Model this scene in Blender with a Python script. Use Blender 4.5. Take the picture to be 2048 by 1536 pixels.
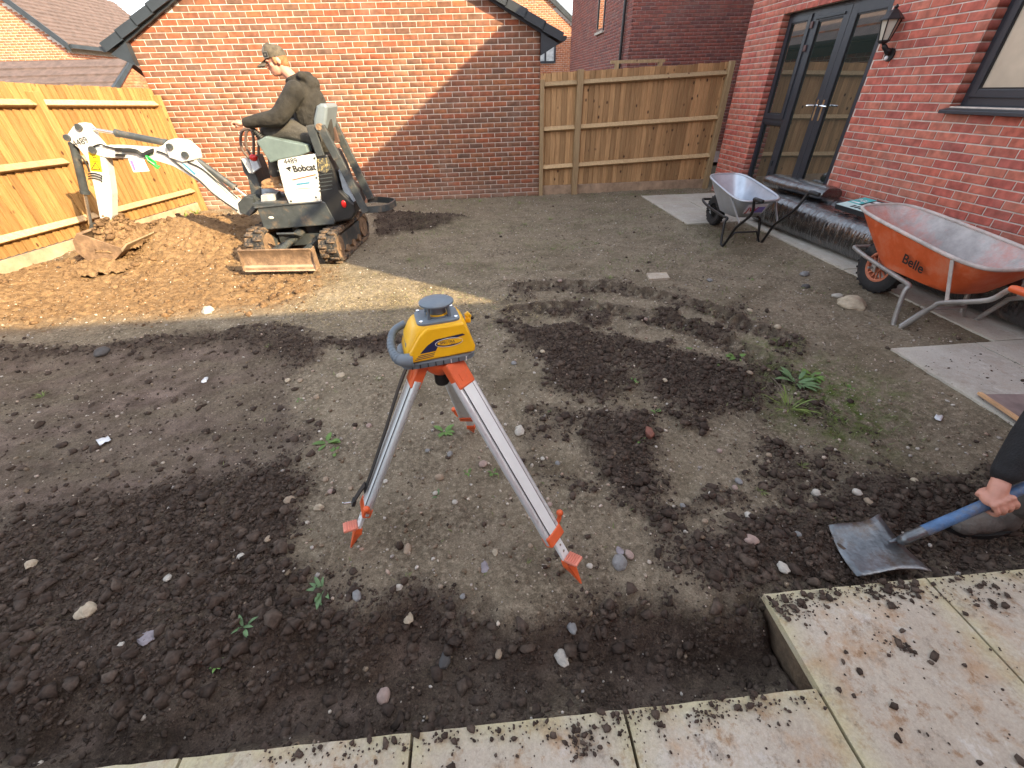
import bpy, bmesh, math, random
import numpy as np
from mathutils import Vector, Matrix
random.seed(7); RNG = np.random.default_rng(11)
for o in list(bpy.data.objects): bpy.data.objects.remove(o)
SC = bpy.context.scene; COL = SC.collection
R = math.radians

# ------------------------------------------------------------------ camera
FPX = 840.2                                   # focal length in pixels of the 2048 wide photograph
CAM = np.array([-1.1673, -8.4997, 1.6515])
PITCH, ROLL, YAW = .6105, -.0296, -.0650
_f = np.array([-math.sin(YAW)*math.cos(PITCH), math.cos(YAW)*math.cos(PITCH), -math.sin(PITCH)])
_r = np.array([math.cos(YAW), math.sin(YAW), 0.]); _u = np.cross(_r, _f)
RT = math.cos(ROLL)*_r + math.sin(ROLL)*_u; UP = -math.sin(ROLL)*_r + math.cos(ROLL)*_u; FW = _f
cd = bpy.data.cameras.new('camera'); cam = bpy.data.objects.new('camera', cd); COL.objects.link(cam)
cd.sensor_fit = 'HORIZONTAL'; cd.sensor_width = 36; cd.lens = FPX/2048*36; cd.clip_start = .05; cd.clip_end = 600
M = Matrix.Identity(4)
for i in range(3):
    M[i][0], M[i][1], M[i][2], M[i][3] = RT[i], UP[i], -FW[i], CAM[i]
cam.matrix_world = M; SC.camera = cam
# ------------------------------------------------------------------ sky, sun, exposure
SUN = Vector((1.381, -1.105, 1.0)).normalized()
wd = bpy.data.worlds.new('World'); SC.world = wd; wd.use_nodes = True
nt = wd.node_tree; bg = nt.nodes['Background']
sky = nt.nodes.new('ShaderNodeTexSky'); sky.sky_type = 'NISHITA'; sky.sun_disc = False
sky.sun_elevation = math.asin(SUN.z); sky.sun_rotation = math.atan2(SUN.x, SUN.y); sky.air_density = 1.0; sky.dust_density = 2.5
hs = nt.nodes.new('ShaderNodeHueSaturation'); hs.inputs['Saturation'].default_value = .42
nt.links.new(sky.outputs[0], hs.inputs['Color']); nt.links.new(hs.outputs[0], bg.inputs[0]); bg.inputs[1].default_value = .15
sl = bpy.data.lights.new('sun', 'SUN'); sl.energy = 3.3; sl.angle = R(.5); sl.color = (1, .80, .49)
so = bpy.data.objects.new('sun', sl); COL.objects.link(so); so.rotation_euler = (-SUN).to_track_quat('-Z', 'Y').to_euler(); so.location = (6, -12, 9)
SC.view_settings.view_transform = 'Standard'; SC.view_settings.look = 'None'; SC.view_settings.gamma = 1
SC.view_settings.exposure = 2.22; SC.view_settings.use_curve_mapping = False

# ------------------------------------------------------------------ pixels of the photograph -> places
def ray(x, y): return FW + RT*(x-1024)/FPX - UP*(y-768)/FPX
def gp(x, y, z=0.):
    d = ray(x, y); return CAM + d*(z-CAM[2])/d[2]
def sp(x, y, Y):                              # on the vertical plane Y
    d = ray(x, y); return CAM + d*(Y-CAM[1])/d[1]
def xp(x, y, X):                              # on the vertical plane X
    d = ray(x, y); return CAM + d*(X-CAM[0])/d[0]
def toPx(P):
    d = np.asarray(P, float)-CAM; z = d@FW
    return 1024+FPX*(d@RT)/z, 768-FPX*(d@UP)/z, z

# ------------------------------------------------------------------ materials
def mat(name, col, rough=.7, var=.15, scale=8., bump=0., bscale=40., metal=0., col2=None, stain=None, sscale=3., samt=.5, coords='Object', spec=.5, coat=0., detail=4., stretch=None, samin=.5):
    m = bpy.data.materials.new(name); m.use_nodes = True; n = m.node_tree.nodes; L = m.node_tree.links
    b = n['Principled BSDF']; b.inputs['Roughness'].default_value = rough; b.inputs['Metallic'].default_value = metal
    b.inputs['Specular IOR Level'].default_value = spec; b.inputs['Coat Weight'].default_value = coat
    tc = n.new('ShaderNodeTexCoord'); src = tc.outputs[coords]
    if stretch:
        mp = n.new('ShaderNodeMapping'); mp.inputs['Scale'].default_value = stretch; L.new(src, mp.inputs[0]); src = mp.outputs[0]
    nz = n.new('ShaderNodeTexNoise'); nz.inputs['Scale'].default_value = scale; nz.inputs['Detail'].default_value = detail; nz.inputs['Roughness'].default_value = .65
    L.new(src, nz.inputs['Vector'])
    mx = n.new('ShaderNodeMix'); mx.data_type = 'RGBA'
    c2 = col2 or tuple(max(0, c*(1-2.2*var)) for c in col)
    c1 = col if col2 else tuple(min(1, c*(1+var)) for c in col)
    rp = n.new('ShaderNodeMapRange'); rp.inputs['From Min'].default_value = .3; rp.inputs['From Max'].default_value = .7
    L.new(nz.outputs[0], rp.inputs[0]); L.new(rp.outputs[0], mx.inputs[0])
    mx.inputs[6].default_value = (*c2, 1); mx.inputs[7].default_value = (*c1, 1)
    out = mx.outputs[2]
    if stain:
        n2 = n.new('ShaderNodeTexNoise'); n2.inputs['Scale'].default_value = sscale; n2.inputs['Detail'].default_value = 8; n2.inputs['Roughness'].default_value = .7
        L.new(tc.outputs[coords], n2.inputs['Vector'])
        r2 = n.new('ShaderNodeMapRange'); r2.inputs['From Min'].default_value = samin; r2.inputs['From Max'].default_value = samin+.18; r2.inputs['To Max'].default_value = samt
        L.new(n2.outputs[0], r2.inputs[0])
        m2 = n.new('ShaderNodeMix'); m2.data_type = 'RGBA'; L.new(r2.outputs[0], m2.inputs[0]); L.new(out, m2.inputs[6]); m2.inputs[7].default_value = (*stain, 1); out = m2.outputs[2]
    L.new(out, b.inputs['Base Color'])
    if bump:
        n3 = n.new('ShaderNodeTexNoise'); n3.inputs['Scale'].default_value = bscale; n3.inputs['Detail'].default_value = 6; L.new(src, n3.inputs['Vector'])
        bp = n.new('ShaderNodeBump'); bp.inputs['Strength'].default_value = bump; bp.inputs['Distance'].default_value = .02
        L.new(n3.outputs[0], bp.inputs['Height']); L.new(bp.outputs[0], b.inputs['Normal'])
    return m
def brickmat(name, ramp, single):
    m = bpy.data.materials.new(name); m.use_nodes = True; n = m.node_tree.nodes; L = m.node_tree.links
    b = n['Principled BSDF']; b.inputs['Roughness'].default_value = .85; b.inputs['Specular IOR Level'].default_value = .25
    ge = n.new('ShaderNodeNewGeometry')
    if single: rnd = n.new('ShaderNodeObjectInfo').outputs['Random']
    else: rnd = ge.outputs['Random Per Island']
    cr = n.new('ShaderNodeValToRGB'); cr.color_ramp.interpolation = 'LINEAR'
    e = cr.color_ramp.elements
    while len(e) < len(ramp): e.new(.5)
    for i, c in enumerate(ramp): e[i].position = i/(len(ramp)-1); e[i].color = (*c, 1)
    L.new(rnd, cr.inputs[0])
    nz = n.new('ShaderNodeTexNoise'); nz.inputs['Scale'].default_value = 14; nz.inputs['Detail'].default_value = 6; L.new(ge.outputs['Position'], nz.inputs['Vector'])
    rp = n.new('ShaderNodeMapRange'); rp.inputs['From Min'].default_value = .3; rp.inputs['From Max'].default_value = .7; rp.inputs['To Min'].default_value = .66; rp.inputs['To Max'].default_value = 1.22
    L.new(nz.outputs[0], rp.inputs[0])
    mm = n.new('ShaderNodeMix'); mm.data_type = 'RGBA'; mm.blend_type = 'MULTIPLY'; mm.inputs[0].default_value = 1
    L.new(cr.outputs[0], mm.inputs[6]); L.new(rp.outputs[0], mm.inputs[7])
    lo = n.new('ShaderNodeTexNoise'); lo.inputs['Scale'].default_value = 1.6; lo.inputs['Detail'].default_value = 7; lo.inputs['Roughness'].default_value = .7; L.new(ge.outputs['Position'], lo.inputs['Vector'])
    lr = n.new('ShaderNodeMapRange'); lr.inputs['From Min'].default_value = .52; lr.inputs['From Max'].default_value = .74; lr.inputs['To Max'].default_value = .34; L.new(lo.outputs[0], lr.inputs[0])
    sx = n.new('ShaderNodeSeparateXYZ'); L.new(ge.outputs['Position'], sx.inputs[0]); zr = n.new('ShaderNodeMapRange'); zr.inputs['From Min'].default_value = .04; zr.inputs['From Max'].default_value = .34; zr.inputs['To Min'].default_value = .55; zr.inputs['To Max'].default_value = 0.; L.new(sx.outputs[2], zr.inputs[0])
    zm = n.new('ShaderNodeMath'); zm.operation = 'MULTIPLY'; L.new(zr.outputs[0], zm.inputs[0]); L.new(lo.outputs[0], zm.inputs[1]); ad = n.new('ShaderNodeMath'); ad.operation = 'ADD'; ad.use_clamp = True; L.new(lr.outputs[0], ad.inputs[0]); L.new(zm.outputs[0], ad.inputs[1])
    du = n.new('ShaderNodeMix'); du.data_type = 'RGBA'; L.new(ad.outputs[0], du.inputs[0]); L.new(mm.outputs[2], du.inputs[6]); du.inputs[7].default_value = (.36, .27, .21, 1); L.new(du.outputs[2], b.inputs['Base Color'])
    n3 = n.new('ShaderNodeTexNoise'); n3.inputs['Scale'].default_value = 220; n3.inputs['Detail'].default_value = 3; L.new(ge.outputs['Position'], n3.inputs['Vector'])
    bp = n.new('ShaderNodeBump'); bp.inputs['Strength'].default_value = .5; bp.inputs['Distance'].default_value = .004; L.new(n3.outputs[0], bp.inputs['Height']); L.new(bp.outputs[0], b.inputs['Normal'])
    return m
def pair(name, ramp): return brickmat(name+'_single', ramp, True), brickmat(name+'_many', ramp, False)
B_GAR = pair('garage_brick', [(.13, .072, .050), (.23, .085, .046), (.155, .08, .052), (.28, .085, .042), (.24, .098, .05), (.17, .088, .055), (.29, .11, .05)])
B_HSE = pair('red_brick', [(.50, .135, .095), (.42, .11, .085), (.53, .17, .115), (.45, .16, .11), (.51, .14, .095), (.37, .105, .085)])
B_BRN = pair('brown_brick', [(.19, .078, .066), (.26, .09, .07), (.165, .075, .068), (.29, .095, .07), (.22, .09, .072)])
B_ORG = pair('orange_brick', [(.40, .15, .07), (.34, .12, .06), (.44, .17, .08), (.30, .12, .07)])
MORTAR = mat('mortar', (.62, .54, .47), .95, .12, 12, .3, 200, stain=(.45, .38, .32), sscale=3, samt=.5)
MORTAR_D = mat('mortar_brown', (.55, .47, .44), .95, .1, 30)
def woodmat(name, c1, c2, knot, kn=.55):
    m = bpy.data.materials.new(name); m.use_nodes = True; n = m.node_tree.nodes; L = m.node_tree.links; b = n['Principled BSDF']; b.inputs['Roughness'].default_value = .8; b.inputs['Specular IOR Level'].default_value = .3
    ge = n.new('ShaderNodeNewGeometry'); oi = n.new('ShaderNodeObjectInfo')
    def mp(sc):
        q = n.new('ShaderNodeMapping'); q.inputs['Scale'].default_value = sc; L.new(ge.outputs['Position'], q.inputs[0]); return q.outputs[0]
    def noise(v, s, d=5):
        q = n.new('ShaderNodeTexNoise'); q.inputs['Scale'].default_value = s; q.inputs['Detail'].default_value = d; q.inputs['Roughness'].default_value = .65; q.inputs['Distortion'].default_value = .6; L.new(v, q.inputs['Vector']); return q.outputs[0]
    def mr(src, a, b_, c=0., d=1.):
        q = n.new('ShaderNodeMapRange'); q.inputs['From Min'].default_value = a; q.inputs['From Max'].default_value = b_; q.inputs['To Min'].default_value = c; q.inputs['To Max'].default_value = d; L.new(src, q.inputs[0]); return q.outputs[0]
    def mix(f, a, b_, bl='MIX'):
        q = n.new('ShaderNodeMix'); q.data_type = 'RGBA'; q.blend_type = bl
        if isinstance(f, float): q.inputs[0].default_value = f
        else: L.new(f, q.inputs[0])
        for k, c in ((6, a), (7, b_)):
            if isinstance(c, tuple): q.inputs[k].default_value = (*c, 1)
            else: L.new(c, q.inputs[k])
        return q.outputs[2]
    c = mix(mr(noise(mp((14, 14, 1.1)), 2.2), .32, .68), c2, c1)
    c = mix(1.0, c, mr(noise(mp((60, 60, 2.5)), 2.0, 3), .3, .7, .78, 1.16), 'MULTIPLY')
    c = mix(1.0, c, mr(oi.outputs['Random'], 0, 1, .72, 1.18), 'MULTIPLY')
    vo = n.new('ShaderNodeTexVoronoi'); vo.inputs['Scale'].default_value = 6.5; L.new(mp((1.25, 1.25, .8)), vo.inputs['Vector']); vs = n.new('ShaderNodeSeparateColor'); L.new(vo.outputs['Color'], vs.inputs[0])
    k1 = mr(vo.outputs['Distance'], .09, .17, 1., 0.); k2 = n.new('ShaderNodeMath'); k2.operation = 'GREATER_THAN'; k2.inputs[1].default_value = kn; L.new(vs.outputs[0], k2.inputs[0]); k3 = n.new('ShaderNodeMath'); k3.operation = 'MULTIPLY'; L.new(k1, k3.inputs[0]); L.new(k2.outputs[0], k3.inputs[1])
    c = mix(k3.outputs[0], c, knot); L.new(c, b.inputs['Base Color'])
    bp = n.new('ShaderNodeBump'); bp.inputs['Strength'].default_value = .3; bp.inputs['Distance'].default_value = .01; L.new(noise(mp((60, 60, 3)), 2.5), bp.inputs['Height']); L.new(bp.outputs[0], b.inputs['Normal']); return m
WOOD_L = woodmat('fence_wood_fresh', (.40, .235, .085), (.265, .14, .048), (.085, .034, .014), .50)
WOOD_B = woodmat('fence_wood_weathered', (.54, .335, .165), (.37, .21, .095), (.07, .032, .018), .42)
WOOD_R = woodmat('fence_rail_wood', (.50, .36, .20), (.36, .235, .12), (.12, .055, .025), .6)
_unused = mat('fence_wood_fresh', (.44, .25, .085), .8, .22, 3.0, .25, 60, coords='Object', stretch=(6, 6, .5), stain=(.30, .13, .04), sscale=14, samt=.55, samin=.60)
GRAVELB = mat('gravel_board_wood', (.38, .26, .17), .85, .2, 5, .2, 40)
ANTH = mat('anthracite_frame', (.030, .034, .043), .38, .08, 5, .05, 300)
ANTH2 = mat('dark_trim', (.025, .031, .038), .45, .15, 4)
GLASS = mat('dark_glass', (.030, .040, .034), .015, .05, 1, spec=1.0, coat=1.0)
GLASS.node_tree.nodes['Principled BSDF'].inputs['IOR'].default_value = 2.3
BLIND = mat('frosted_pane', (.50, .42, .32), .18, .1, 2, spec=.6)
CHROME = mat('polished_chrome', (.8, .8, .8), .12, .02, 3, metal=1)
TILE = mat('roof_tile', (.095, .064, .056), .85, .2, 6, .2, 90)
BLACKP = mat('black_plastic', (.012, .012, .013), .42, .2, 6)
# ------------------------------------------------------------------ scene graph helpers
WP = {}
def link(o, parent=None, wpos=(0, 0, 0)):
    COL.objects.link(o); WP[o.name] = Vector(wpos)
    if parent is not None:
        o.parent = parent; o.location = Vector(wpos)-WP[parent.name]
    else: o.location = wpos
    return o
def tag(o, label=None, cat=None, group=None, kind=None):
    if label: o['label'] = label
    if cat: o['category'] = cat
    if group: o['group'] = group
    if kind: o['kind'] = kind
    return o
def empty(name, loc, label, cat, group=None):
    o = bpy.data.objects.new(name, None); o.empty_display_size = .1; link(o, None, loc); return tag(o, label, cat, group)
def mesh_obj(name, V, F, m, parent=None, smooth=None, origin=None):
    V = np.asarray(V, float)
    c = Vector(V.mean(0)) if origin is None else Vector(origin)
    if origin is None: c.z = V[:, 2].min()
    me = bpy.data.meshes.new(name); me.from_pydata((V-np.array(c)).tolist(), [], [list(f) for f in F]); me.validate()
    ms = m if isinstance(m, (list, tuple)) else [m]
    for k in ms: me.materials.append(k)
    o = bpy.data.objects.new(name, me); link(o, parent, c)
    if smooth is not None:
        me.polygons.foreach_set('use_smooth', [True]*len(me.polygons)); me.set_sharp_from_angle(angle=R(smooth))
    me.update(); return o
def fast_mesh(name, V, F, m, parent=None, smooth=False, origin=(0, 0, 0), kind=None):   # F : (n,3) or (n,4) array
    V = np.asarray(V, np.float32); F = np.asarray(F, np.int32); k = F.shape[1]
    me = bpy.data.meshes.new(name); me.vertices.add(len(V)); me.vertices.foreach_set('co', (V-np.array(origin, np.float32)).ravel())
    me.loops.add(F.size); me.loops.foreach_set('vertex_index', F.ravel())
    me.polygons.add(len(F)); me.polygons.foreach_set('loop_start', np.arange(0, F.size, k, dtype=np.int32)); me.polygons.foreach_set('loop_total', np.full(len(F), k, np.int32))
    if smooth: me.polygons.foreach_set('use_smooth', np.ones(len(F), bool))
    me.update(calc_edges=True)
    for q in (m if isinstance(m, (list, tuple)) else [m]): me.materials.append(q)
    o = bpy.data.objects.new(name, me); link(o, parent, origin)
    if kind: o['kind'] = kind
    return o
class MB:
    def __init__(s): s.V = []; s.F = []
    def add(s, V, F):
        k = len(s.V); s.V += [tuple(map(float, v)) for v in V]; s.F += [[i+k for i in f] for f in F]; return s
    def box(s, c, size, rot=None):
        c = np.array(c, float); h = np.array(size, float)/2
        P = np.array([[x, y, z] for x in (-1, 1) for y in (-1, 1) for z in (-1, 1)])*h
        if rot is not None: P = P@np.array(rot).T
        return s.add(P+c, [(0, 1, 3, 2), (4, 6, 7, 5), (0, 4, 5, 1), (2, 3, 7, 6), (0, 2, 6, 4), (1, 5, 7, 3)])
    def beam(s, a, b, w, h, up=(0, 0, 1)):
        a = np.array(a, float); b = np.array(b, float); d = b-a; L = np.linalg.norm(d); d /= L
        u = np.array(up, float); x = np.cross(d, u)
        if np.linalg.norm(x) < 1e-4: x = np.cross(d, (1, 0, 0))
        x /= np.linalg.norm(x); z = np.cross(x, d)
        return s.box((a+b)/2, (w, L, h), np.stack([x, d, z], 1))
    def tube(s, pts, r, n=10, closed=False):
        P = np.array(pts, float); k = len(P); rr = np.full(k, r) if np.isscalar(r) else np.array(r, float)
        T = np.zeros_like(P)
        for i in range(k):
            a = P[(i-1) % k] if (closed or i > 0) else P[i]; b = P[(i+1) % k] if (closed or i < k-1) else P[i]
            T[i] = (b-a)/max(1e-9, np.linalg.norm(b-a))
        u = np.cross(T[0], (0, 0, 1.))
        if np.linalg.norm(u) < 1e-3: u = np.cross(T[0], (0, 1., 0))
        u /= np.linalg.norm(u); V = []
        for i in range(k):
            u = u-T[i]*(u@T[i]); u /= np.linalg.norm(u); v = np.cross(T[i], u)
            for j in range(n):
                a = 2*math.pi*j/n; V.append(P[i]+rr[i]*(math.cos(a)*u+math.sin(a)*v))
        F = []; m = k if closed else k-1
        for i in range(m):
            for j in range(n):
                a = i*n+j; b = i*n+(j+1) % n; c = ((i+1) % k)*n+(j+1) % n; d = ((i+1) % k)*n+j; F.append((a, b, c, d))
        if not closed: F += [tuple(range(n))[::-1], tuple((k-1)*n+j for j in range(n))]
        return s.add(V, F)
    def cyl(s, a, b, r, r2=None, n=16): return s.tube([a, b], [r, r if r2 is None else r2], n)
    def prism(s, poly, a, b):              # poly list of 3D points; a,b offset vectors of both faces
        n = len(poly); P = np.array(poly, float); V = list(P+np.array(a))+list(P+np.array(b))
        F = [tuple(range(n)), tuple(range(2*n-1, n-1, -1))]+[(i, n+i, n+(i+1) % n, (i+1) % n) for i in range(n)]
        return s.add(V, F)
    def loft(s, rings, cap0=True, cap1=True):
        n = len(rings[0]); V = [p for r in rings for p in r]; F = []
        for i in range(len(rings)-1):
            for j in range(n): F.append((i*n+j, i*n+(j+1) % n, (i+1)*n+(j+1) % n, (i+1)*n+j))
        if cap0: F.append(tuple(range(n))[::-1])
        if cap1: F.append(tuple((len(rings)-1)*n+j for j in range(n)))
        return s.add(V, F)
    def ell(s, c, rad, rot=None, nu=12, nv=8):
        V = []; c = np.array(c, float)
        for i in range(nv+1):
            t = math.pi*i/nv
            for j in range(nu):
                p = 2*math.pi*j/nu; q = np.array([rad[0]*math.sin(t)*math.cos(p), rad[1]*math.sin(t)*math.sin(p), rad[2]*math.cos(t)])
                if rot is not None: q = np.array(rot)@q
                V.append(c+q)
        F = [(i*nu+j, (i+1)*nu+j, (i+1)*nu+(j+1) % nu, i*nu+(j+1) % nu) for i in range(nv) for j in range(nu)]
        return s.add(V, F)
    def obj(s, name, m, parent=None, smooth=None, bevel=0, **k):
        o = mesh_obj(name, s.V, s.F, m, parent, smooth, **k)
        bm = bmesh.new(); bm.from_mesh(o.data); bmesh.ops.remove_doubles(bm, verts=bm.verts, dist=1e-5); bmesh.ops.recalc_face_normals(bm, faces=bm.faces); bm.to_mesh(o.data); bm.free()
        if smooth is not None: o.data.set_sharp_from_angle(angle=R(smooth))
        if bevel:
            md = o.modifiers.new('bevel', 'BEVEL'); md.width = bevel; md.segments = 2; md.limit_method = 'ANGLE'; md.angle_limit = R(40)
        return o
def smoothpath(P, n=6, closed=False):        # Catmull-Rom
    P = [np.array(p, float) for p in P]; out = []; k = len(P)
    rng_ = range(k if closed else k-1)
    for i in rng_:
        p0 = P[(i-1) % k] if (closed or i > 0) else P[i]; p1 = P[i]; p2 = P[(i+1) % k]; p3 = P[(i+2) % k] if (closed or i+2 < k) else P[(i+1) % k]
        for t in np.linspace(0, 1, n, endpoint=False):
            out.append(.5*((2*p1)+(-p0+p2)*t+(2*p0-5*p1+4*p2-p3)*t*t+(-p0+3*p1-3*p2+p3)*t**3))
    if not closed: out.append(P[-1])
    return out
def lettering(txt, org, xd, yd, h, m, parent, name='lettering', thick=.0015, bold=0.):
    cu = bpy.data.curves.new('t', 'FONT'); cu.body = txt; cu.size = 1; cu.extrude = 0; cu.offset = bold
    t = bpy.data.objects.new('t', cu); COL.objects.link(t); bpy.context.view_layer.update()
    me = bpy.data.meshes.new_from_object(t.evaluated_get(bpy.context.evaluated_depsgraph_get()))
    V = np.array([v.co[:] for v in me.vertices]); F = [list(p.vertices) for p in me.polygons]
    bpy.data.objects.remove(t); bpy.data.curves.remove(cu); bpy.data.meshes.remove(me)
    xd = np.array(xd, float); xd /= np.linalg.norm(xd); yd = np.array(yd, float); yd = yd-xd*(yd@xd); yd /= np.linalg.norm(yd); nd = np.cross(xd, yd)
    V = np.array(org)+h*(V[:, :1]*xd+V[:, 1:2]*yd)+nd*thick
    return mesh_obj(name, V, F, m, parent)
# ------------------------------------------------------------------ noise
def perlin(x, y, seed=0):
    r = np.random.default_rng(seed); g = r.uniform(0, 2*np.pi, (256, 256)).astype(np.float32)
    xi = np.floor(x).astype(np.int64); yi = np.floor(y).astype(np.int64); xf = (x-xi).astype(np.float32); yf = (y-yi).astype(np.float32)
    def gr(i, j, dx, dy): a = g[i & 255, j & 255]; return np.cos(a)*dx+np.sin(a)*dy
    u = xf*xf*xf*(xf*(xf*6-15)+10); v = yf*yf*yf*(yf*(yf*6-15)+10)
    a = gr(xi, yi, xf, yf); b = gr(xi+1, yi, xf-1, yf); c = gr(xi, yi+1, xf, yf-1); d = gr(xi+1, yi+1, xf-1, yf-1)
    return (a+u*(b-a))+v*((c+u*(d-c))-(a+u*(b-a)))
def fbm(x, y, s, o=4, seed=0, gain=.5):
    t = 0; a = 1.; f = 1./s
    for i in range(o): t = t+a*perlin(x*f+17.3*i, y*f-9.1*i, seed+i); a *= gain; f *= 2.03
    return t
def polymask(X, Y, poly, soft=.06, warp=None):
    P = np.array(poly, float); inside = np.zeros(X.shape, bool); D = np.full(X.shape, 1e9, np.float32)
    if warp is not None: X = X+warp[0]; Y = Y+warp[1]
    n = len(P)
    for i in range(n):
        a = P[i]; b = P[(i+1) % n]
        c = ((a[1] > Y) != (b[1] > Y)); t = (b[0]-a[0])*(Y-a[1])/((b[1]-a[1]) if abs(b[1]-a[1]) > 1e-9 else 1e-9)+a[0]; inside ^= c & (X < t)
        d = b-a; L = max(1e-9, d@d); k = np.clip(((X-a[0])*d[0]+(Y-a[1])*d[1])/L, 0, 1)
        D = np.minimum(D, np.hypot(X-a[0]-k*d[0], Y-a[1]-k*d[1]))
    sd = np.where(inside, D, -D); return np.clip(sd/soft*.5+.5, 0, 1)
# ================================================================== large structure
BH, BP = .065, .075
def brick_VF(w, h=BH, d=.03):
    i = .004
    ring = lambda x0, x1, z0, z1, y: [(x0, y, z0), (x1, y, z0), (x1, y, z1), (x0, y, z1)]
    V = ring(0, w, 0, h, d)+ring(0, w, 0, h, .003)+ring(i, w-i, i, h-i, 0)
    F = []
    for k in (0, 4):
        for j in range(4): F.append((k+j, k+(j+1) % 4, k+4+(j+1) % 4, k+4+j))
    F.append((8, 9, 10, 11)); return np.array(V), np.array(F)
_bmesh = {}
def wall_bricks(parent, O, u, W, z0, rows, phase, mats, n_single=300, openings=(), top=None, depth=.03, skip=None, ustart=0., weight=None):
    O = np.array(O, float); u = np.array(u, float)/np.linalg.norm(u); yv = np.array([-u[1], u[0], 0.]); ang = math.atan2(u[1], u[0])
    segs = []
    for r in range(rows):
        zb = z0+r*BP; off = (phase+(.1125 if r % 2 else 0)) % .225
        k = off-.225
        while k < W:
            a, b = max(k+.005, ustart), min(k+.220, W); k += .225
            if b-a < .03: continue
            if top is not None and zb+BH > top((a+b)/2): continue
            if skip is not None and skip((a+b)/2, zb): continue
            parts = [(a, b)]
            for (ua, ub, za, zt) in openings:
                if zb+BH > za+.01 and zb < zt-.01:
                    q = []
                    for (s, e) in parts:
                        if e <= ua or s >= ub: q.append((s, e))
                        else:
                            if s < ua-.02: q.append((s, ua-.0))
                            if e > ub+.02: q.append((ub+.0, e))
                    parts = q
            segs += [(s, e, zb) for s, e in parts if e-s > .025]
    sc = []
    for s, e, zb in segs:
        c = O+u*(s+e)/2+np.array([0, 0, zb+.03]); x, y, z = toPx(c)
        vis = z > .2 and -60 < x < 2108 and -60 < y < 1596
        sc.append((e-s)/max(z, .2) if vis else 0.)
        if weight is not None and vis: sc[-1] *= weight(x, y)
    order = np.argsort(-np.array(sc), kind='stable'); single = set(i for i in order[:n_single] if sc[i] > 0)
    for i in sorted(single):
        s, e, zb = segs[i]; key = (round(e-s, 3), depth, mats[0].name)
        if key not in _bmesh:
            V, F = brick_VF(key[0], BH, depth); me = bpy.data.meshes.new('brick'); me.from_pydata(V.tolist(), [], F.tolist()); me.materials.append(mats[0]); _bmesh[key] = me
        o = bpy.data.objects.new('brick', _bmesh[key]); p = O+u*s+yv*random.uniform(-.0012, .0012)+np.array([0, 0, zb+random.uniform(-.001, .001)])
        link(o, parent, p); o.rotation_euler = (0, 0, ang+random.uniform(-.003, .003))
    rest = [g for i, g in enumerate(segs) if i not in single]
    if rest:
        Vs = []; Fs = []
        for k, (s, e, zb) in enumerate(rest):
            V, F = brick_VF(e-s, BH, depth); P = O+np.outer(V[:, 0]+s, u)+np.outer(V[:, 1]+random.uniform(-.0012, .0012), yv); P[:, 2] += V[:, 2]+zb
            Vs.append(P); Fs.append(F+12*k)
        fast_mesh('brickwork', np.concatenate(Vs), np.concatenate(Fs), mats[1], parent, kind='stuff', origin=tuple(WP[parent.name]))
# ---- far ground
o = mesh_obj('ground', [(-300, -300, -.4), (300, -300, -.4), (300, 300, -.4), (-300, 300, -.4)], [(0, 1, 2, 3)], mat('far_ground', (.10, .085, .05), .95, .2, .3), None, origin=(0, 0, -.4)); tag(o, kind='structure')
# ---- garage: gable wall facing the garden (Y = 0), X -6.18 .. 0
GZ = .0025
gtop = lambda X: 2.40 + .5*min(X+6.18, -X) if -6.18 < X < 0 else 2.40
gar = empty('brick_garage', (-3.09, 3, 0), 'multi-toned brick garage with wide gable wall crossed by a diagonal shadow', 'garage')
mb = MB(); d = .006
prof = [(-6.176, -.3), (-.004, -.3), (-.004, 2.40), (-3.09, 3.94), (-6.176, 2.40)]
mb.prism([(x, d, z) for x, z in prof], (0, 0, 0), (0, 5.99, 0)); mb.obj('wall', MORTAR, gar)
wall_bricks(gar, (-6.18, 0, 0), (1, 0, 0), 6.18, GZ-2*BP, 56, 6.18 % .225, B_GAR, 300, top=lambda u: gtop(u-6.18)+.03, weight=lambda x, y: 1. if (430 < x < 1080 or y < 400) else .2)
wall_bricks(gar, (0, 0, 0), (0, 1, 0), 6.0, GZ-2*BP, 36, .105, B_GAR, 0)
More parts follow.
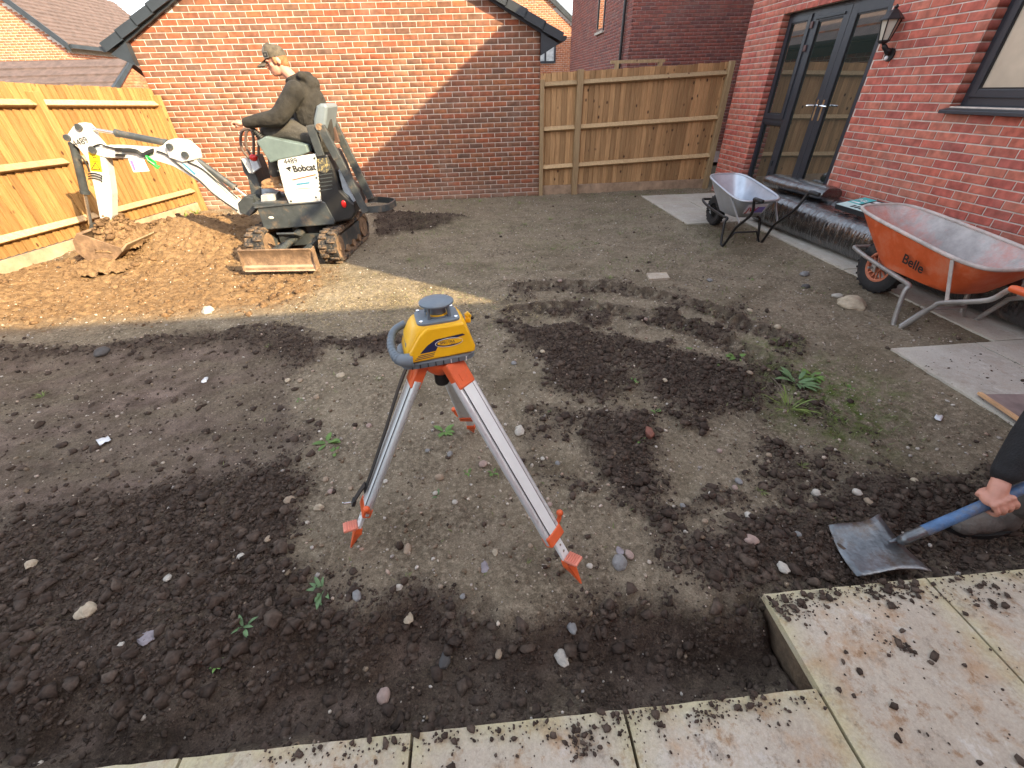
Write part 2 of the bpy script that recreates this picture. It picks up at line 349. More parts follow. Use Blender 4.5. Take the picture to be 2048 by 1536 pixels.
# verge boards and roof
for sgn in (-1, 1):
    X0 = -6.18-.30 if sgn < 0 else .30; dirx = 1 if sgn < 0 else -1
    ez = 2.40-.15; sl_ = .5
    a = np.array([X0, 0, ez]); b = np.array([-3.09, 0, ez+sl_*abs(-3.09-X0)])
    dv = (b-a)/np.linalg.norm(b-a); nv = np.array([-dv[2]*dirx, 0, abs(dv[0])])
    mb = MB(); pts = [a+nv*.022, b+nv*.022, b+nv*.10, a+nv*.10]
    mb.prism(pts, (0, -.06, 0), (0, 6.1, 0)); mb.obj('roof_slope', TILE, gar)
    n = 12; L = np.linalg.norm(b-a)
    for k in range(n):                       # interlocking dry-verge units, each stepped over the next
        p0 = a+dv*L*k/n; p1 = a+dv*L*(k+1.04)/n; lift = .012*(1-k % 1)
        mb = MB(); mb.prism([p0+nv*.008, p1-nv*.006, p1+nv*.105, p0+nv*.122], (0, -.13, 0), (0, -.075, 0))
        mb.prism([p0+nv*.109, p1+nv*.101, p1+nv*.112, p0+nv*.122], (0, -.075, 0), (0, .06, 0))
        mb.obj('verge_unit', ANTH2, gar)
    mb = MB(); mb.prism([a-nv*.03+dv*.30, b-nv*.03, b+nv*.02, a+nv*.02], (0, -.07, 0), (0, -.008, 0)); mb.obj('bargeboard', ANTH2, gar)
    ex = X0; wx = -6.176 if sgn < 0 else -.004
    mb = MB(); mb.prism([(ex+dirx*.02, 0, ez-.02), (wx, 0, ez-.16), (wx, 0, ez+.12)], (0, -.10, 0), (0, 6.0, 0)); mb.obj('soffit_box', ANTH2, gar)
    mb = MB(); cx = X0-dirx*.045
    prof = [(cx+.055*math.cos(t), 0, ez+.06+.055*math.sin(t)) for t in np.linspace(math.pi, 2*math.pi, 9)]+[(cx+.055, 0, ez+.075), (cx-.055, 0, ez+.075)]
    mb.prism(prof, (0, -.10, 0), (0, 6.0, 0)); mb.obj('gutter', ANTH2, gar, 40)
# ---- main house (right): wall from the back corner towards the viewer
hy = -.0169; HO = np.array([3.31+hy*2.89, -.2, 0.]); HU = np.array([-hy, -1., 0.]); HU /= np.linalg.norm(HU); HN = np.array([HU[1], -HU[0], 0.])  # HN points out (-X)
def H(u, z, out=0.): return HO+HU*u+HN*out+np.array([0, 0, z])
hou = empty('brick_house', tuple(H(4, 0, -4)), 'red brick house with dark double doors and coach lamp', 'house')
DO = (.86, 2.765, .17, 2.43); WO = (3.905, 5.45, 1.425, 2.55)
UW = 8.15; HT = 5.05
mb = MB()
def slab_uz(u0, u1, z0, z1, t0=-.006, t1=-.30): mb.prism([H(u0, z0), H(u1, z0), H(u1, z1), H(u0, z1)], HN*t0, HN*t1)
slab_uz(.004, DO[0], -.3, HT); slab_uz(DO[0], DO[1], -.3, DO[2]); slab_uz(DO[0], DO[1], DO[3], HT); slab_uz(DO[1], WO[0], -.3, HT)
slab_uz(WO[0], WO[1], -.3, WO[2]); slab_uz(WO[0], WO[1], WO[3], HT); slab_uz(WO[1], UW, -.3, HT)
mb.obj('wall', MORTAR, hou)
mb = MB(); mb.prism([H(.004, -.3), H(UW, -.3), H(UW, HT), H(.004, HT)], HN*-.30, HN*-9.5); mb.obj('house_block', mat('plain_brick_far', (.34, .1, .075), .9, .15, 3), hou)
wall_bricks(hou, HO, HU, UW, .0225+.005-2*BP, 69, .1927, B_HSE, 300, openings=(DO, WO), ustart=.004)
wall_bricks(hou, H(0, 0, -9), -HN, 9.0, .0225+.005-2*BP, 69, .05, B_HSE, 0)
# brick reveals of the openings (header faces)
Vs = []; Fs = []
def reveal(uc, z0, z1, sgn):
    z = .0225+.005-2*BP
    while z < z1:
        if z+BH > z0 and z > z0-.06:
            a, b = max(z, z0), min(z+BH, z1)
            P = [H(uc, a, -.0045), H(uc, a, -.105), H(uc, b, -.105), H(uc, b, -.0045)]; q = HU*sgn*.005
            if b-a > .01: Fs.append(np.array([[0, 1, 2, 3], [4, 5, 6, 7], [0, 1, 5, 4], [2, 3, 7, 6]])+len(Vs)*8); Vs.append(np.array(P+[p+q for p in P]))
        z += BP
reveal(DO[0], DO[2], DO[3], 1); reveal(DO[1], DO[2], DO[3], -1); reveal(WO[0], WO[2], WO[3], 1)
fast_mesh('reveal_bricks', np.concatenate(Vs), np.concatenate(Fs), B_HSE[1], hou, kind='stuff')
mb = MB(); e = .25                                            # roof, ridge parallel to the garden wall
A = [H(-.1, HT-.02, .22), H(UW+.1, HT-.02, .22), H(UW+.1, HT+3.4, -4.7), H(-.1, HT+3.4, -4.7)]; Bq = [H(-.1, HT-.02, -9.7), H(UW+.1, HT-.02, -9.7), H(UW+.1, HT+3.4, -4.7), H(-.1, HT+3.4, -4.7)]
mb.prism(A, (0, 0, 0), (0, 0, .12)); mb.prism(Bq, (0, 0, 0), (0, 0, .12)); mb.prism([H(.0, HT, -.01), H(.0, HT, -9.5), H(0, HT+3.3, -4.7)], (0, 0, 0), HU*UW); mb.obj('roof', TILE, hou)
# French doors and side light
fr = empty('french_doors', tuple(H(1.8, .17)), 'anthracite double doors with side light set in red brick', 'doors')
RC = -.10                                                      # frame face sits back in the reveal
def bar(name, u0, u1, z0, z1, par, out=RC, t=.06, m=ANTH, bev=.006):
    b = MB(); b.prism([H(u0, z0), H(u1, z0), H(u1, z1), H(u0, z1)], HN*(out), HN*(out-t)); return b.obj(name, m, par, bevel=bev)
def framed(name, u0, u1, z0, z1, w, par, out, glass=GLASS, t=.055, wb=None):
    b = MB(); wb = wb or w
    for q in ((u0, u0+w, z0, z1), (u1-w, u1, z0, z1), (u0+w, u1-w, z1-w, z1), (u0+w, u1-w, z0, z0+wb)):
        b.prism([H(q[0], q[2]), H(q[1], q[2]), H(q[1], q[3]), H(q[0], q[3])], HN*out, HN*(out-t))
    f = b.obj(name, ANTH, par, bevel=.005)
    g = MB(); g.prism([H(u0+w-.008, z0+wb-.008), H(u1-w+.008, z0+wb-.008), H(u1-w+.008, z1-w+.008), H(u0+w-.008, z1-w+.008)], HN*(out-.022), HN*(out-.032)); g.obj('pane', glass, f)
    bead = MB(); k = .012
    for q in ((u0+w, u0+w+k, z0+wb, z1-w), (u1-w-k, u1-w, z0+wb, z1-w), (u0+w+k, u1-w-k, z1-w-k, z1-w), (u0+w+k, u1-w-k, z0+wb, z0+wb+k)):
        bead.prism([H(q[0], q[2]), H(q[1], q[2]), H(q[1], q[3]), H(q[0], q[3])], HN*(out-.008), HN*(out-.021))
    bead.obj('glazing_bead', BLACKP, f); return f
u0, u1 = DO[0]+.004, DO[1]-.004; zt = DO[3]-.004; zb = DO[2]
framed_w = .05
b = MB()
for q in ((u0, u0+.05, zb, zt), (u1-.05, u1, zb, zt), (u0+.05, u1-.05, zt-.055, zt), (u0+.05, u1-.05, zb, zb+.05)):
    b.prism([H(q[0], q[2]), H(q[1], q[2]), H(q[1], q[3]), H(q[0], q[3])], HN*RC, HN*(RC-.07))
b.obj('outer_frame', ANTH, fr, bevel=.005)
us = 1.40; bar('mullion', us-.035, us+.035, zb+.05, zt-.055, fr)
bar('transom', u0+.05, us-.035, 1.14, 1.21, fr)
framed('top_light', u0+.045, us-.03, 1.20, zt-.05, .062, fr, RC+.016)
framed('fixed_light', u0+.05, us-.035, zb+.05, 1.14, .022, fr, RC-.012, t=.04)
um = 2.075
dl = framed('door_leaf', us+.03, um-.002, zb+.03, zt-.04, .105, fr, RC+.018, wb=.20); dr = framed('door_leaf', um+.002, u1-.04, zb+.03, zt-.04, .105, fr, RC+.018, wb=.20)
b = MB(); b.prism([H(us+.08, zt-.125), H(um-.08, zt-.125), H(um-.08, zt-.098), H(us+.08, zt-.098)], HN*(RC+.032), HN*(RC+.0185)); b.obj('trickle_vent', ANTH2, dl, bevel=.004)
for uu, par, s in ((um-.055, dl, -1), (um+.055, dr, 1)):
    b = MB(); b.prism([H(uu-.016, 1.22), H(uu+.016, 1.22), H(uu+.016, 1.45), H(uu-.016, 1.45)], HN*(RC+.030), HN*(RC+.0185)); b.tube([H(uu, 1.385, RC+.028), H(uu, 1.385, RC+.075), H(uu+s*.025, 1.385, RC+.08), H(uu+s*.13, 1.382, RC+.075)], .010, 8); b.obj('handle', CHROME, par, 40)
for z in (2.22, 1.98, .6, .45):
    b = MB(); b.prism([H(us+.005, z), H(us+.055, z), H(us+.055, z+.07), H(us+.005, z+.07)], HN*(RC+.035), HN*(RC+.0195)); b.obj('hinge', mat('brown_hinge', (.10, .045, .04), .5) if z > 1 else ANTH2, dl, bevel=.004)
b = MB(); b.prism([H(u0-.05, .14), H(u1+.05, .14), H(u1+.05, .168), H(u0-.05, .168)], HN*.04, HN*(RC-.06)); b.obj('threshold', ANTH, fr)
b = MB(); b.prism([H(DO[0]+.01, 0.6), H(DO[1]-.01, .6), H(DO[1]-.01, .7), H(DO[0]+.01, .7)], HN*-2.5, HN*-2.6)
# window
wi = empty('casement_window', tuple(H(4.6, 1.42)), 'dark framed window with pale frosted pane and projecting sill', 'window')
b = MB()
for q in ((WO[0]+.004, WO[0]+.06, WO[2]+.004, WO[3]-.004), (WO[1]-.06, WO[1]-.004, WO[2]+.004, WO[3]-.004), (WO[0]+.06, WO[1]-.06, WO[3]-.06, WO[3]-.004), (WO[0]+.06, WO[1]-.06, WO[2]+.004, WO[2]+.075)):
    b.prism([H(q[0], q[2]), H(q[1], q[2]), H(q[1], q[3]), H(q[0], q[3])], HN*RC, HN*(RC-.07))
b.obj('window_frame', ANTH, wi, bevel=.006)
framed('sash', WO[0]+.055, WO[1]-.055, WO[2]+.07, WO[3]-.055, .06, wi, RC+.016, glass=BLIND)
b = MB(); b.prism([H(WO[0]-.02, 0, -.095)+np.array([0, 0, 1.432]), H(WO[0]-.02, 0, .07)+np.array([0, 0, 1.40]), H(WO[0]-.02, 0, .07)+np.array([0, 0, 1.37]), H(WO[0]-.02, 0, .0)+np.array([0, 0, 1.385])], HU*0, HU*1.6); b.obj('sill', ANTH, wi, bevel=.004)
# coach lamp
lm = empty('wall_lantern', tuple(H(2.95, 1.93)), 'black coach lantern with glass panes bracketed to red brick wall', 'lamp')
LU, LO_ = 2.96, .115
b = MB(); b.tube([H(2.985, 1.86, .0), H(2.985, 1.86, .018)], .058, 14); b.tube(smoothpath([H(2.985, 1.88, .015), H(2.98, 1.90, .06), H(LU, 1.945, .1), H(LU, 1.965, LO_)], 5), [.03]*5+[.022]*5+[.014]*6, 10); b.obj('bracket', BLACKP, lm, 40)
def hexr(r, z, ph=0): return [H(LU+r*math.cos(2*math.pi*k/6+ph), z, LO_+r*math.sin(2*math.pi*k/6+ph)) for k in range(6)]
b = MB(); b.loft([hexr(.03, 1.955), hexr(.055, 1.975), hexr(.055, 1.985)]); b.obj('lantern_base', BLACKP, lm)
b = MB(); b.loft([hexr(.105, 2.145), hexr(.105, 2.155), hexr(.06, 2.20), hexr(.03, 2.225), hexr(.014, 2.235), hexr(.02, 2.25), hexr(.004, 2.27)]); b.obj('lantern_roof', BLACKP, lm)
LG = mat('lantern_glass', (.55, .5, .42), .12, .1, 5, spec=.8); A, Bq = hexr(.05, 1.985), hexr(.085, 2.145)
for k in range(6):
    b = MB(); b.tube([A[k], Bq[k]], .006, 6); b.obj('glazing_bar', BLACKP, lm)
    c = sum(A)/6; q = lambda p: c+(p-c)*.94 if True else p
    b = MB(); b.add([A[k]*.94+sum(A)/6*.06, A[(k+1) % 6]*.94+sum(A)/6*.06, Bq[(k+1) % 6]*.94+sum(Bq)/6*.06, Bq[k]*.94+sum(Bq)/6*.06], [(0, 1, 2, 3)]); b.obj('pane', LG, lm)
b = MB(); b.ell(H(3.0, 1.83, .05), (.018, .018, .022)); b.obj('sensor', mat('white_plastic', (.7, .7, .68), .4), lm, 60)
# ---- neighbouring houses ------------------------------------------------
# brown brick house behind the back fence
AY = 5.3; AX = sp(1262, 60, AY)[0]
na = empty('neighbour_house', (AX+4, AY+4, 0), 'dark brown brick house with black downpipe behind the back fence', 'house')
b = MB(); b.box((AX+4.006, AY+4.006, 2.75), (7.988, 7.988, 6.1)); b.obj('wall', MORTAR_D, na)
wall_bricks(na, (AX, AY, 0), (1, 0, 0), 8, GZ, 72, .1, B_BRN, 300)
wall_bricks(na, (AX, AY+8, 0), (0, -1, 0), 8, GZ, 72, .2, B_BRN, 150, skip=lambda u, z: (8-u) > 2.75 and (8-u) < 3.7 and z > 3.05 and z < 4.3)
b = MB(); b.prism([(AX-.3, AY-.2, 5.75), (AX+8.3, AY-.2, 5.75), (AX+8.3, AY+4, 8.4), (AX-.3, AY+4, 8.4)], (0, 0, 0), (0, 0, .1)); b.prism([(AX-.3, AY+8.2, 5.75), (AX+8.3, AY+8.2, 5.75), (AX+8.3, AY+4, 8.4), (AX-.3, AY+4, 8.4)], (0, 0, 0), (0, 0, .1)); b.prism([(AX+.01, AY+.02, 5.7), (AX+.01, AY+7.98, 5.7), (AX+.01, AY+4, 8.3)], (0, 0, 0), (7.9, 0, 0)); b.obj('roof', TILE, na)
dx, dyp = AX-.06, AY+.55
b = MB(); b.tube([(dx, dyp, .1), (dx, dyp, 5.8)], .04, 10); b.obj('downpipe', BLACKP, na, 50)
for z in (1.9, 3.6):
    b = MB(); b.tube([(dx, dyp, z), (dx, dyp, z+.05)], .05, 10); b.obj('pipe_clip', BLACKP, na, 50)
w = MB(); wy0, wy1, wz0, wz1 = AY+2.8, AY+3.65, 3.1, 4.3
for q in ((wy0, wy0+.07, wz0, wz1), (wy1-.07, wy1, wz0, wz1), (wy0+.07, wy1-.07, wz0, wz0+.07), (wy0+.07, wy1-.07, wz1-.07, wz1)): w.box((AX-.0, (q[0]+q[1])/2, (q[2]+q[3])/2), (.06, q[1]-q[0], q[3]-q[2]))
f = w.obj('window', ANTH, na); g = MB(); g.box((AX+.006, (wy0+wy1)/2, (wz0+wz1)/2), (.02, wy1-wy0-.13, wz1-wz0-.13)); g.obj('pane', GLASS, f)
s = MB(); s.box((AX-.02, (wy0+wy1)/2, wz0-.035), (.1, wy1-wy0+.1, .06)); s.obj('sill', mat('stone_sill', (.5, .45, .38), .9), f)
# low timber and boxes just beyond the back fence
b = MB(); b.box((AX-.25, AY-1.6, 2.13), (1.3, .09, .06)); b.box((AX-.75, AY-1.6, .85), (.09, .09, 2.5)); b.box((AX+.3, AY-1.6, .85), (.09, .09, 2.5)); o = b.obj('pergola', WOOD_R, None); tag(o, 'pale timber pergola top showing above the back fence', 'pergola')
# sunlit orange house far behind
FY = 16.; p0 = sp(1125, 27, FY); p1 = sp(1098, 0, FY)
nb = empty('distant_house', (p0[0]-3, FY+3, 0), 'sunlit orange brick gable house seen between garage and brown house', 'house')
gs = (p1[2]-p0[2])/(p1[0]-p0[0]); ex = p0[0]+1.3; ez = p0[2]+gs*1.3
b = MB(); pr = [(ex-6, -.3), (ex-.0, -.3), (ex-.0, ez), (ex-3, ez-gs*3), (ex-6, ez)]; b.prism([(x, FY+.006, z) for x, z in pr], (0, 0, 0), (0, 6, 0)); b.obj('wall', MORTAR, nb)
wv = [sp(x, y, FY) for x, y in ((1070, 85), (1112, 85), (1112, 126), (1070, 126))]; wx0, wx1, wz0, wz1 = wv[0][0], wv[1][0], wv[2][2], wv[0][2]
wall_bricks(nb, (ex-6, FY, 0), (1, 0, 0), 6, 0, 110, 0, B_ORG, 0, top=lambda u: ez-gs*min(u, 6-u)-.05, openings=((wx0-ex+6, wx1-ex+6, wz0, wz1),))
for sg in (0, 1):
    e0 = np.array([ex+.25 if sg else ex-6.25, 0, ez+gs*.25]); e1 = np.array([ex-3, 0, ez-gs*3])
    b = MB(); b.prism([e0, e1, e1+np.array([0, 0, .22]), e0+np.array([0, 0, .22])], (0, FY-.1, 0), (0, FY+6, 0)); b.obj('roof_slope', ANTH2, nb)
w = MB(); cx, cz = (wx0+wx1)/2, (wz0+wz1)/2
for x, z, sx, sz in ((wx0+.04, cz, .08, wz1-wz0), (wx1-.04, cz, .08, wz1-wz0), (cx, wz0+.04, wx1-wx0, .08), (cx, wz1-.04, wx1-wx0, .08), (cx, cz, .08, wz1-wz0)): w.box((x, FY-.01+.001*sx, z), (sx, .06, sz))
f = w.obj('window', ANTH, nb); g = MB(); g.box((cx, FY+.012, cz), (wx1-wx0-.1, .02, wz1-wz0-.1)); g.obj('pane', mat('bright_pane', (.55, .58, .58), .1), f)
# left: tall house with tiled roof, and a low tiled building in front
CY = 12.; c0 = sp(138, 88, CY); c1 = sp(20, 0, CY); sl_ = (c1[2]-c0[2])/(c0[0]-c1[0]); d_ = 4.2
nc = empty('tiled_house', (c0[0]-4, CY+4, 0), 'orange brick house with brown tiled roof beyond the sunlit fence', 'house')
# far end of the roof: where the ridge meets the sky in the photograph
best = None
for dd in np.arange(1.2, 6, .02):                              # ridge height whose line meets the sky where the photograph shows it
    q = xp(228, 6, c0[0]-dd); e_ = abs(q[2]-(c0[2]+dd*sl_))
    if q[1] > CY+1 and (best is None or e_ < best[0]): best = (e_, dd, q[1])
d_ = best[1]; rx, rz = c0[0]-d_, c0[2]+d_*sl_; YF = best[2]
b = MB(); b.prism([(c0[0]-.2, CY+.006, -.4), (c0[0]-.2, CY+.006, c0[2]-.05), (rx, CY+.006, rz-.2), (2*rx-c0[0]+.2, CY+.006, c0[2]-.05), (2*rx-c0[0]+.2, CY+.006, -.4)], (0, 0, 0), (0, YF-CY-.2, 0)); b.obj('wall', MORTAR, nc)
wall_bricks(nc, (2*rx-c0[0]+.2, CY, 0), (1, 0, 0), c0[0]-rx+d_-.4, 0, 120, 0, B_ORG, 0, top=lambda u: c0[2]-.1+sl_*min(u, 2*d_-.4-u))
wall_bricks(nc, (c0[0]-.194, CY, 0), (0, 1, 0), YF-CY-.2, 0, 42, 0, B_ORG, 0)
for sg in (1, -1):
    ed = np.array([rx+sg*(d_+.05), 0, c0[2]-.05*sl_]); rd = np.array([rx, 0, rz]); b = MB()
    n = 16                                                    # courses of interlocking tiles, each lapping the one below
    for k in range(n):
        a = ed+(rd-ed)*k/n; q = ed+(rd-ed)*(k+1.12)/n
        b.prism([a+np.array([0, 0, .03]), q+np.array([0, 0, .0]), q+np.array([0, 0, .035]), a+np.array([0, 0, .085])], (0, CY-.12, 0), (0, YF, 0))
    b.obj('roof_slope', TILE, nc)
    b = MB(); b.prism([ed-np.array([0, 0, .16]), rd-np.array([0, 0, .16]), rd+np.array([0, 0, .08]), ed+np.array([0, 0, .08])], (0, CY-.17, 0), (0, CY-.125, 0)); b.obj('verge_board', ANTH2, nc)
    b = MB(); b.box((ed[0]+sg*.04, (CY+YF)/2, ed[2]-.02), (.1, YF-CY+.2, .12)); b.obj('gutter', ANTH2, nc)
DY = 8.; r1 = sp(258, 122, DY); 
nd = empty('low_tiled_building', (r1[0]-4, DY-1, 0), 'low building with brown tiled roof close behind the sunlit fence', 'building')
b = MB(); n = 9; L = 3.2; sl_ = .54
for k in range(n):
    t0, t1 = k/n, (k-1.1)/n
    a = np.array([0, DY-L+L*k/n, r1[2]-L*sl_*(1-k/n)]); q = np.array([0, DY-L+L*(k+1.12)/n, r1[2]-L*sl_*(1-(k+1.12)/n)])
    b.prism([a+np.array([0, 0, .03]), q, q+np.array([0, 0, .03]), a+np.array([0, 0, .075])], (r1[0]-9, 0, 0), (r1[0], 0, 0))
b.obj('roof_slope', TILE, nd)
b = MB(); b.prism([(0, DY-L, r1[2]-L*sl_-.1), (0, DY+.1, r1[2]-.02), (0, DY+.1, r1[2]+.08), (0, DY-L, r1[2]-L*sl_+.1)], (r1[0], 0, 0), (r1[0]+.08, 0, 0)); b.obj('verge_board', ANTH2, nd)
b = MB(); b.prism([(0, DY-L+.3, -.4), (0, DY+2.8, -.4), (0, DY+2.8, r1[2]-L*sl_+.1), (0, DY, r1[2]-.12), (0, DY-L+.3, r1[2]-L*sl_+.02)], (r1[0]-8.8, 0, 0), (r1[0]-.05, 0, 0)); b.obj('wall', mat('plain_orange_wall', (.38, .14, .075), .9, .15, 3), nd)
wall_bricks(nd, (r1[0]-.044, DY-L+.3, 0), (0, 1, 0), L+2.2, -.4, 42, 0, B_ORG, 0, top=lambda u: r1[2]-.14-sl_*abs(L-.3-u))
b = MB(); b.prism([(0, DY+.05, r1[2]), (0, DY+3, r1[2]-1.6), (0, DY+3, r1[2]-1.5), (0, DY+.05, r1[2]+.07)], (r1[0]-9, 0, 0), (r1[0], 0, 0)); b.obj('rear_slope', TILE, nd)
# house behind the viewer: it throws shade across the near garden
nh = empty('rear_house', (3, -14, 0), 'brick house standing behind the paved terrace', 'house')
PB = mat('plain_brick_block', (.36, .11, .08), .9, .15, 3)
b = MB(); b.box((4.0, -14.6, 2.3), (15, 8, 5.4)); b.obj('wall', PB, nh)
b = MB(); b.prism([(0, -10.45, 5.04), (0, -14.6, 7.9), (0, -14.6, 8.0), (0, -10.45, 5.14)], (-3.8, 0, 0), (11.8, 0, 0)); b.prism([(0, -18.75, 5.04), (0, -14.6, 7.9), (0, -14.6, 8.0), (0, -18.75, 5.14)], (-3.8, 0, 0), (11.8, 0, 0)); b.prism([(0, -10.7, 5), (0, -18.5, 5), (0, -14.6, 7.8)], (-3.4, 0, 0), (11.4, 0, 0)); b.obj('roof', TILE, nh)
nk = empty('shade_block_house', (10.8, 2.4, 0), 'unseen brick block added to shade the dark brown brick house', 'house')  # unseen block, added to keep the sun off the brown neighbour's front
b = MB(); b.box((10.9, 2.4, 3.6), (7.2, 3.4, 8)); b.obj('wall', PB, nk)
b = MB(); b.prism([(7.0, 0, 7.5), (10.9, 0, 10.6), (14.8, 0, 7.5)], (0, .5, 0), (0, 4.3, 0)); b.obj('roof', TILE, nk)
# ---- fences ---------------------------------------------------------------
def boards(parent, a, b, z0f, z1f, face, m, pitch=.098, w=.118, side=1):
    a = np.array(a, float); b = np.array(b, float); L = np.linalg.norm(b-a); d = (b-a)/L; n = int(L/pitch); nv = np.array(face, float)
    for k in range(n):
        s = pitch*(k+.5); p = a+d*s; t = s/L; z0, z1 = z0f(t), z1f(t)+random.uniform(-.006, .006)
        tk0, tk1 = .020, .005                                  # feather edge: one long edge thicker
        tilt = .004
        e0 = p-d*w/2; e1 = p+d*w/2
        poly = [e0+nv*.003, e1-nv*.012, e1-nv*.006, e0+nv*.020]
        if side < 0: poly = [e1+nv*.003, e0-nv*.012, e0-nv*.006, e1+nv*.020]
        mb = MB(); mb.prism([q+np.array([0, 0, z0]) for q in poly], (0, 0, 0), (0, 0, z1-z0)); mb.obj('board', m, parent)
# sunlit fence, left
LA = np.array([-6.14, -.02, 0]); LB = np.array([-6.72, -6.2, 0]); LD = (LB-LA)/np.linalg.norm(LB-LA); LN = np.array([-LD[1], LD[0], 0.]); LN = LN if LN[0] > 0 else -LN
lf = empty('board_fence', tuple((LA+LB)/2), 'sunlit golden feather-edge fence with arris rails beside the digger', 'fence')
gz_ = lambda t: .0+.17*t
LL = np.linalg.norm(LB-LA)
boards(lf, LA, LB, lambda t: gz_(t)+.16, lambda t: gz_(t)+1.80, LN, WOOD_L, side=-1)
mb = MB(); mb.beam(LA+LD*.02+LN*.012+np.array([0, 0, .07]), LB+LN*.012+np.array([0, 0, .24]), .028, .16); mb.obj('gravel_board', GRAVELB, lf, bevel=.003)
tp = [0.04]; p = gp(180, 490); tp.append(float(np.dot(p[:2]-LA[:2], LD[:2]))); step = 3.0; tp.append(tp[1]+step)
for s in tp:
    q = LA+LD*s+LN*.055; z = gz_(s/LL); mb = MB(); mb.beam(q+np.array([0, 0, z-.3]), q+np.array([0, 0, z+1.72]), .085, .095, up=LN); mb.obj('post', WOOD_L, lf, bevel=.005)
for hgt in (.30, .95, 1.56):
    for k in range(len(tp)-1):
        s0, s1 = tp[k]+.045, tp[k+1]-.045
        a = LA+LD*s0; e = LA+LD*s1; za, ze = gz_(s0/LL)+hgt, gz_(s1/LL)+hgt
        mb = MB(); ring = lambda q, z: [q+LN*.022+np.array([0, 0, z]), q+LN*.075+np.array([0, 0, z+.022]), q+LN*.08+np.array([0, 0, z+.03]), q+LN*.022+np.array([0, 0, z+.085])]
        mb.loft([ring(a, za), ring(e, ze)]); mb.obj('rail', WOOD_R, lf, bevel=.003)
# shaded fence at the back
bf = empty('board_fence', (1.6, .05, 0), 'shaded brown feather-edge fence between garage corner and red house', 'fence')
bt = lambda t: 1.865+.085*t
boards(bf, (.03, .075, 0), (3.30, .075, 0), lambda t: .16, bt, (0, -1, 0), WOOD_B, pitch=.092, w=.112)
mb = MB(); mb.box((1.66, .055, .075), (3.26, .028, .165)); mb.obj('gravel_board', GRAVELB, bf, bevel=.003)
posts = [(.035, .07, 1.78), (.675, .1, 1.90), (3.235, .08, 1.96)]
for x, wdt, z in posts:
    mb = MB(); mb.box((x, .012, (z-.3)/2), (wdt, .085, z+.3)); mb.obj('post', WOOD_R, bf, bevel=.005)
for hgt in (.42, 1.02, 1.66):
    for (x0, w0, _), (x1, w1, _) in zip(posts[:-1], posts[1:]):
        a, e = x0+w0/2, x1-w1/2; sh = .05
        ring = lambda x, z: [(x, .055, z), (x, .004, z+.022), (x, -.002, z+.03), (x, .055, z+.085)]
        mb = MB(); mb.loft([ring(a, hgt+.03*a), ring(e, hgt+.03*e)]); mb.obj('rail', WOOD_R, bf, bevel=.003)
# ================================================================== garden soil
PZ = .08
PAT = [(-3.4, -.197, -9.8, -8.035), (-.197, 1.70, -9.8, -7.73), (1.70, 3.36, -9.8, -6.12), (2.5, 3.30, -6.12, -2.68), (1.70, 3.25, -2.68, -.78)]
X0, X1, Y0, Y1, ST = -6.95, 3.42, -8.12, .12, .0125
gx = np.arange(X0, X1, ST); gy = np.arange(Y0, Y1, ST); NX, NY = len(gx), len(gy)
GX, GY = np.meshgrid(gx, gy); GX = GX.astype(np.float32); GY = GY.astype(np.float32)
def G(*pts): return [tuple(gp(x, y)[:2]) for x, y in pts]
wx_, wy_ = .13*fbm(GX, GY, .45, 3, 50)+.035*fbm(GX, GY, .09, 2, 60), .13*fbm(GX, GY, .45, 3, 70)+.035*fbm(GX, GY, .09, 2, 80)
WARP = (wx_, wy_)
def area(pts, soft=.08): return polymask(GX, GY, G(*pts), soft, WARP)
big = area([(-300, 720), (0, 690), (300, 682), (480, 655), (560, 668), (600, 700), (585, 780), (610, 850), (600, 950), (640, 990), (590, 1090), (640, 1170), (760, 1195), (860, 1190), (1000, 1220), (1180, 1200), (1300, 1215), (1450, 1190), (1540, 1190), (1640, 1400), (1240, 1440), (60, 1560), (-300, 1560)])
scr = area([(-300, 760), (0, 715), (300, 700), (480, 685), (585, 730), (600, 850), (570, 905), (300, 985), (0, 1040), (-300, 1080)], .12)
loose = np.maximum.reduce([
    area([(1020, 670), (1150, 650), (1240, 700), (1260, 770), (1190, 805), (1100, 790), (1080, 735)]),
    area([(1220, 675), (1340, 690), (1450, 730), (1560, 790), (1545, 835), (1400, 825), (1290, 795), (1250, 740)]),
    area([(1130, 840), (1220, 825), (1310, 850), (1325, 930), (1310, 1015), (1230, 1015), (1180, 940)]),
    area([(1600, 1010), (1660, 1020), (1700, 1120), (1560, 1185), (1450, 1195), (1330, 1150), (1350, 1080), (1490, 1050)]),
    .7*area([(1490, 890), (1640, 900), (1720, 960), (1640, 1010), (1500, 980)]),
    area([(1640, 1000), (1800, 965), (2100, 910), (2100, 1150), (1530, 1200), (1600, 1100)]),
    area([(750, 420), (860, 430), (940, 440), (900, 456), (820, 468), (755, 474)], .05),
    area([(490, 660), (560, 650), (640, 690), (760, 668), (850, 690), (770, 722), (660, 705), (600, 745)])])
churn = area([(960, 660), (1060, 560), (1400, 580), (1600, 680), (1700, 900), (1680, 1060), (1420, 1180), (1250, 1120), (1120, 980), (1080, 800)], .4)
loose = np.maximum(loose, churn*np.clip(3.2*fbm(GX, GY, .34, 4, 151)-.05, 0, .9)); loose = np.maximum(loose, .8*np.clip(4*fbm(GX, GY, .5, 4, 161)-1.25, 0, 1)*(GY < -5.4)*(1-moss0)) if False else loose
pile = area([(150, 455), (330, 425), (420, 425), (500, 440), (560, 500), (680, 560), (600, 610), (300, 640), (0, 662), (-300, 690), (-300, 600), (0, 560), (150, 530)], .2)
straw = area([(640, 560), (820, 570), (1040, 620), (880, 640), (700, 655), (560, 650), (640, 600)], .25)
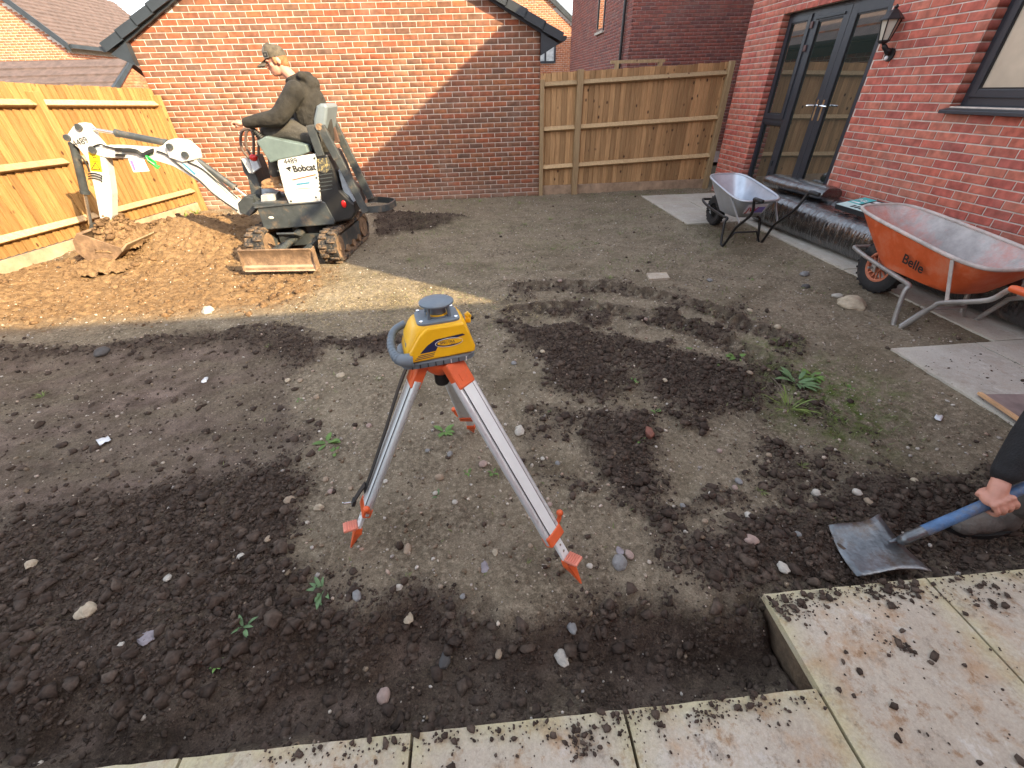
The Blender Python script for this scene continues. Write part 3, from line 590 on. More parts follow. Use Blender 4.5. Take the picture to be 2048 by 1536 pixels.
moss = np.maximum(area([(1560, 745), (1640, 740), (1740, 790), (1750, 850), (1690, 880), (1600, 830)], .3), .8*area([(1500, 680), (1570, 680), (1590, 705), (1530, 712)], .15))
trench = polymask(GX, GY, G((-300, 1440), (200, 1392), (480, 1325), (620, 1275), (860, 1235), (1100, 1250), (1420, 1235), (1545, 1215), (1650, 1410), (1240, 1445), (60, 1580), (-300, 1600)), .10, (wx_*.8, wy_*.8))
hole = polymask(GX, GY, G((1540, 1205), (1690, 1120), (1880, 1060), (2200, 1010), (2200, 1140), (1860, 1165)), .12, WARP)
def gauss(cx, cy, rx, ry, h, ang=0.):
    c, s = math.cos(ang), math.sin(ang); dx, dy = GX-cx, GY-cy; a = (c*dx+s*dy)/rx; b = (-s*dx+c*dy)/ry; return h*np.exp(-(a*a+b*b))
Zt = .018*fbm(GX, GY, 1.6, 3, 1)+.008*fbm(GX, GY, .3, 3, 5)+.005*fbm(GX, GY, .07, 3, 9)+.009*np.abs(fbm(GX, GY, .16, 4, 13, .6))
rough = np.clip(np.maximum(big*(1-.88*scr), np.maximum(loose, .55*pile)), 0, 1)
lumps = np.abs(fbm(GX, GY, .10, 4, 21, .6)); crumble = 1-np.abs(perlin(GX/.034, GY/.034, 31))*1.9
Zt += rough*(.030*lumps+.011*crumble*np.clip(.5+fbm(GX, GY, .12, 2, 33), 0, 1)+.012*fbm(GX, GY, .055, 3, 24))
Zt += loose*.022+(big*(1-scr))*.015*fbm(GX, GY, .5, 2, 26)
Zt -= scr*.035; Zt += scr*(.012*fbm(GX*.35+GY*.2, GY*2.2, .28, 4, 41)+.004*fbm(GX, GY, .05, 3, 44))    # bucket scrape marks
Zt = Zt*(1-.72*np.clip(trench*1.6-.6, 0, 1)); Zt -= trench*(.125+.018*fbm(GX, GY, .2, 3, 47)); Zt += .022*np.exp(-((trench-.22)/.2)**2)*np.abs(fbm(GX, GY, .09, 3, 48))*2; Zt -= hole*.06
Zt += gauss(-4.55, -2.35, .85, .6, .30, .3)+gauss(-5.35, -2.55, .6, .55, .24)+.05*pile*np.abs(fbm(GX, GY, .22, 4, 171))+gauss(-3.9, -1.7, .7, .45, .14)+gauss(-1.9, -1.65, .6, .16, .10, -.12)
Zt += (.17*np.clip((-GY)/6.2, 0, 1)*np.clip((-5.3-GX)/1.0, 0, 1))+.012*straw*fbm(GX, GY, .08, 3, 77)
# crawler track prints
dark_tr = np.zeros_like(Zt)
for line in (G((1030, 628), (1120, 618), (1220, 624), (1340, 650), (1450, 690), (1540, 735)), G((1050, 578), (1150, 572), (1260, 585), (1390, 612), (1480, 648), (1560, 678))):
    P = np.array(smoothpath([(*p, 0) for p in line], 8))[:, :2]; D = np.full(Zt.shape, 9., np.float32); S = np.zeros_like(Zt); SD = np.zeros_like(Zt); acc = 0
    for a, b in zip(P[:-1], P[1:]):
        d = b-a; L = np.linalg.norm(d); k = np.clip(((GX-a[0])*d[0]+(GY-a[1])*d[1])/(L*L), 0, 1); q = np.hypot(GX-a[0]-k*d[0], GY-a[1]-k*d[1]); m_ = q < D
        q = q+.02*fbm(GX, GY, .12, 3, 187) if False else q; D[m_] = q[m_]; S[m_] = (acc+k*L)[m_]; SD[m_] = (((GX-a[0])*d[1]-(GY-a[1])*d[0])/L)[m_]; acc += L
    D = np.abs(D+.035*fbm(GX, GY, .14, 3, 187)); inn = np.clip((.115-D)/.03, 0, 1)*np.clip(1.+1.2*fbm(GX, GY, .6, 2, 189), .4, 1); lug = np.clip(.5+1.1*np.sin(2*np.pi*(S+.05*fbm(GX, GY, .2, 2, 181))/.10+np.where(SD > 0, np.pi, 0)), 0, 1)*np.clip(.9+1.2*fbm(GX, GY, .3, 3, 183), .3, 1)
    Zt += inn*(-.038+.050*lug*np.clip(.6+fbm(GX, GY, .05, 3, 91), 0, 1.3))+.022*np.exp(-((D-.135)/.035)**2)*(.6+fbm(GX, GY, .09, 3, 93))
    dark_tr = np.maximum(dark_tr, np.clip((.17-D)/.05, 0, 1)*np.clip(.75-.55*lug*inn+.5*fbm(GX, GY, .1, 3, 95), 0, 1))
for (a, b, c, d) in PAT:                                        # soil meets the paving nearly flush, and dives under it
    dx = np.maximum(np.maximum(a-GX, GX-b), 0); dy = np.maximum(np.maximum(c-GY, GY-d), 0); dist = np.hypot(dx, dy)
    t = np.clip(1-dist/.5, 0, 1)*(1-trench)*(1-hole)*(1-.6*big)*(1-loose); Zt = np.maximum(Zt, Zt*(1-t)+t*(.062+.006*fbm(GX, GY, .1, 3, 99)))
for (a, b, c, d) in PAT:
    ins = (GX > a+.018) & (GX < b-.018) & (GY > c+.018) & (GY < d-.018); Zt = np.where(ins, -.13, Zt)
Zt = Zt.astype(np.float32)
def ground_z(x, y):
    i = int(np.clip((x-X0)/ST, 0, NX-2)); j = int(np.clip((y-Y0)/ST, 0, NY-2)); return float(max(Zt[j, i], Zt[j, i+1], Zt[j+1, i], Zt[j+1, i+1]))
dark = np.clip(np.maximum.reduce([big*(1-.45*scr), loose, .42*pile, dark_tr, .9*trench, .8*hole])+.28*fbm(GX, GY, .22, 4, 61)-.06, 0, 1)
idx = np.arange(NX*NY).reshape(NY, NX); F = np.stack([idx[:-1, :-1], idx[:-1, 1:], idx[1:, 1:], idx[1:, :-1]], -1).reshape(-1, 4)
SOIL = bpy.data.materials.new('garden_soil'); SOIL.use_nodes = True
def soil_nodes(m, island=False):
    n = m.node_tree.nodes; L = m.node_tree.links; b = n['Principled BSDF']; b.inputs['Roughness'].default_value = .95; b.inputs['Specular IOR Level'].default_value = .15
    ge = n.new('ShaderNodeNewGeometry'); at = n.new('ShaderNodeAttribute'); at.attribute_name = 'zone'; sep = n.new('ShaderNodeSeparateColor'); L.new(at.outputs['Color'], sep.inputs[0])
    def noise(s, d=5, r=.65):
        q = n.new('ShaderNodeTexNoise'); q.inputs['Scale'].default_value = s; q.inputs['Detail'].default_value = d; q.inputs['Roughness'].default_value = r; L.new(ge.outputs['Position'], q.inputs['Vector']); return q.outputs[0]
    def mrange(src, a, b_, c=0., d=1.):
        q = n.new('ShaderNodeMapRange'); q.inputs['From Min'].default_value = a; q.inputs['From Max'].default_value = b_; q.inputs['To Min'].default_value = c; q.inputs['To Max'].default_value = d; L.new(src, q.inputs[0]); return q.outputs[0]
    def mix(f, c1, c2, blend='MIX'):
        q = n.new('ShaderNodeMix'); q.data_type = 'RGBA'; q.blend_type = blend
        if isinstance(f, float): q.inputs[0].default_value = f
        else: L.new(f, q.inputs[0])
        for s, c in ((6, c1), (7, c2)):
            if isinstance(c, tuple): q.inputs[s].default_value = (*c, 1)
            else: L.new(c, q.inputs[s])
        return q.outputs[2]
    dry = mix(mrange(noise(3.5), .35, .65), (.12, .096, .066), (.225, .185, .13)); dry = mix(mrange(noise(38, 4), .45, .68), dry, (.30, .25, .18)); dry = mix(mrange(noise(1.7, 6), .5, .68, 0., .7), dry, (.105, .085, .052))
    dk = mix(mrange(noise(7), .35, .65), (.037, .026, .0195), (.073, .052, .039)); dk = mix(mrange(noise(60, 3), .50, .72), dk, (.118, .087, .066)); dk = mix(mrange(noise(2.2, 6), .53, .66, 0., .8), dk, (.10, .078, .062))
    c = mix(sep.outputs[0], dry, dk)
    c = mix(sep.outputs[2], c, mix(mrange(noise(9), .4, .6), (.085, .060, .048), (.20, .148, .122)))
    c = mix(at.outputs['Alpha'], c, mix(mrange(noise(16), .38, .62), (.135, .078, .037), (.25, .152, .074)))  # spoil brown pushed to orange, putting warm sunlight into the soil colour
    mo = n.new('ShaderNodeMath'); mo.operation = 'MULTIPLY'; L.new(sep.outputs[1], mo.inputs[0]); L.new(mrange(noise(11, 6), .42, .62), mo.inputs[1])
    c = mix(mo.outputs[0], c, mix(mrange(noise(70, 3), .4, .6), (.05, .08, .012), (.10, .13, .03)))
    fine = mrange(noise(150, 3, .8), .3, .7, .5, 1.4); c = mix(1.0, c, fine, 'MULTIPLY')
    vo = n.new('ShaderNodeTexVoronoi'); vo.inputs['Scale'].default_value = 42; vo.inputs['Randomness'].default_value = 1; L.new(ge.outputs['Position'], vo.inputs['Vector'])
    vs = n.new('ShaderNodeSeparateColor'); L.new(vo.outputs['Color'], vs.inputs[0])
    g1 = n.new('ShaderNodeMath'); g1.operation = 'LESS_THAN'; g1.inputs[1].default_value = .16; L.new(vo.outputs['Distance'], g1.inputs[0])
    g2 = n.new('ShaderNodeMath'); g2.operation = 'GREATER_THAN'; g2.inputs[1].default_value = .80; L.new(vs.outputs[0], g2.inputs[0])
    g3 = n.new('ShaderNodeMath'); g3.operation = 'MULTIPLY'; L.new(g1.outputs[0], g3.inputs[0]); L.new(g2.outputs[0], g3.inputs[1])
    inv = mrange(sep.outputs[0], 0., .6, 1., .12); g4 = n.new('ShaderNodeMath'); g4.operation = 'MULTIPLY'; L.new(g3.outputs[0], g4.inputs[0]); L.new(inv, g4.inputs[1])
    c = mix(g4.outputs[0], c, (.42, .36, .28))
    L.new(c, b.inputs['Base Color'])
    bp = n.new('ShaderNodeBump'); bp.inputs['Strength'].default_value = .8; bp.inputs['Distance'].default_value = .012; L.new(noise(95, 6, .75), bp.inputs['Height']); L.new(bp.outputs[0], b.inputs['Normal'])
soil_nodes(SOIL)
soil = fast_mesh('garden_soil', np.stack([GX.ravel(), GY.ravel(), Zt.ravel()], 1), F, SOIL, None, True); tag(soil, kind='structure')
zc = np.ones((NX*NY, 4), np.float32); zc[:, 3] = np.clip(.85*pile*(1-straw)*(1-big), 0, 1).ravel(); zc[:, 0] = dark.ravel(); zc[:, 1] = np.clip(moss.ravel()*1.5+.16*np.clip(fbm(GX, GY, .8, 3, 3).ravel()*2, 0, 1)*(GY.ravel() > -4.5)*(GX.ravel() > -2.4), 0, 1); zc[:, 2] = .34*(np.clip(trench*1.6-.6, 0, 1)*np.clip(2.4*fbm(GX, GY, .3, 4, 231)+.1, 0, 1)).ravel()+(scr*np.clip(.45+.9*fbm(GX*.5, GY*1.6, .4, 4, 65), 0, 1)).ravel()*.85
ca = soil.data.color_attributes.new('zone', 'FLOAT_COLOR', 'POINT'); ca.data.foreach_set('color', zc.ravel())
# ---- clods, crumbs and small pebbles
def blob(kind=0):
    bm = bmesh.new(); bmesh.ops.create_icosphere(bm, subdivisions=1, radius=1.)
    V = np.array([v.co[:] for v in bm.verts]); F = np.array([[v.index for v in f.verts] for f in bm.faces]); bm.free()
    return V, F
BV, BF = blob()
def scatter(name, P, S, m, kind='stuff', squash=(.55, .9), jag=.28, sink=.25, smooth=False, parent=None):
    n = len(P); k = len(BV)
    a = RNG.uniform(0, 2*np.pi, n); V = np.repeat(BV[None], n, 0)*(1+RNG.uniform(-jag, jag, (n, k, 1)))+RNG.normal(0, jag*.45, (n, k, 3))
    sc = np.stack([RNG.uniform(.8, 1.35, n), RNG.uniform(.7, 1.1, n), RNG.uniform(*squash, n)], 1)*S[:, None]
    V = V*sc[:, None, :]; c, s = np.cos(a)[:, None], np.sin(a)[:, None]
    x = V[..., 0]*c-V[..., 1]*s; y = V[..., 0]*s+V[..., 1]*c; z = V[..., 2]+(sc[:, 2]*(1-2*sink))[:, None]
    V = np.stack([x, y, z], -1)+P[:, None, :]
    Fc = (BF[None]+(np.arange(n)*k)[:, None, None]).reshape(-1, 3)
    o = fast_mesh(name, V.reshape(-1, 3), Fc, m, parent, smooth); o['kind'] = kind; return o
def sample(n, prob, lo=None):
    p = prob.ravel().astype(np.float64); p = p/p.sum(); i = RNG.choice(len(p), n, p=p)
    x = GX.ravel()[i]+RNG.uniform(-ST/2, ST/2, n); y = GY.ravel()[i]+RNG.uniform(-ST/2, ST/2, n); return np.stack([x, y, Zt.ravel()[i]], 1)
dist = np.hypot(GX-CAM[0], GY-CAM[1]); vis = np.clip(2.2/np.maximum(dist, 1.0), .12, 1)**1.3
open_ = np.ones_like(Zt)
for (a, b, c, d) in PAT: open_[(GX > a) & (GX < b) & (GY > c) & (GY < d)] = 0
camx, camy, _cz = toPx(np.stack([GX.ravel(), GY.ravel(), Zt.ravel()], 1)); inview = ((camx > -80) & (camx < 2130) & (camy < 1620)).reshape(Zt.shape)
vis = vis*inview*open_
CLOD = bpy.data.materials.new('soil_clod'); CLOD.use_nodes = True
def islandmat(m, ramp, rough=.95, nscale=60):
    n = m.node_tree.nodes; L = m.node_tree.links; b = n['Principled BSDF']; b.inputs['Roughness'].default_value = rough; b.inputs['Specular IOR Level'].default_value = .2
    ge = n.new('ShaderNodeNewGeometry'); cr = n.new('ShaderNodeValToRGB'); e = cr.color_ramp.elements
    while len(e) < len(ramp): e.new(.5)
    for i, c in enumerate(ramp): e[i].position = i/(len(ramp)-1); e[i].color = (*c, 1)
    L.new(ge.outputs['Random Per Island'], cr.inputs[0])
    nz = n.new('ShaderNodeTexNoise'); nz.inputs['Scale'].default_value = nscale; nz.inputs['Detail'].default_value = 5; L.new(ge.outputs['Position'], nz.inputs['Vector'])
    rp = n.new('ShaderNodeMapRange'); rp.inputs['From Min'].default_value = .3; rp.inputs['From Max'].default_value = .7; rp.inputs['To Min'].default_value = .65; rp.inputs['To Max'].default_value = 1.3; L.new(nz.outputs[0], rp.inputs[0])
    mm = n.new('ShaderNodeMix'); mm.data_type = 'RGBA'; mm.blend_type = 'MULTIPLY'; mm.inputs[0].default_value = 1; L.new(cr.outputs[0], mm.inputs[6]); L.new(rp.outputs[0], mm.inputs[7]); L.new(mm.outputs[2], b.inputs['Base Color'])
    bp = n.new('ShaderNodeBump'); bp.inputs['Strength'].default_value = .7; bp.inputs['Distance'].default_value = .006; L.new(nz.outputs[0], bp.inputs['Height']); L.new(bp.outputs[0], b.inputs['Normal'])
    return m
islandmat(CLOD, [(.036, .026, .020), (.064, .046, .035), (.047, .034, .027), (.098, .073, .056), (.055, .040, .031), (.078, .056, .043)])
PEB = islandmat(bpy.data.materials.new('pebbles'), [(.40, .35, .28), (.30, .27, .24), (.48, .42, .34), (.34, .24, .18), (.52, .48, .42), (.24, .22, .20)], .75)  if False else None
def newmat(name): m = bpy.data.materials.new(name); m.use_nodes = True; return m
PEB = islandmat(newmat('pebbles'), [(.40, .35, .28), (.30, .27, .24), (.48, .42, .34), (.34, .24, .18), (.52, .48, .42), (.24, .22, .20)], .75)
DRYC = islandmat(newmat('dry_crumbs'), [(.16, .12, .08), (.22, .17, .12), (.13, .095, .065), (.25, .2, .15)])
rz = (np.clip(rough*(1-.93*pile*(1-big))+dark_tr*.5, 0, 1)**2)*(1-.8*np.clip(trench*1.6-.6, 0, 1))
P = sample(44000, rz*vis+1e-9); S = np.clip(.0042*RNG.pareto(2.5, len(P))+.0032, .003, .026)
scatter('soil_clods', P, S, CLOD, squash=(.4, .95), jag=.42, sink=.36)
P = sample(3000, np.clip(.25*dark*(1-.9*pile)+.012, 0, 1)*(1-rz)*vis+1e-9); Pb = sample(3600, pile*(1-big)*vis+1e-9); CLODB = islandmat(newmat('brown_clod'), [(.115, .068, .036), (.17, .102, .053), (.095, .056, .03), (.20, .125, .068)])
scatter('brown_clods', Pb, np.clip(.006*RNG.pareto(2.4, len(Pb))+.005, .004, .034), CLODB, jag=.4, sink=.38)
scatter('stray_crumbs', P, np.clip(.004*RNG.pareto(2.0, len(P))+.0035, .003, .022), CLOD)
P = sample(9000, (1-.9*np.clip(dark, 0, 1))*vis+1e-9); scatter('dry_crumbs', P, np.clip(.003*RNG.pareto(2.4, len(P))+.0025, .002, .012), DRYC)
P = sample(6500, (1-.86*np.clip(dark, 0, 1))*vis**.7+1e-9); scatter('small_pebbles', P, np.clip(.0028*RNG.pareto(2.2, len(P))+.0028, .0025, .011), PEB, jag=.12, smooth=True)
# dry straw-like plant litter in the sunlit strip
P = sample(2600, straw*vis+1e-9); V = []; Fq = []
for k, p in enumerate(P):
    a = random.uniform(0, 2*math.pi); L = random.uniform(.012, .05); w = .0016; d = np.array([math.cos(a), math.sin(a), random.uniform(-.1, .25)]); t = np.array([-math.sin(a), math.cos(a), 0])
    q = p+np.array([0, 0, .003]); V += [q-t*w, q+t*w, q+d*L+t*w*.5, q+d*L-t*w*.5]; Fq.append((4*k, 4*k+1, 4*k+2, 4*k+3))
o = fast_mesh('straw_litter', np.array(V), np.array(Fq), mat('straw', (.46, .36, .19), .9, .2, 30), kind='stuff')
gm = np.clip(2.6*fbm(GX, GY, .7, 4, 211)+.05, 0, 1)*np.clip((GY+6.2)/2.5, .06, 1)*np.clip((GX+2.9)/.6, 0, 1)*(1-np.clip(dark, 0, 1))*open_*inview+1.2*moss*open_*inview
P = sample(5200, gm+1e-9); V = []; Fq = []
for p in P:
    for _ in range(2):
        a = random.uniform(0, 2*math.pi); L = random.uniform(.010, .034); w = L*random.uniform(.06, .13); d = np.array([math.cos(a)*.7, math.sin(a)*.7, random.uniform(.35, 1.)]); t = np.array([-math.sin(a), math.cos(a), 0]); k = len(V)
        q = p+np.array([random.uniform(-.01, .01), random.uniform(-.01, .01), -.002]); V += [q-t*w, q+t*w, q+d*L*.6+t*w*.8, q+d*L-t*w*.1]; Fq.append((k, k+1, k+2, k+3))
fast_mesh('sprouting_grass', np.array(V), np.array(Fq), mat('young_grass', (.12, .165, .045), .7, .25, 6, col2=(.17, .17, .07)), kind='stuff')
# ================================================================== paving
SLAB = newmat('sandstone_slab'); SLAB2 = newmat('pale_porcelain_slab')
def slabnodes(m, near=True):
    n = m.node_tree.nodes; L = m.node_tree.links; b = n['Principled BSDF']; b.inputs['Roughness'].default_value = .8; b.inputs['Specular IOR Level'].default_value = .3
    ge = n.new('ShaderNodeNewGeometry'); at = n.new('ShaderNodeAttribute'); at.attribute_name = 'edge'; oi = n.new('ShaderNodeObjectInfo')
    def noise(s, d=5, r=.65, off=0):
        q = n.new('ShaderNodeTexNoise'); q.inputs['Scale'].default_value = s; q.inputs['Detail'].default_value = d; q.inputs['Roughness'].default_value = r; q.noise_dimensions = '4D'; q.inputs['W'].default_value = off; L.new(ge.outputs['Position'], q.inputs['Vector']); return q.outputs[0]
    def mrange(src, a, b_, c=0., d=1.):
        q = n.new('ShaderNodeMapRange'); q.inputs['From Min'].default_value = a; q.inputs['From Max'].default_value = b_; q.inputs['To Min'].default_value = c; q.inputs['To Max'].default_value = d; L.new(src, q.inputs[0]); return q.outputs[0]
    def mix(f, c1, c2, blend='MIX'):
        q = n.new('ShaderNodeMix'); q.data_type = 'RGBA'; q.blend_type = blend
        if isinstance(f, float): q.inputs[0].default_value = f
        else: L.new(f, q.inputs[0])
        for s, c in ((6, c1), (7, c2)):
            if isinstance(c, tuple): q.inputs[s].default_value = (*c, 1)
            else: L.new(c, q.inputs[s])
        return q.outputs[2]
    def mul(a, b_):
        q = n.new('ShaderNodeMath'); q.operation = 'MULTIPLY'; L.new(a, q.inputs[0])
        if isinstance(b_, float): q.inputs[1].default_value = b_
        else: L.new(b_, q.inputs[1])
        return q.outputs[0]
    c = mix(mrange(noise(2.6), .35, .65), *(((.38, .325, .255), (.48, .43, .35)) if near else ((.36, .335, .29), (.43, .405, .355))))
    c = mix(mrange(oi.outputs['Random'], 0., 1., 0., .35), c, (.40, .345, .27))
    c = mix(mul(mrange(noise(6, 6, .7, 3), .51, .66), .6 if near else .15), c, (.36, .20, .085))        # rusty blotches
    c = mix(mul(mrange(noise(20, 6, .75, 7), .54, .64), .75 if near else .15), c, (.25, .135, .06))
    c = mix(mul(mrange(noise(9, 5, .7, 12), .56, .66), .55), c, (.56, .54, .49))
    ed = mul(at.outputs['Fac'], mrange(noise(8, 5, .7, 20), .3, .55))
    c = mix(mul(ed, .7 if near else .4), c, (.46, .42, .24) if near else (.52, .50, .40))
    c = mix(mul(mrange(noise(11, 7, .8, 31), .545, .68), .75 if near else .4), c, (.10, .075, .055))       # trodden soil
    c = mix(1.0, c, mrange(noise(120, 3, .8, 40), .3, .7, .82, 1.15), 'MULTIPLY'); L.new(c, b.inputs['Base Color'])
    bp = n.new('ShaderNodeBump'); bp.inputs['Strength'].default_value = .45; bp.inputs['Distance'].default_value = .01; L.new(noise(26, 8, .7, 50), bp.inputs['Height']); L.new(bp.outputs[0], b.inputs['Normal'])
slabnodes(SLAB); slabnodes(SLAB2, False)
bed = MB()
for (a, b, c, d) in PAT: bed.box(((a+b)/2, (c+d)/2, -.03), (b-a-.05, d-c-.05, .14+.001*(b-a)))
pat = bed.obj('patio', mat('mortar_bed', (.13, .09, .055), .95, .2, 20, .3, 80), None, origin=(0, -8, -.03)); tag(pat, kind='structure')
def slab(x0, x1, y0, y1):
    g = .005; x0 += g; x1 -= g; y0 += g; y1 -= g; n = 14
    U = np.linspace(0, 1, n+1); ux, uy = np.meshgrid(U, U); X = x0+(x1-x0)*ux; Y = y0+(y1-y0)*uy
    ed = np.minimum.reduce([X-x0, x1-X, Y-y0, y1-Y]); wob = .0035*fbm(X*1., Y*1., .07, 2, 5)
    Z = PZ+.0022*fbm(X, Y, .18, 3, 8)-.004*(ed < 1e-6)+random.uniform(-.002, .002)
    X = X+np.where(ed < 1e-6, wob, 0); Y = Y+np.where(ed < 1e-6, wob, 0)
    V = np.stack([X, Y, Z], -1).reshape(-1, 3).tolist(); k = n+1
    F = [(j*k+i, j*k+i+1, (j+1)*k+i+1, (j+1)*k+i) for j in range(n) for i in range(n)]
    rim = [i for i in range(k)]+[j*k+n for j in range(1, k)]+[n*k+i for i in range(n-1, -1, -1)]+[j*k for j in range(n-1, 0, -1)]
    base = len(V); 
    for r_ in rim: V.append([V[r_][0], V[r_][1], PZ-.034])
    m_ = len(rim)
    for i in range(m_): F.append((rim[i], base+i, base+(i+1) % m_, rim[(i+1) % m_]))
    o = mesh_obj('slab', V, F, SLAB if y1 < -7.0 else SLAB2, pat, 35)
    ea = np.concatenate([np.clip(1-ed.ravel()/.075, 0, 1), np.full(m_, 1.)]).astype(np.float32)
    at = o.data.attributes.new('edge', 'FLOAT', 'POINT'); at.data.foreach_set('value', ea); return o
def grid(xs, ys):
    for a, b in zip(xs[:-1], xs[1:]):
        for c, d in zip(ys[:-1], ys[1:]): slab(a, b, c, d)
grid([-3.4, -2.77, -2.14, -1.468, -.82, -.197], [-9.8, -8.93, -8.035])
grid([-.197, .455, 1.08, 1.70], [-9.8, -8.62, -7.73])
grid([1.70, 2.35, 3.36], [-9.8, -8.93, -8.03, -7.0, -6.12])
grid([2.5, 3.30], [-6.12, -5.5, -4.62, -3.98, -3.3, -2.68])
grid([1.70, 2.32, 3.25], [-2.68, -2.065, -1.4, -.78])
# soil crumbs trodden over the paving
Pp = []
def crumbs(n, x0, x1, y0, y1, sx=None):
    for _ in range(n): Pp.append((random.uniform(x0, x1), random.uniform(y0, y1), PZ+.001))
def clump(n, px, py, r):
    c = gp(px, py, PZ)
    for _ in range(n): Pp.append((c[0]+random.gauss(0, r), c[1]+random.gauss(0, r*.7), PZ+.001+abs(random.gauss(0, .003))))
crumbs(260, -.19, 1.3, -8.6, -7.74); crumbs(330, -2.6, -.2, -8.5, -8.05); crumbs(120, 1.7, 2.4, -7.3, -6.2)
for _ in range(620):
    if random.random() < .5: Pp.append((random.uniform(-1.9, -.2), -8.045-abs(random.gauss(0, .035)), PZ+.001))
    else: Pp.append((random.uniform(-.19, 1.1), -7.74-abs(random.gauss(0, .05)), PZ+.001))
for a in ((1210, 1435, .05, 70), (1170, 1480, .025, 40), (1310, 1418, .03, 40), (1430, 1408, .03, 45), (1500, 1402, .025, 35), (1740, 1168, .05, 90), (1650, 1180, .05, 70), (1560, 1215, .03, 70), (1800, 1170, .04, 60), (1590, 1220, .03, 50), (1810, 1298, .012, 30), (1970, 1200, .04, 40), (1410, 1440, .02, 20), (1160, 1505, .02, 25), (1770, 1290, .02, 12)): clump(a[3], a[0], a[1], a[2])
Pp = np.array(Pp); keep = np.zeros(len(Pp), bool)
for (a, b, c, d) in PAT: keep |= (Pp[:, 0] > a) & (Pp[:, 0] < b) & (Pp[:, 1] > c) & (Pp[:, 1] < d)
Pp = Pp[keep]; scatter('trodden_crumbs', Pp, np.clip(.0025*RNG.pareto(2.2, len(Pp))+.002, .0015, .014), CLOD, squash=(.35, .7))
# ================================================================== laser level on tripod
YEL = mat('yellow_plastic', (.78, .43, .008), .42, .06, 6, .08, 120, stain=(.35, .2, .04), sscale=9, samt=.35, samin=.6)
GRYP = mat('blue_grey_plastic', (.135, .17, .20), .55, .1, 8, .1, 90, stain=(.2, .19, .17), sscale=7, samt=.4, samin=.55)
ORNG = mat('orange_plastic', (.70, .115, .028), .42, .1, 8, stain=(.22, .11, .07), sscale=10, samt=.6, samin=.54)
ORNP = mat('faded_orange_plastic', (.72, .24, .16), .5, .1, 8)
ALU = mat('anodised_aluminium', (.62, .66, .68), .36, .06, 6, metal=.45, stain=(.17, .14, .115), sscale=16, samt=.65, samin=.57)
ALUP = mat('pale_aluminium_panel', (.68, .72, .72), .5, .05, 6, metal=.1, stain=(.14, .13, .12), sscale=26, samt=.6, samin=.66)
NAVY = mat('navy_print', (.012, .02, .07), .4); BLK = mat('black_rubber', (.013, .013, .013), .6, .2, 10)
HC = np.array([-1.345, -7.165, .86])                         # top of the tripod head
feet = [gp(1165, 1172, -.01), gp(700, 1098, -.01), gp(948, 868, -.01)]
feet[0][2] = ground_z(*feet[0][:2])-.012; feet[1][2] = ground_z(*feet[1][:2])-.012; feet[2][2] = ground_z(*feet[2][:2])-.012
tri = empty('survey_tripod', (HC[0], HC[1], 0), 'aluminium survey tripod with orange clamps standing on bare soil', 'tripod')
mb = MB(); rr = lambda r, z, n=24: [(HC[0]+r*math.cos(2*math.pi*k/n), HC[1]+r*math.sin(2*math.pi*k/n), z) for k in range(n)]
mb.loft([rr(.035, .80), rr(.05, .815), rr(.062, .83), rr(.068, .85), rr(.068, .862)]); mb.obj('head', ORNG, tri, 40)
mb = MB(); mb.cyl((HC[0], HC[1], .752), (HC[0], HC[1], .81), .028, n=18); mb.cyl((HC[0], HC[1], .745), (HC[0], HC[1], .752), .024, n=18); mb.obj('fixing_knob', BLK, tri, 40)
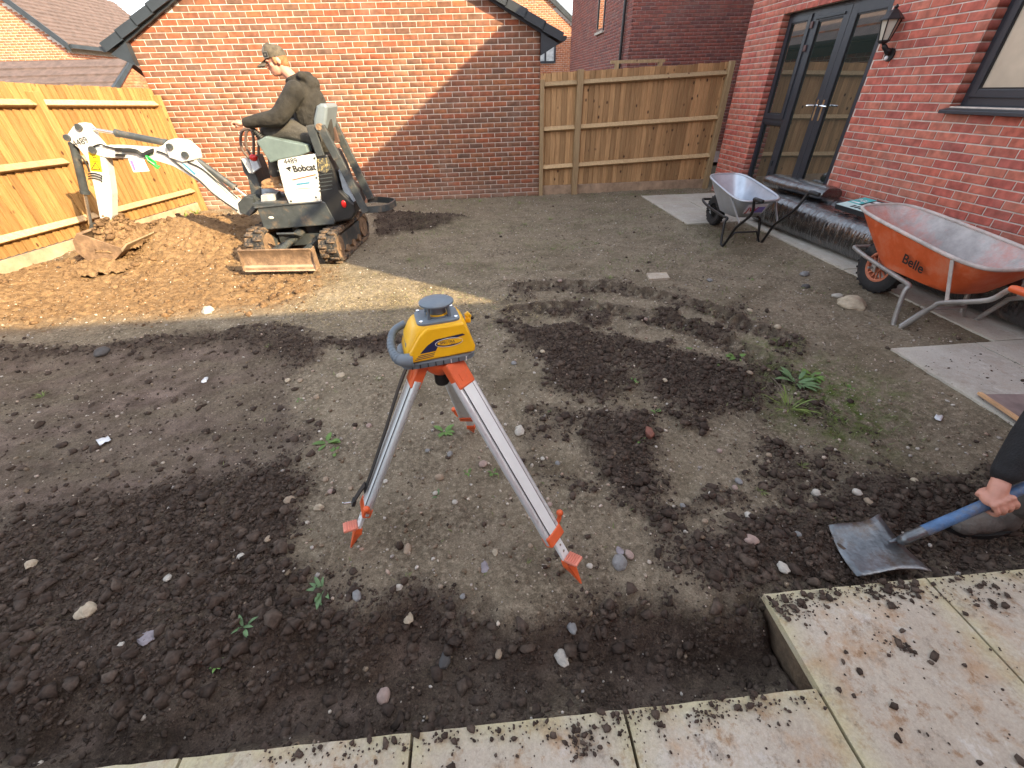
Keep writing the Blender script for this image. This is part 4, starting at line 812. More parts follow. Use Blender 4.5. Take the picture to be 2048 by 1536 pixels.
for i, ft in enumerate(feet):
    hd = np.array([ft[0]-HC[0], ft[1]-HC[1], 0]); hd /= np.linalg.norm(hd); tg = np.array([-hd[1], hd[0], 0])
    top = HC+hd*.072+np.array([0, 0, -.015]); ax = ft-top; Lg = np.linalg.norm(ax); ax /= Lg; on = np.cross(tg, ax); on = on if on@hd > 0 else -on   # outward face normal
    lower = top+ax*(Lg-.25)
    def bx(name, m, s0, s1, w, t, off=0., par=None, bev=.004, lat=0.):
        b = MB(); a = top+ax*s0+on*off+tg*lat; e = top+ax*s1+on*off+tg*lat; b.beam(a, e, w, t, up=on); return b.obj(name, m, par or tri, bevel=bev)
    L = Lg-.25
    leg = bx('leg', ALU, .05, L, .066, .024)
    for s in (-1, 1):                                            # rounded side rails of the extrusion
        b = MB(); b.tube([top+ax*.05+tg*s*.034, top+ax*(L)+tg*s*.034], .0145, 12); b.obj('side_rail', ALU, leg, 50)
    bx('face_panel', ALUP, .055, L-.01, .046, .003, .0138, leg, .0)
    for s in (-1, 1): bx('groove', BLK, .055, L-.01, .0024, .002, .0138, leg, 0, s*.0245)
    b = MB(); b.beam(top-ax*.02, top+ax*.085, .082, .038, up=on); b.obj('hinge_block', ORNG, tri, bevel=.007)
    b = MB(); b.beam(top+ax*.03+on*.0195, top+ax*.06+on*.0195, .03, .003, up=on); b.obj('hinge_pad', ORNG, tri, bevel=.001)
    b = MB(); b.beam(top+ax*(L-.035), top+ax*(L+.012), .092, .036, up=on); b.obj('clamp_collar', ORNG, tri, bevel=.006)
    b = MB(); b.tube([top+ax*(L-.03)+tg*.05, top+ax*(L-.045)+tg*.062+on*.012, top+ax*(L-.06)+tg*.066+on*.02], .009, 10); b.ell(top+ax*(L-.065)+tg*.068+on*.022, (.014, .014, .014)); b.obj('clamp_screw', ORNG, tri, 50)
    inner = bx('inner_leg', ALUP, L, L+.115, .040, .016, 0, tri)
    for s in (.035, .065):
        b = MB(); b.cyl(top+ax*(L+s)+on*.0075, top+ax*(L+s)+on*.0105, .005, n=8); b.obj('rivet', CHROME, inner)
    b = MB(); p = top+ax*(L+.105); b.beam(p+on*.008-ax*.01, p+on*.062+ax*.012, .050, .012, up=ax); b.obj('foot_pedal', ORNP, tri, bevel=.003)
    for k in range(5):
        q = p+on*(.018+.009*k)+ax*(-.0088+.0036*k); b = MB(); b.beam(q-tg*.023-ax*.006, q+tg*.023-ax*.006, .004, .003, up=ax); b.obj('tread_rib', ORNP, tri)
    b = MB(); e = top+ax*Lg; q0 = p-ax*.005
    ring = lambda c, w, t: [c-tg*w+on*t, c+tg*w+on*t, c+tg*w-on*t, c-tg*w-on*t]
    b.loft([ring(q0, .022, .012), ring(q0+ax*.03, .024, .017), ring(q0+ax*.07, .014, .010), ring(e-ax*.012, .003, .003)]); b.obj('spike', ORNG, tri, bevel=.002)
    b = MB(); b.tube([e-ax*.014, e+ax*.004], [.005, .001], 8); b.obj('spike_tip', CHROME, tri)
    if i == 1:
        b = MB(); P = [top-ax*.0+on*.03-tg*.035, top+ax*.12+on*.038-tg*.02, top+ax*.35+on*.03-tg*.015, top+ax*.62+on*.026-tg*.012, top+ax*(L-.12)+on*.032-tg*.018, top+ax*(L-.03)+on*.05-tg*.022]
        P = smoothpath(P, 6); b.loft([[q+tg*.013+on*.002, q-tg*.013+on*.002, q-tg*.013-on*.002, q+tg*.013-on*.002] for q in P]); b.obj('carry_strap', BLK, tri)
        q = P[-1]; b = MB(); b.beam(q, q+ax*.03, .03, .014, up=on); b.obj('strap_buckle', BLK, tri, bevel=.003)
        b = MB(); b.tube([q+ax*.03+on*.006-tg*.012, q+ax*.045+on*.03-tg*.02, q+ax*.03+on*.04-tg*.01], .0025, 6); b.obj('strap_hook', CHROME, tri)
# laser
yw = R(13); lu = np.array([math.cos(yw), math.sin(yw), 0]); lv = np.array([-math.sin(yw), math.cos(yw), 0]); LB_ = np.array([-1.35, -7.155, .866])
LP = lambda u, v, z: LB_+lu*(u*1.12-.004)+lv*v*1.02+np.array([0, 0, z*(.96 if z < .165 else .96)])
las = empty('laser_level', tuple(LB_), 'yellow and grey rotating laser level mounted on the tripod', 'laser level')
def rrect(hu, hv, z, cu=0., cv=0., ex=5., n=40):
    out = []
    for k in range(n):
        t = 2*math.pi*k/n; c, s = math.cos(t), math.sin(t)
        out.append(LP(cu+hu*math.copysign(abs(c)**(2/ex), c), cv+hv*math.copysign(abs(s)**(2/ex), s), z))
    return out
mb = MB(); mb.loft([rrect(.085, .07, -.004), rrect(.118, .088, .006), rrect(.120, .090, .026), rrect(.112, .084, .034)]); bs = mb.obj('base_plate', GRYP, las, 40)
for k in range(8):
    u = -.085+.024*k; b = MB(); b.beam(LP(u, -.0895, .008), LP(u, -.0895, .024), .003, .003, up=lv); b.obj('base_notch', BLK if k not in (5, 7) else mat('white_mark', (.8, .8, .8), .5), bs)
mb = MB(); mb.loft([rrect(.104, .082, .030, .008), rrect(.108, .085, .05, .006), rrect(.100, .080, .095, .010), rrect(.088, .072, .128, .014), rrect(.078, .062, .148, .016), rrect(.072, .056, .153, .016)]); hs_ = mb.obj('housing', YEL, las, 35)
for sgn, nm in ((-1, 'front_shell'), (1, 'rear_shell')):          # raised yellow side shells
    b = MB(); pr = [(-.094, .036), (.104, .040), (.108, .06), (.094, .118), (.080, .150), (-.030, .150), (-.056, .128), (-.094, .07)]
    b.prism([LP(u+.008, sgn*(.088-.17*(z-.036)), z) for u, z in pr], lv*sgn*.006, lv*-sgn*.012); b.obj(nm, YEL, las, bevel=.006)
mb = MB(); pr = [(-.055, .152), (-.092, .088), (-.10, .036), (-.078, .036), (-.05, .09)]; mb.prism([LP(u, 0, z) for u, z in pr], lv*-.052, lv*.052); mb.obj('end_panel', GRYP, las, bevel=.005)
mb = MB(); mb.prism([LP(-.076, 0, .122), LP(-.060, 0, .150), LP(-.056, 0, .148), LP(-.072, 0, .120)], lv*-.035, lv*.035); mb.obj('keypad', mat('metal_panel', (.3, .3, .3), .4, metal=.5), las, bevel=.003)
path = smoothpath([LP(-.078, -.078, .040), LP(-.112, -.070, .044), LP(-.128, -.046, .052), LP(-.135, 0, .064), LP(-.128, .042, .080), LP(-.112, .064, .096), LP(-.078, .070, .11)], 6)
mb = MB(); mb.tube(path, np.interp(np.arange(len(path)), [0, 8, 14, 30, 36], [.026, .020, .014, .013, .014]), 14); hd_ = mb.obj('carry_handle', GRYP, las, 60)
for k in range(10):
    i = 8+2*k
    if i < len(path)-2:
        t = path[i+1]-path[i]; t /= np.linalg.norm(t); b = MB(); b.tube([path[i]-t*.002, path[i]+t*.002], float(np.interp(i, [0, 8, 14, 30, 36], [.026, .020, .014, .013, .014]))+.0013, 14); b.obj('grip_rib', GRYP, hd_, 60)
mb = MB(); mb.loft([rrect(.066, .058, .1535, .018, 0, 6), rrect(.066, .058, .160, .018, 0, 6), rrect(.062, .054, .163, .018, 0, 6)]); mb.obj('top_plate', GRYP, las, 40)
for su in (-1, 1):
    for sv in (-1, 1):
        b = MB(); b.cyl(LP(.018+su*.053, sv*.045, .162), LP(.018+su*.053, sv*.045, .167), .006, n=10); b.obj('screw', CHROME, las)
tc_ = .022
def cr(r, z, n=28): return [LP(tc_+r*math.cos(2*math.pi*k/n), r*math.sin(2*math.pi*k/n), z) for k in range(n)]
mb = MB(); mb.loft([cr(.040, .162), cr(.040, .168)]); mb.obj('rotor_collar', GRYP, las, 40)
mb = MB(); mb.loft([cr(.034, .168), cr(.034, .171)]); mb.obj('rotor_ring', YEL, las, 40)
mb = MB(); mb.loft([cr(.027, .171), cr(.027, .205)]); mb.obj('rotor_head', GRYP, las, 40)
for k in range(4):
    a = math.pi/4+k*math.pi/2; b = MB(); b.tube([LP(tc_+.046*math.cos(a), .046*math.sin(a), .162), LP(tc_+.040*math.cos(a), .040*math.sin(a), .206)], .006, 8); b.obj('cap_pillar', GRYP, las, 50)
mb = MB(); mb.loft([cr(.046, .205), cr(.053, .207), cr(.053, .213), cr(.046, .218), cr(.02, .222), cr(.004, .223)]); mb.obj('cap', GRYP, las, 40)
mb = MB(); mb.box(LP(.118, .02, .115), (.02, .03, .02)); mb.cyl(LP(.112, .02, .125), LP(.125, .02, .135), .012, n=12); mb.obj('latch_knob', YEL, las, 40, .003)
# printed badge on the front shell
fz = lambda u, z, o=.0068: LP(u+.008, -(.088-.17*(z-.036))-o, z)
def decal(name, pts, m, par, o=.0068):
    P = [fz(u, z, o) for u, z in pts]; b = MB(); b.add(P, [tuple(range(len(P)))]); return b.obj(name, m, par)
decal('badge_stripe', [(-.064, .066), (-.038, .092), (-.012, .108), (.072, .114), (.080, .108), (.02, .098), (-.006, .084), (-.016, .068)], NAVY, las)
for k in range(3): decal('badge_line', [(-.070-.005*k, .060-.006*k), (-.018-.003*k, .063-.006*k), (-.019-.003*k, .0605-.006*k), (-.072-.005*k, .0575-.006*k)], NAVY, las)
el = lambda ru, rz, cu, cz: [(cu+ru*math.cos(t), cz+rz*math.sin(t)) for t in np.linspace(0, 2*math.pi, 25)[:-1]]
decal('badge_oval', el(.043, .0155, .028, .091), mat('white_print', (.8, .78, .7), .5), las, .0072); decal('badge_oval', el(.041, .0135, .028, .091), NAVY, las, .0076); decal('badge_oval', el(.039, .0105, .031, .0925), YEL, las, .0080)
lettering('SPECTRA', fz(.0, .0905, .0086), lu, (0, -.17*0, 1), .0125, NAVY, las, bold=.01); lettering('LASER', fz(.028, .083, .0088), lu, (0, 0, 1), .0075, NAVY, las)
# ================================================================== mini excavator
WHT = mat('white_machine_paint', (.55, .55, .525), .45, .08, 5, stain=(.22, .16, .10), sscale=11, samt=.75, samin=.56)
DGR = mat('dark_grey_steel', (.045, .052, .055), .5, .2, 7, .1, 80, stain=(.22, .15, .09), sscale=8, samt=.6, samin=.53)
GGN = mat('grey_green_plastic', (.12, .16, .155), .55, .1, 6, stain=(.22, .2, .16), sscale=6, samt=.4, samin=.57)
MUDS = mat('muddy_steel', (.20, .125, .075), .8, .2, 9, .4, 50, stain=(.33, .21, .12), sscale=9, samt=.7, samin=.5)
MUDR = mat('muddy_rubber', (.030, .030, .031), .85, .2, 9, .6, 40, stain=(.26, .165, .095), sscale=9, samt=.9, samin=.44)
ROD = mat('chrome_rod', (.55, .53, .5), .2, .05, 4, metal=.9); RED = mat('red_lens', (.5, .012, .012), .3)
YLB = mat('yellow_label', (.75, .50, .01), .5); BKP = mat('black_print', (.015, .015, .015), .6); BLU = mat('blue_print', (.06, .25, .38), .6); LGY = mat('light_grey_paint', (.45, .5, .55), .5)
ex_ = empty('mini_excavator', (-3.25, -2.85, 0), 'white and black tracked mini digger with raised boom, man in its seat', 'excavator')
def Q(Y, *pts): return [tuple(sp(x, y, Y)) for x, y in pts]
def side(name, pts, Y0_, Y1_, m, par=None, bev=.006, Yref=None):   # outline traced at Yref, given real width along Y
    Yr = Y0_ if Yref is None else Yref
    P = [(p[0], 0, p[2]) for p in Q(Yr, *pts)]; b = MB(); b.prism(P, (0, Y0_, 0), (0, Y1_, 0)); return b.obj(name, m, par or ex_, bevel=bev)
z4 = lambda *p: [(90+a/4.517, 220+b/4.517) for a, b in p]
z3 = lambda *p: [(420+a/5.12, 330+b/5.12) for a, b in p]
# undercarriage: two crawler tracks heading to the viewer, turned a little
ua = R(-7); ud = np.array([-math.sin(ua)*0-.10, -.995, 0]); ud /= np.linalg.norm(ud); ul = np.array([-ud[1]*-1, 0, 0]) if False else np.array([ud[1], -ud[0], 0.])
UC = np.array([-3.27, -2.86, 0.])
def track(cx, zlift):
    c = UC+ul*cx+np.array([0, 0, zlift]); hl, r, w = .45, .165, .20
    prof = []
    for t in np.linspace(-90, 90, 9): prof.append((hl+r*math.cos(R(t)), r+r*math.sin(R(t))))
    for t in np.linspace(90, 270, 9): prof.append((-hl+r*math.cos(R(t)), r+r*math.sin(R(t))))
    pt = lambda s, z, l: c+ud*s+ul*l+np.array([0, 0, z])
    tr = MB(); n = len(prof); inn = [(s*.93 if abs(s) < hl else s-math.copysign(.03, s), .03+(z)*(r*2-.06)/(2*r)) for s, z in prof]
    for a in range(n):
        b_ = (a+1) % n
        for l0 in (-w/2, w/2): tr.add([pt(*prof[a], l0), pt(*prof[b_], l0), pt(*inn[b_], l0), pt(*inn[a], l0)], [(0, 1, 2, 3)])
        tr.add([pt(*prof[a], -w/2), pt(*prof[b_], -w/2), pt(*prof[b_], w/2), pt(*prof[a], w/2)], [(0, 1, 2, 3)]); tr.add([pt(*inn[a], -w/2), pt(*inn[b_], -w/2), pt(*inn[b_], w/2), pt(*inn[a], w/2)], [(0, 1, 2, 3)])
    t_ = tr.obj('track', MUDR, ex_)
    per = 4*hl+2*math.pi*r; k = 0; s = 0.
    while s < per:
        if s < 2*hl: ss, zz, nn = hl-s, 2*r, (0, 1)
        elif s < 2*hl+math.pi*r: th = math.pi/2+(s-2*hl)/r; ss, zz, nn = -hl+r*math.cos(th), r+r*math.sin(th), (math.cos(th), math.sin(th))
        elif s < 4*hl+math.pi*r: ss, zz, nn = -hl+(s-2*hl-math.pi*r), 0, (0, -1)
        else: th = -math.pi/2+(s-4*hl-math.pi*r)/r; ss, zz, nn = hl+r*math.cos(th), r+r*math.sin(th), (math.cos(th), math.sin(th))
        nv = ud*nn[0]+np.array([0, 0, nn[1]]); tv = np.cross(nv, ul)
        for hlf in (-1, 1):
            o_ = .028*hlf; p = pt(ss, zz, hlf*w*.25)+nv*.010+tv*(o_)
            b = MB(); b.box(p, (w*.46, .038, .026), np.stack([ul, tv, nv], 1)); b.obj('lug', MUDR, t_, bevel=.004)
        s += .098
    f = MB(); f.box(pt(0, r, 0), (w*.7, 2*hl-.05, r*1.1), np.stack([ul, ud, np.array([0, 0, 1.])], 1)); f.obj('track_frame', DGR, ex_, bevel=.01)
    for s_, nm in ((hl, 'idler'), (-hl, 'sprocket')):
        b = MB(); b.cyl(pt(s_, r, -w*.42), pt(s_, r, w*.42), r-.035, n=20); b.cyl(pt(s_, r, -w*.47), pt(s_, r, w*.47), .05, n=12); b.obj(nm, MUDS, ex_, 40)
    for s_ in (-.22, 0, .22):
        b = MB(); b.cyl(pt(s_, .075, -w*.45), pt(s_, .075, w*.45), .045, n=14); b.obj('roller', MUDS, ex_, 40)
track(-.42, ground_z(-2.85, -2.9)+.022); track(.42, ground_z(-3.7, -3.0)*.5+.05)
b = MB(); b.box(UC+np.array([0, 0, .22]), (.62, .5, .14), np.stack([ul, ud, np.array([0, 0, 1.])], 1)); b.cyl(UC+np.array([0, 0, .28]), UC+np.array([0, 0, .40]), .22, n=24); b.obj('undercarriage_frame', DGR, ex_, bevel=.01)
# blade
BC = UC+ud*.93+np.array([-.02, 0, 0]); bw = .40; bz = .085
pb = lambda l, s, z: BC+ul*l+ud*s+np.array([0, 0, z])
b = MB(); prof = [(-.02, bz), (.0, bz+.005), (-.028, bz+.06), (-.036, bz+.12), (-.028, bz+.18), (-.004, bz+.22), (-.03, bz+.225), (-.055, bz+.17), (-.062, bz+.12), (-.055, bz+.05)]
b.prism([pb(0, s, z) for s, z in prof], ul*-bw, ul*bw); bl = b.obj('dozer_blade', MUDS, ex_, 40, .003)
b = MB(); b.prism([pb(0, .003, bz-.012), pb(0, -.02, bz+.05), pb(0, -.028, bz+.05), pb(0, -.012, bz-.012)], ul*-bw, ul*bw); b.obj('cutting_edge', mat('worn_steel_edge', (.42, .27, .19), .6, .15, 8), bl)
for s in (-1, 1):
    b = MB(); b.prism([pb(0, s_, z) for s_, z in ((.008, bz+.0), (-.02, bz+.22), (-.08, bz+.235), (-.09, bz+.0))], ul*(s*bw), ul*(s*(bw+.012))); b.obj('end_plate', MUDS, bl)
    b = MB(); b.beam(pb(s*.2, -.06, bz+.10), UC+ul*s*.16+ud*.2+np.array([0, 0, .2]), .06, .08); b.obj('blade_arm', DGR, ex_, bevel=.006)
b = MB(); b.cyl(pb(0, -.06, bz+.17), UC+ud*.52+np.array([0, 0, .30]), .035, n=14); b.cyl(UC+ud*.52+np.array([0, 0, .30]), UC+ud*.2+np.array([0, 0, .33]), .048, n=14); b.obj('blade_cylinder', DGR, ex_, 40)
b = MB(); b.box(UC+ud*.55+np.array([0, 0, .36]), (.20, .18, .02), np.stack([ul, ud, np.array([0, 0, 1.])], 1)@np.array(Matrix.Rotation(R(25), 3, 'X'))); b.obj('blade_guard', DGR, ex_, bevel=.004)
# upper works
YN, YFr = -3.22, -2.52
side('deck_skirt', z3((475, 430), (800, 405), (1140, 370), (1175, 380), (1280, 575), (1270, 610), (570, 665), (545, 640)), YN-.02, YFr, DGR, Yref=YN-.02, bev=.012)
side('deck_lip', z3((440, 435), (800, 398), (1130, 372), (1136, 384), (800, 412), (470, 447)), YN-.035, YFr, DGR, Yref=YN-.03)
b = MB(); q = sp(*z3((625, 540))[0], YN-.02); b.ell(q, (.032, .006, .016)); b.obj('latch', mat('grey_latch', (.5, .48, .44), .5), ex_, 50)
sp_ = side('side_panel', z3((690, 0), (690, -55), (740, -70), (1085, -115), (1095, 0), (1140, 365), (1135, 378), (810, 400), (765, 300)), YN-.006, YN+.05, WHT, Yref=YN-.006, bev=.01)
side('engine_cover', z3((700, -40), (1085, -110), (1180, -100), (1260, 60), (1330, 250), (1430, 330), (1475, 470), (1440, 560), (1290, 590), (1150, 400), (800, 395)), YN+.02, YFr+.02, DGR, Yref=YN+.02, bev=.02)
side('rear_cowl', z3((1085, -112), (1200, -112), (1270, 40), (1330, 260), (1470, 400), (1490, 480), (1450, 560), (1280, 590), (1140, 378), (1098, 0)), YN-.010, YN+.25, BLACKP, Yref=YN-.010, bev=.02)
for k in range(6): side('louvre', z3((1115, 60+40*k), (1250, 40+40*k), (1252, 50+40*k), (1116, 70+40*k)), YN-.016, YN+.0, DGR, Yref=YN-.012, bev=.001)
b = MB(); q = Q(YN-.016, *z3((1100, -60), (1210, -80), (1235, 40), (1180, 90), (1110, 60))); b.prism(q, (0, -.003, 0), (0, .003, 0)); b.obj('worn_label', mat('worn_yellow_label', (.05, .05, .045), .6, .1, 6, stain=(.65, .50, .18), sscale=30, samt=.9, samin=.5), ex_)
side('white_fin', z3((1300, 60), (1320, 60), (1460, 360), (1470, 385), (1405, 410), (1340, 230)), YN+.05, YN+.3, LGY, Yref=YN+.0, bev=.004)
b = MB(); b.ell(Q(YN-.015, *z3((1370, 400)))[0], (.028, .01, .04)); b.obj('rear_light', RED, ex_, 50)
# lettering on the panel
po = lambda x, y: np.array(sp(*z3((x, y))[0], YN-.0085)); xd = po(1060, 40)-po(870, 60); zd = np.array([0, 0, 1.])
lettering('Bobcat', po(858, 72), xd, zd, .088, BKP, sp_, bold=.03); lettering('4489', po(765, -8), xd, zd, .072, BKP, sp_)
b = MB(); b.add([po(770, 35), po(815, 15), po(835, 30), po(815, 42), po(832, 70), po(812, 62), po(795, 45)], [tuple(range(7))]); b.obj('lynx_emblem', BKP, sp_)
b = MB(); b.add([po(830, 152), po(1082, 92), po(1084, 104), po(850, 158)], [(0, 1, 2, 3)]); b.obj('red_stripe', mat('rust_red_print', (.45, .10, .03), .6), sp_)
b = MB(); b.add([po(882, 190), po(1020, 172), po(1024, 190), po(885, 208)], [(0, 1, 2, 3)]); b.obj('maker_sticker', BLU, sp_)
b = MB(); b.add([po(880, 244), po(1030, 232), po(1030, 238), po(880, 250)], [(0, 1, 2, 3)]); b.obj('maker_sticker', mat('red_text', (.5, .2, .16), .6), sp_)
# floor, front plate and console
side('floor_plate', z3((420, 400), (800, 370), (800, 402), (440, 436)), YN+.02, YFr, DGR, Yref=YN)
side('front_shield', z3((310, -60), (400, -80), (460, 60), (520, 260), (520, 390), (440, 400), (380, 120), (340, 70)), YN+.30, YFr-.02, DGR, Yref=YN+.3, bev=.01)
side('white_front_panel', z3((320, -65), (390, -80), (450, 90), (400, 80)), YN+.24, YN+.30, WHT, Yref=YN+.25); side('red_knob_box', z3((400, -60), (470, -70), (510, 30), (440, 80)), YN+.2, YN+.26, LGY, Yref=YN+.2)
b = MB(); b.ell(Q(YN+.2, *z3((445, -75)))[0], (.045, .03, .035)); b.obj('red_knob', RED, ex_, 50)
side('pedal_box', z3((520, 310), (655, 300), (665, 375), (520, 390)), YN+.1, YN+.3, mat('grey_pedal', (.35, .35, .36), .6, .2, 12), Yref=YN+.1)
side('white_kick_panel', z3((500, 220), (640, 260), (760, 300), (770, 395), (560, 400)), YN+.32, YN+.4, LGY, Yref=YN+.32)
con = side('control_console', [(512, 283), (530, 273), (612, 290), (617, 305), (600, 312), (560, 320), (540, 326)], YN-.012, YN+.16, GGN, Yref=YN-.012, bev=.012)
q0, q1 = sp(527, 280, YN+.06), sp(505, 258, YN+.06)
b = MB(); n = 7
for k in range(n):
    t = k/n; c0_ = q0+(q1-q0)*t; c1_ = q0+(q1-q0)*(t+.6/n); r_ = .042*(1-.45*t); b.cyl(c0_, c1_, r_, n=12)
b.cyl(q0, q1, .018, n=10); b.obj('joystick_gaiter', BLK, con, 50)
b = MB(); q2 = sp(497, 250, YN+.06); b.tube([q1, (np.array(q1)+q2)/2, q2], [.014, .018, .02], 10); b.obj('joystick', BLK, con, 50)
side('armrest', [(530, 250), (560, 245), (565, 252), (540, 260), (537, 272), (533, 272), (533, 260)], YN+.10, YN+.17, DGR, Yref=YN+.1)
side('seat_base', [(545, 268), (640, 262), (650, 300), (550, 300)], YN+.12, YFr-.1, BLK, Yref=-2.95, bev=.02)
sb = side('seat_back', [(632, 212), (640, 207), (652, 208), (655, 216), (650, 262), (640, 268), (628, 262), (626, 240)], -3.12, -2.68, mat('grey_vinyl', (.16, .19, .21), .45, .1, 5), Yref=-3.12, bev=.025)
b = MB(); P = [sp(x, y, -3.0) for x, y in ((512, 330), (485, 300), (482, 268), (492, 258), (503, 262), (507, 280), (507, 310))]; b.tube(smoothpath(P, 5), .014, 10); b.obj('grab_rail', mat('rusty_tube', (.10, .07, .055), .6, .2, 9), ex_, 50)
b = MB(); P = [sp(x, y, -2.75) for x, y in ((520, 330), (495, 300), (492, 268), (502, 258), (513, 262), (517, 280), (517, 310))]; b.tube(smoothpath(P, 5), .014, 10); b.obj('grab_rail', mat('rusty_tube_far', (.10, .07, .055), .6, .2, 9), ex_, 50)
# folded roll-over frame and rear bumper
def barside(name, a, b_, wpx, Y, t=.05, m=DGR):
    A, B_ = np.array(sp(*a, Y)), np.array(sp(*b_, Y)); mb = MB(); mb.beam(A, B_, t, wpx, up=np.cross(B_-A, (0, 1, 0))); return mb.obj(name, m, ex_, bevel=.006)
barside('rollover_plate', (620, 250), (642, 312), .085, YN-.005, .03)
barside('rollover_arm', (641, 252), (676, 318), .085, YN+.0, .06); barside('rollover_arm', (674, 312), (732, 425), .075, YN+.0, .055)
barside('rollover_arm', (650, 208), (676, 285), .05, -2.72, .05, mat('rust_brown_steel', (.10, .055, .04), .6, .2, 8)); barside('rollover_arm', (664, 240), (742, 398), .085, -2.66, .055)
b = MB(); q = sp(637, 254, YN-.035); b.cyl(q+np.array([0, 0, 0]), q+np.array([0, .07, 0]), .03, n=14); b.obj('pivot_pin', MUDS, ex_, 40)
b = MB(); A = np.array(sp(730, 423, YN)); B_ = np.array(sp(740, 397, -2.66)); mid = np.array(sp(785, 402, -2.95)); zz = (A[2]+B_[2])/2
P = smoothpath([(A[0]-.02, A[1], zz), (A[0]+.10, A[1]+.005, zz), ((A[0]+mid[0])/2+.1, A[1]+.06, zz), (mid[0]+.02, mid[1]-.02, zz), (mid[0]+.0, mid[1]+.14, zz), (B_[0]+.1, B_[1]+.0, zz), (B_[0]-.02, B_[1], zz)], 6)
b.loft([[np.array(p)+np.array([0, 0, .035]), np.array(p)+np.array([0, 0, -.035]), np.array(p)*1+np.array([-.02, .01, -.035]), np.array(p)+np.array([-.02, .01, .035])] for p in P]); b.obj('rear_bumper', DGR, ex_)
# boom, arm, bucket
BYc = -2.98
boom = side('boom', z4((425, 345), (520, 325), (640, 325), (1000, 345), (1060, 320), (1100, 280), (1150, 262), (1210, 280), (1270, 330), (1325, 385), (1360, 470), (1480, 590), (1640, 760), (1700, 800), (1800, 885), (1800, 940), (1765, 950), (1680, 885), (1620, 845), (1540, 785), (1380, 645), (1230, 550), (1150, 505), (1010, 462), (880, 442), (700, 437), (560, 432), (500, 420), (440, 400)), BYc-.065, BYc+.065, WHT, Yref=BYc-.065, bev=.008)
side('boom_cheek', z4((1085, 330), (1150, 270), (1230, 285), (1330, 370), (1350, 450), (1240, 470), (1120, 430)), BYc-.09, BYc+.09, WHT, Yref=BYc-.09)
arm = side('dipper_arm', z4((185, 245), (210, 205), (250, 150), (300, 118), (350, 125), (395, 170), (440, 260), (500, 330), (545, 440), (570, 560), (600, 760), (605, 960), (590, 1005), (510, 1005), (490, 960), (440, 700), (390, 480), (360, 420), (300, 345), (240, 300), (195, 270)), BYc-.055, BYc+.055, WHT, Yref=BYc-.055, bev=.008)
def pin(x, y, Y, r=.03, l=.05, par=None):
    q = sp(*z4((x, y))[0], Y); b = MB(); b.cyl((q[0], Y-.02, q[2]), (q[0], Y+l, q[2]), r, n=14); o = b.obj('pin', DGR, par or ex_, 40); return o
for x, y, Y, r, p in ((310, 155, BYc-.055, .032, arm), (205, 250, BYc-.055, .032, arm), (435, 360, BYc-.066, .036, arm), (1130, 330, BYc-.092, .032, boom), (1270, 405, BYc-.092, .034, boom), (545, 1010, BYc-.06, .028, arm)): pin(x, y, Y, r, .02, p)
def ram(name, a, b_, c, Y, r=.034):
    A, B_, C_ = [np.array(sp(*z4(q)[0], Y)) for q in (a, b_, c)]
    m = MB(); m.cyl(A, B_, r, n=16); m.cyl(B_-(B_-A)/np.linalg.norm(B_-A)*.03, B_, r*1.15, n=16); m.cyl(A, A+(B_-A)/np.linalg.norm(B_-A)*.03, r*1.12, n=16); o = m.obj(name, DGR, ex_, 40)
    m = MB(); m.cyl(B_-(B_-A)*.1, C_, r*.5, n=12); m.obj('piston_rod', ROD, o, 40); return o
ram('dipper_ram', (1110, 300), (640, 208), (330, 158), BYc); ram('boom_ram', (1300, 400), (1720, 705), (1850, 800), BYc+.01); ram('bucket_ram', (255, 300), (362, 755), (412, 1030), BYc, .038)
side('boom_foot', z4((1740, 840), (1800, 780), (1880, 800), (1900, 900), (1850, 960), (1760, 930)), BYc-.08, BYc+.08, DGR, Yref=BYc-.08)
side('ram_bracket', z4((1820, 780), (1880, 770), (1960, 880), (1900, 900)), BYc-.05, BYc+.05, DGR, Yref=BYc-.05)
for k, off in enumerate((0, 8, 16, 26)):                     # hydraulic hoses
    b = MB(); P = [np.array(sp(*z4((x, y+off))[0], BYc-.075-.006*k)) for x, y in ((700, 352), (760, 350), (830, 362), (880, 392), (930, 370), (980, 350))]; b.tube(smoothpath(P, 5), .007, 8); b.obj('hose', BLK, ex_, 60)
b = MB(); P = [np.array(sp(*z4(q)[0], BYc-.07)) for q in ((1290, 470), (1400, 520), (1480, 580), (1560, 650), (1640, 710), (1740, 800))]; b.tube(smoothpath(P, 5), .009, 8); b.obj('hose', BLK, ex_, 60)
for k, pts in enumerate((((440, 330), (500, 312), (560, 330), (640, 350)), ((1010, 372), (1090, 400), (1190, 480), (1290, 560), (1400, 640), (1500, 740), (1620, 830), (1740, 910)), ((300, 400), (335, 430), (380, 500), (400, 560)))):
    b = MB(); P = [np.array(sp(*z4(q)[0], BYc-.078)) for q in pts]; b.tube(smoothpath(P, 5), .008, 8); b.obj('hose', BLK, ex_, 60)
for x, y in ((700, 60), (1070, -70), (1085, 330), (830, 370), (1090, 130), (720, 200)):
    b = MB(); q = sp(*z3((x, y))[0], YN-.008); b.cyl((q[0], q[1]-.005, q[2]), (q[0], q[1]+.004, q[2]), .011, n=6); b.obj('bolt', DGR, sp_)
for k in range(2):
    b = MB(); b.prism(Q(BYc-.068, *z4((640, 340+52*k), (725, 345+52*k), (725, 375+45*k), (640, 372+45*k))), (0, -.012, 0), (0, .003, 0)); b.obj('hose_sleeve', BLK, boom)
for k in range(3):
    b = MB(); P = [np.array(sp(*z4((x, y+22*k))[0], BYc-.062)) for x, y in ((390, 580), (440, 570), (505, 590), (512, 605))]; b.tube(smoothpath(P, 4), .006, 8); b.obj('hose_loop', BLK, arm, 60)
an = BYc-.0565
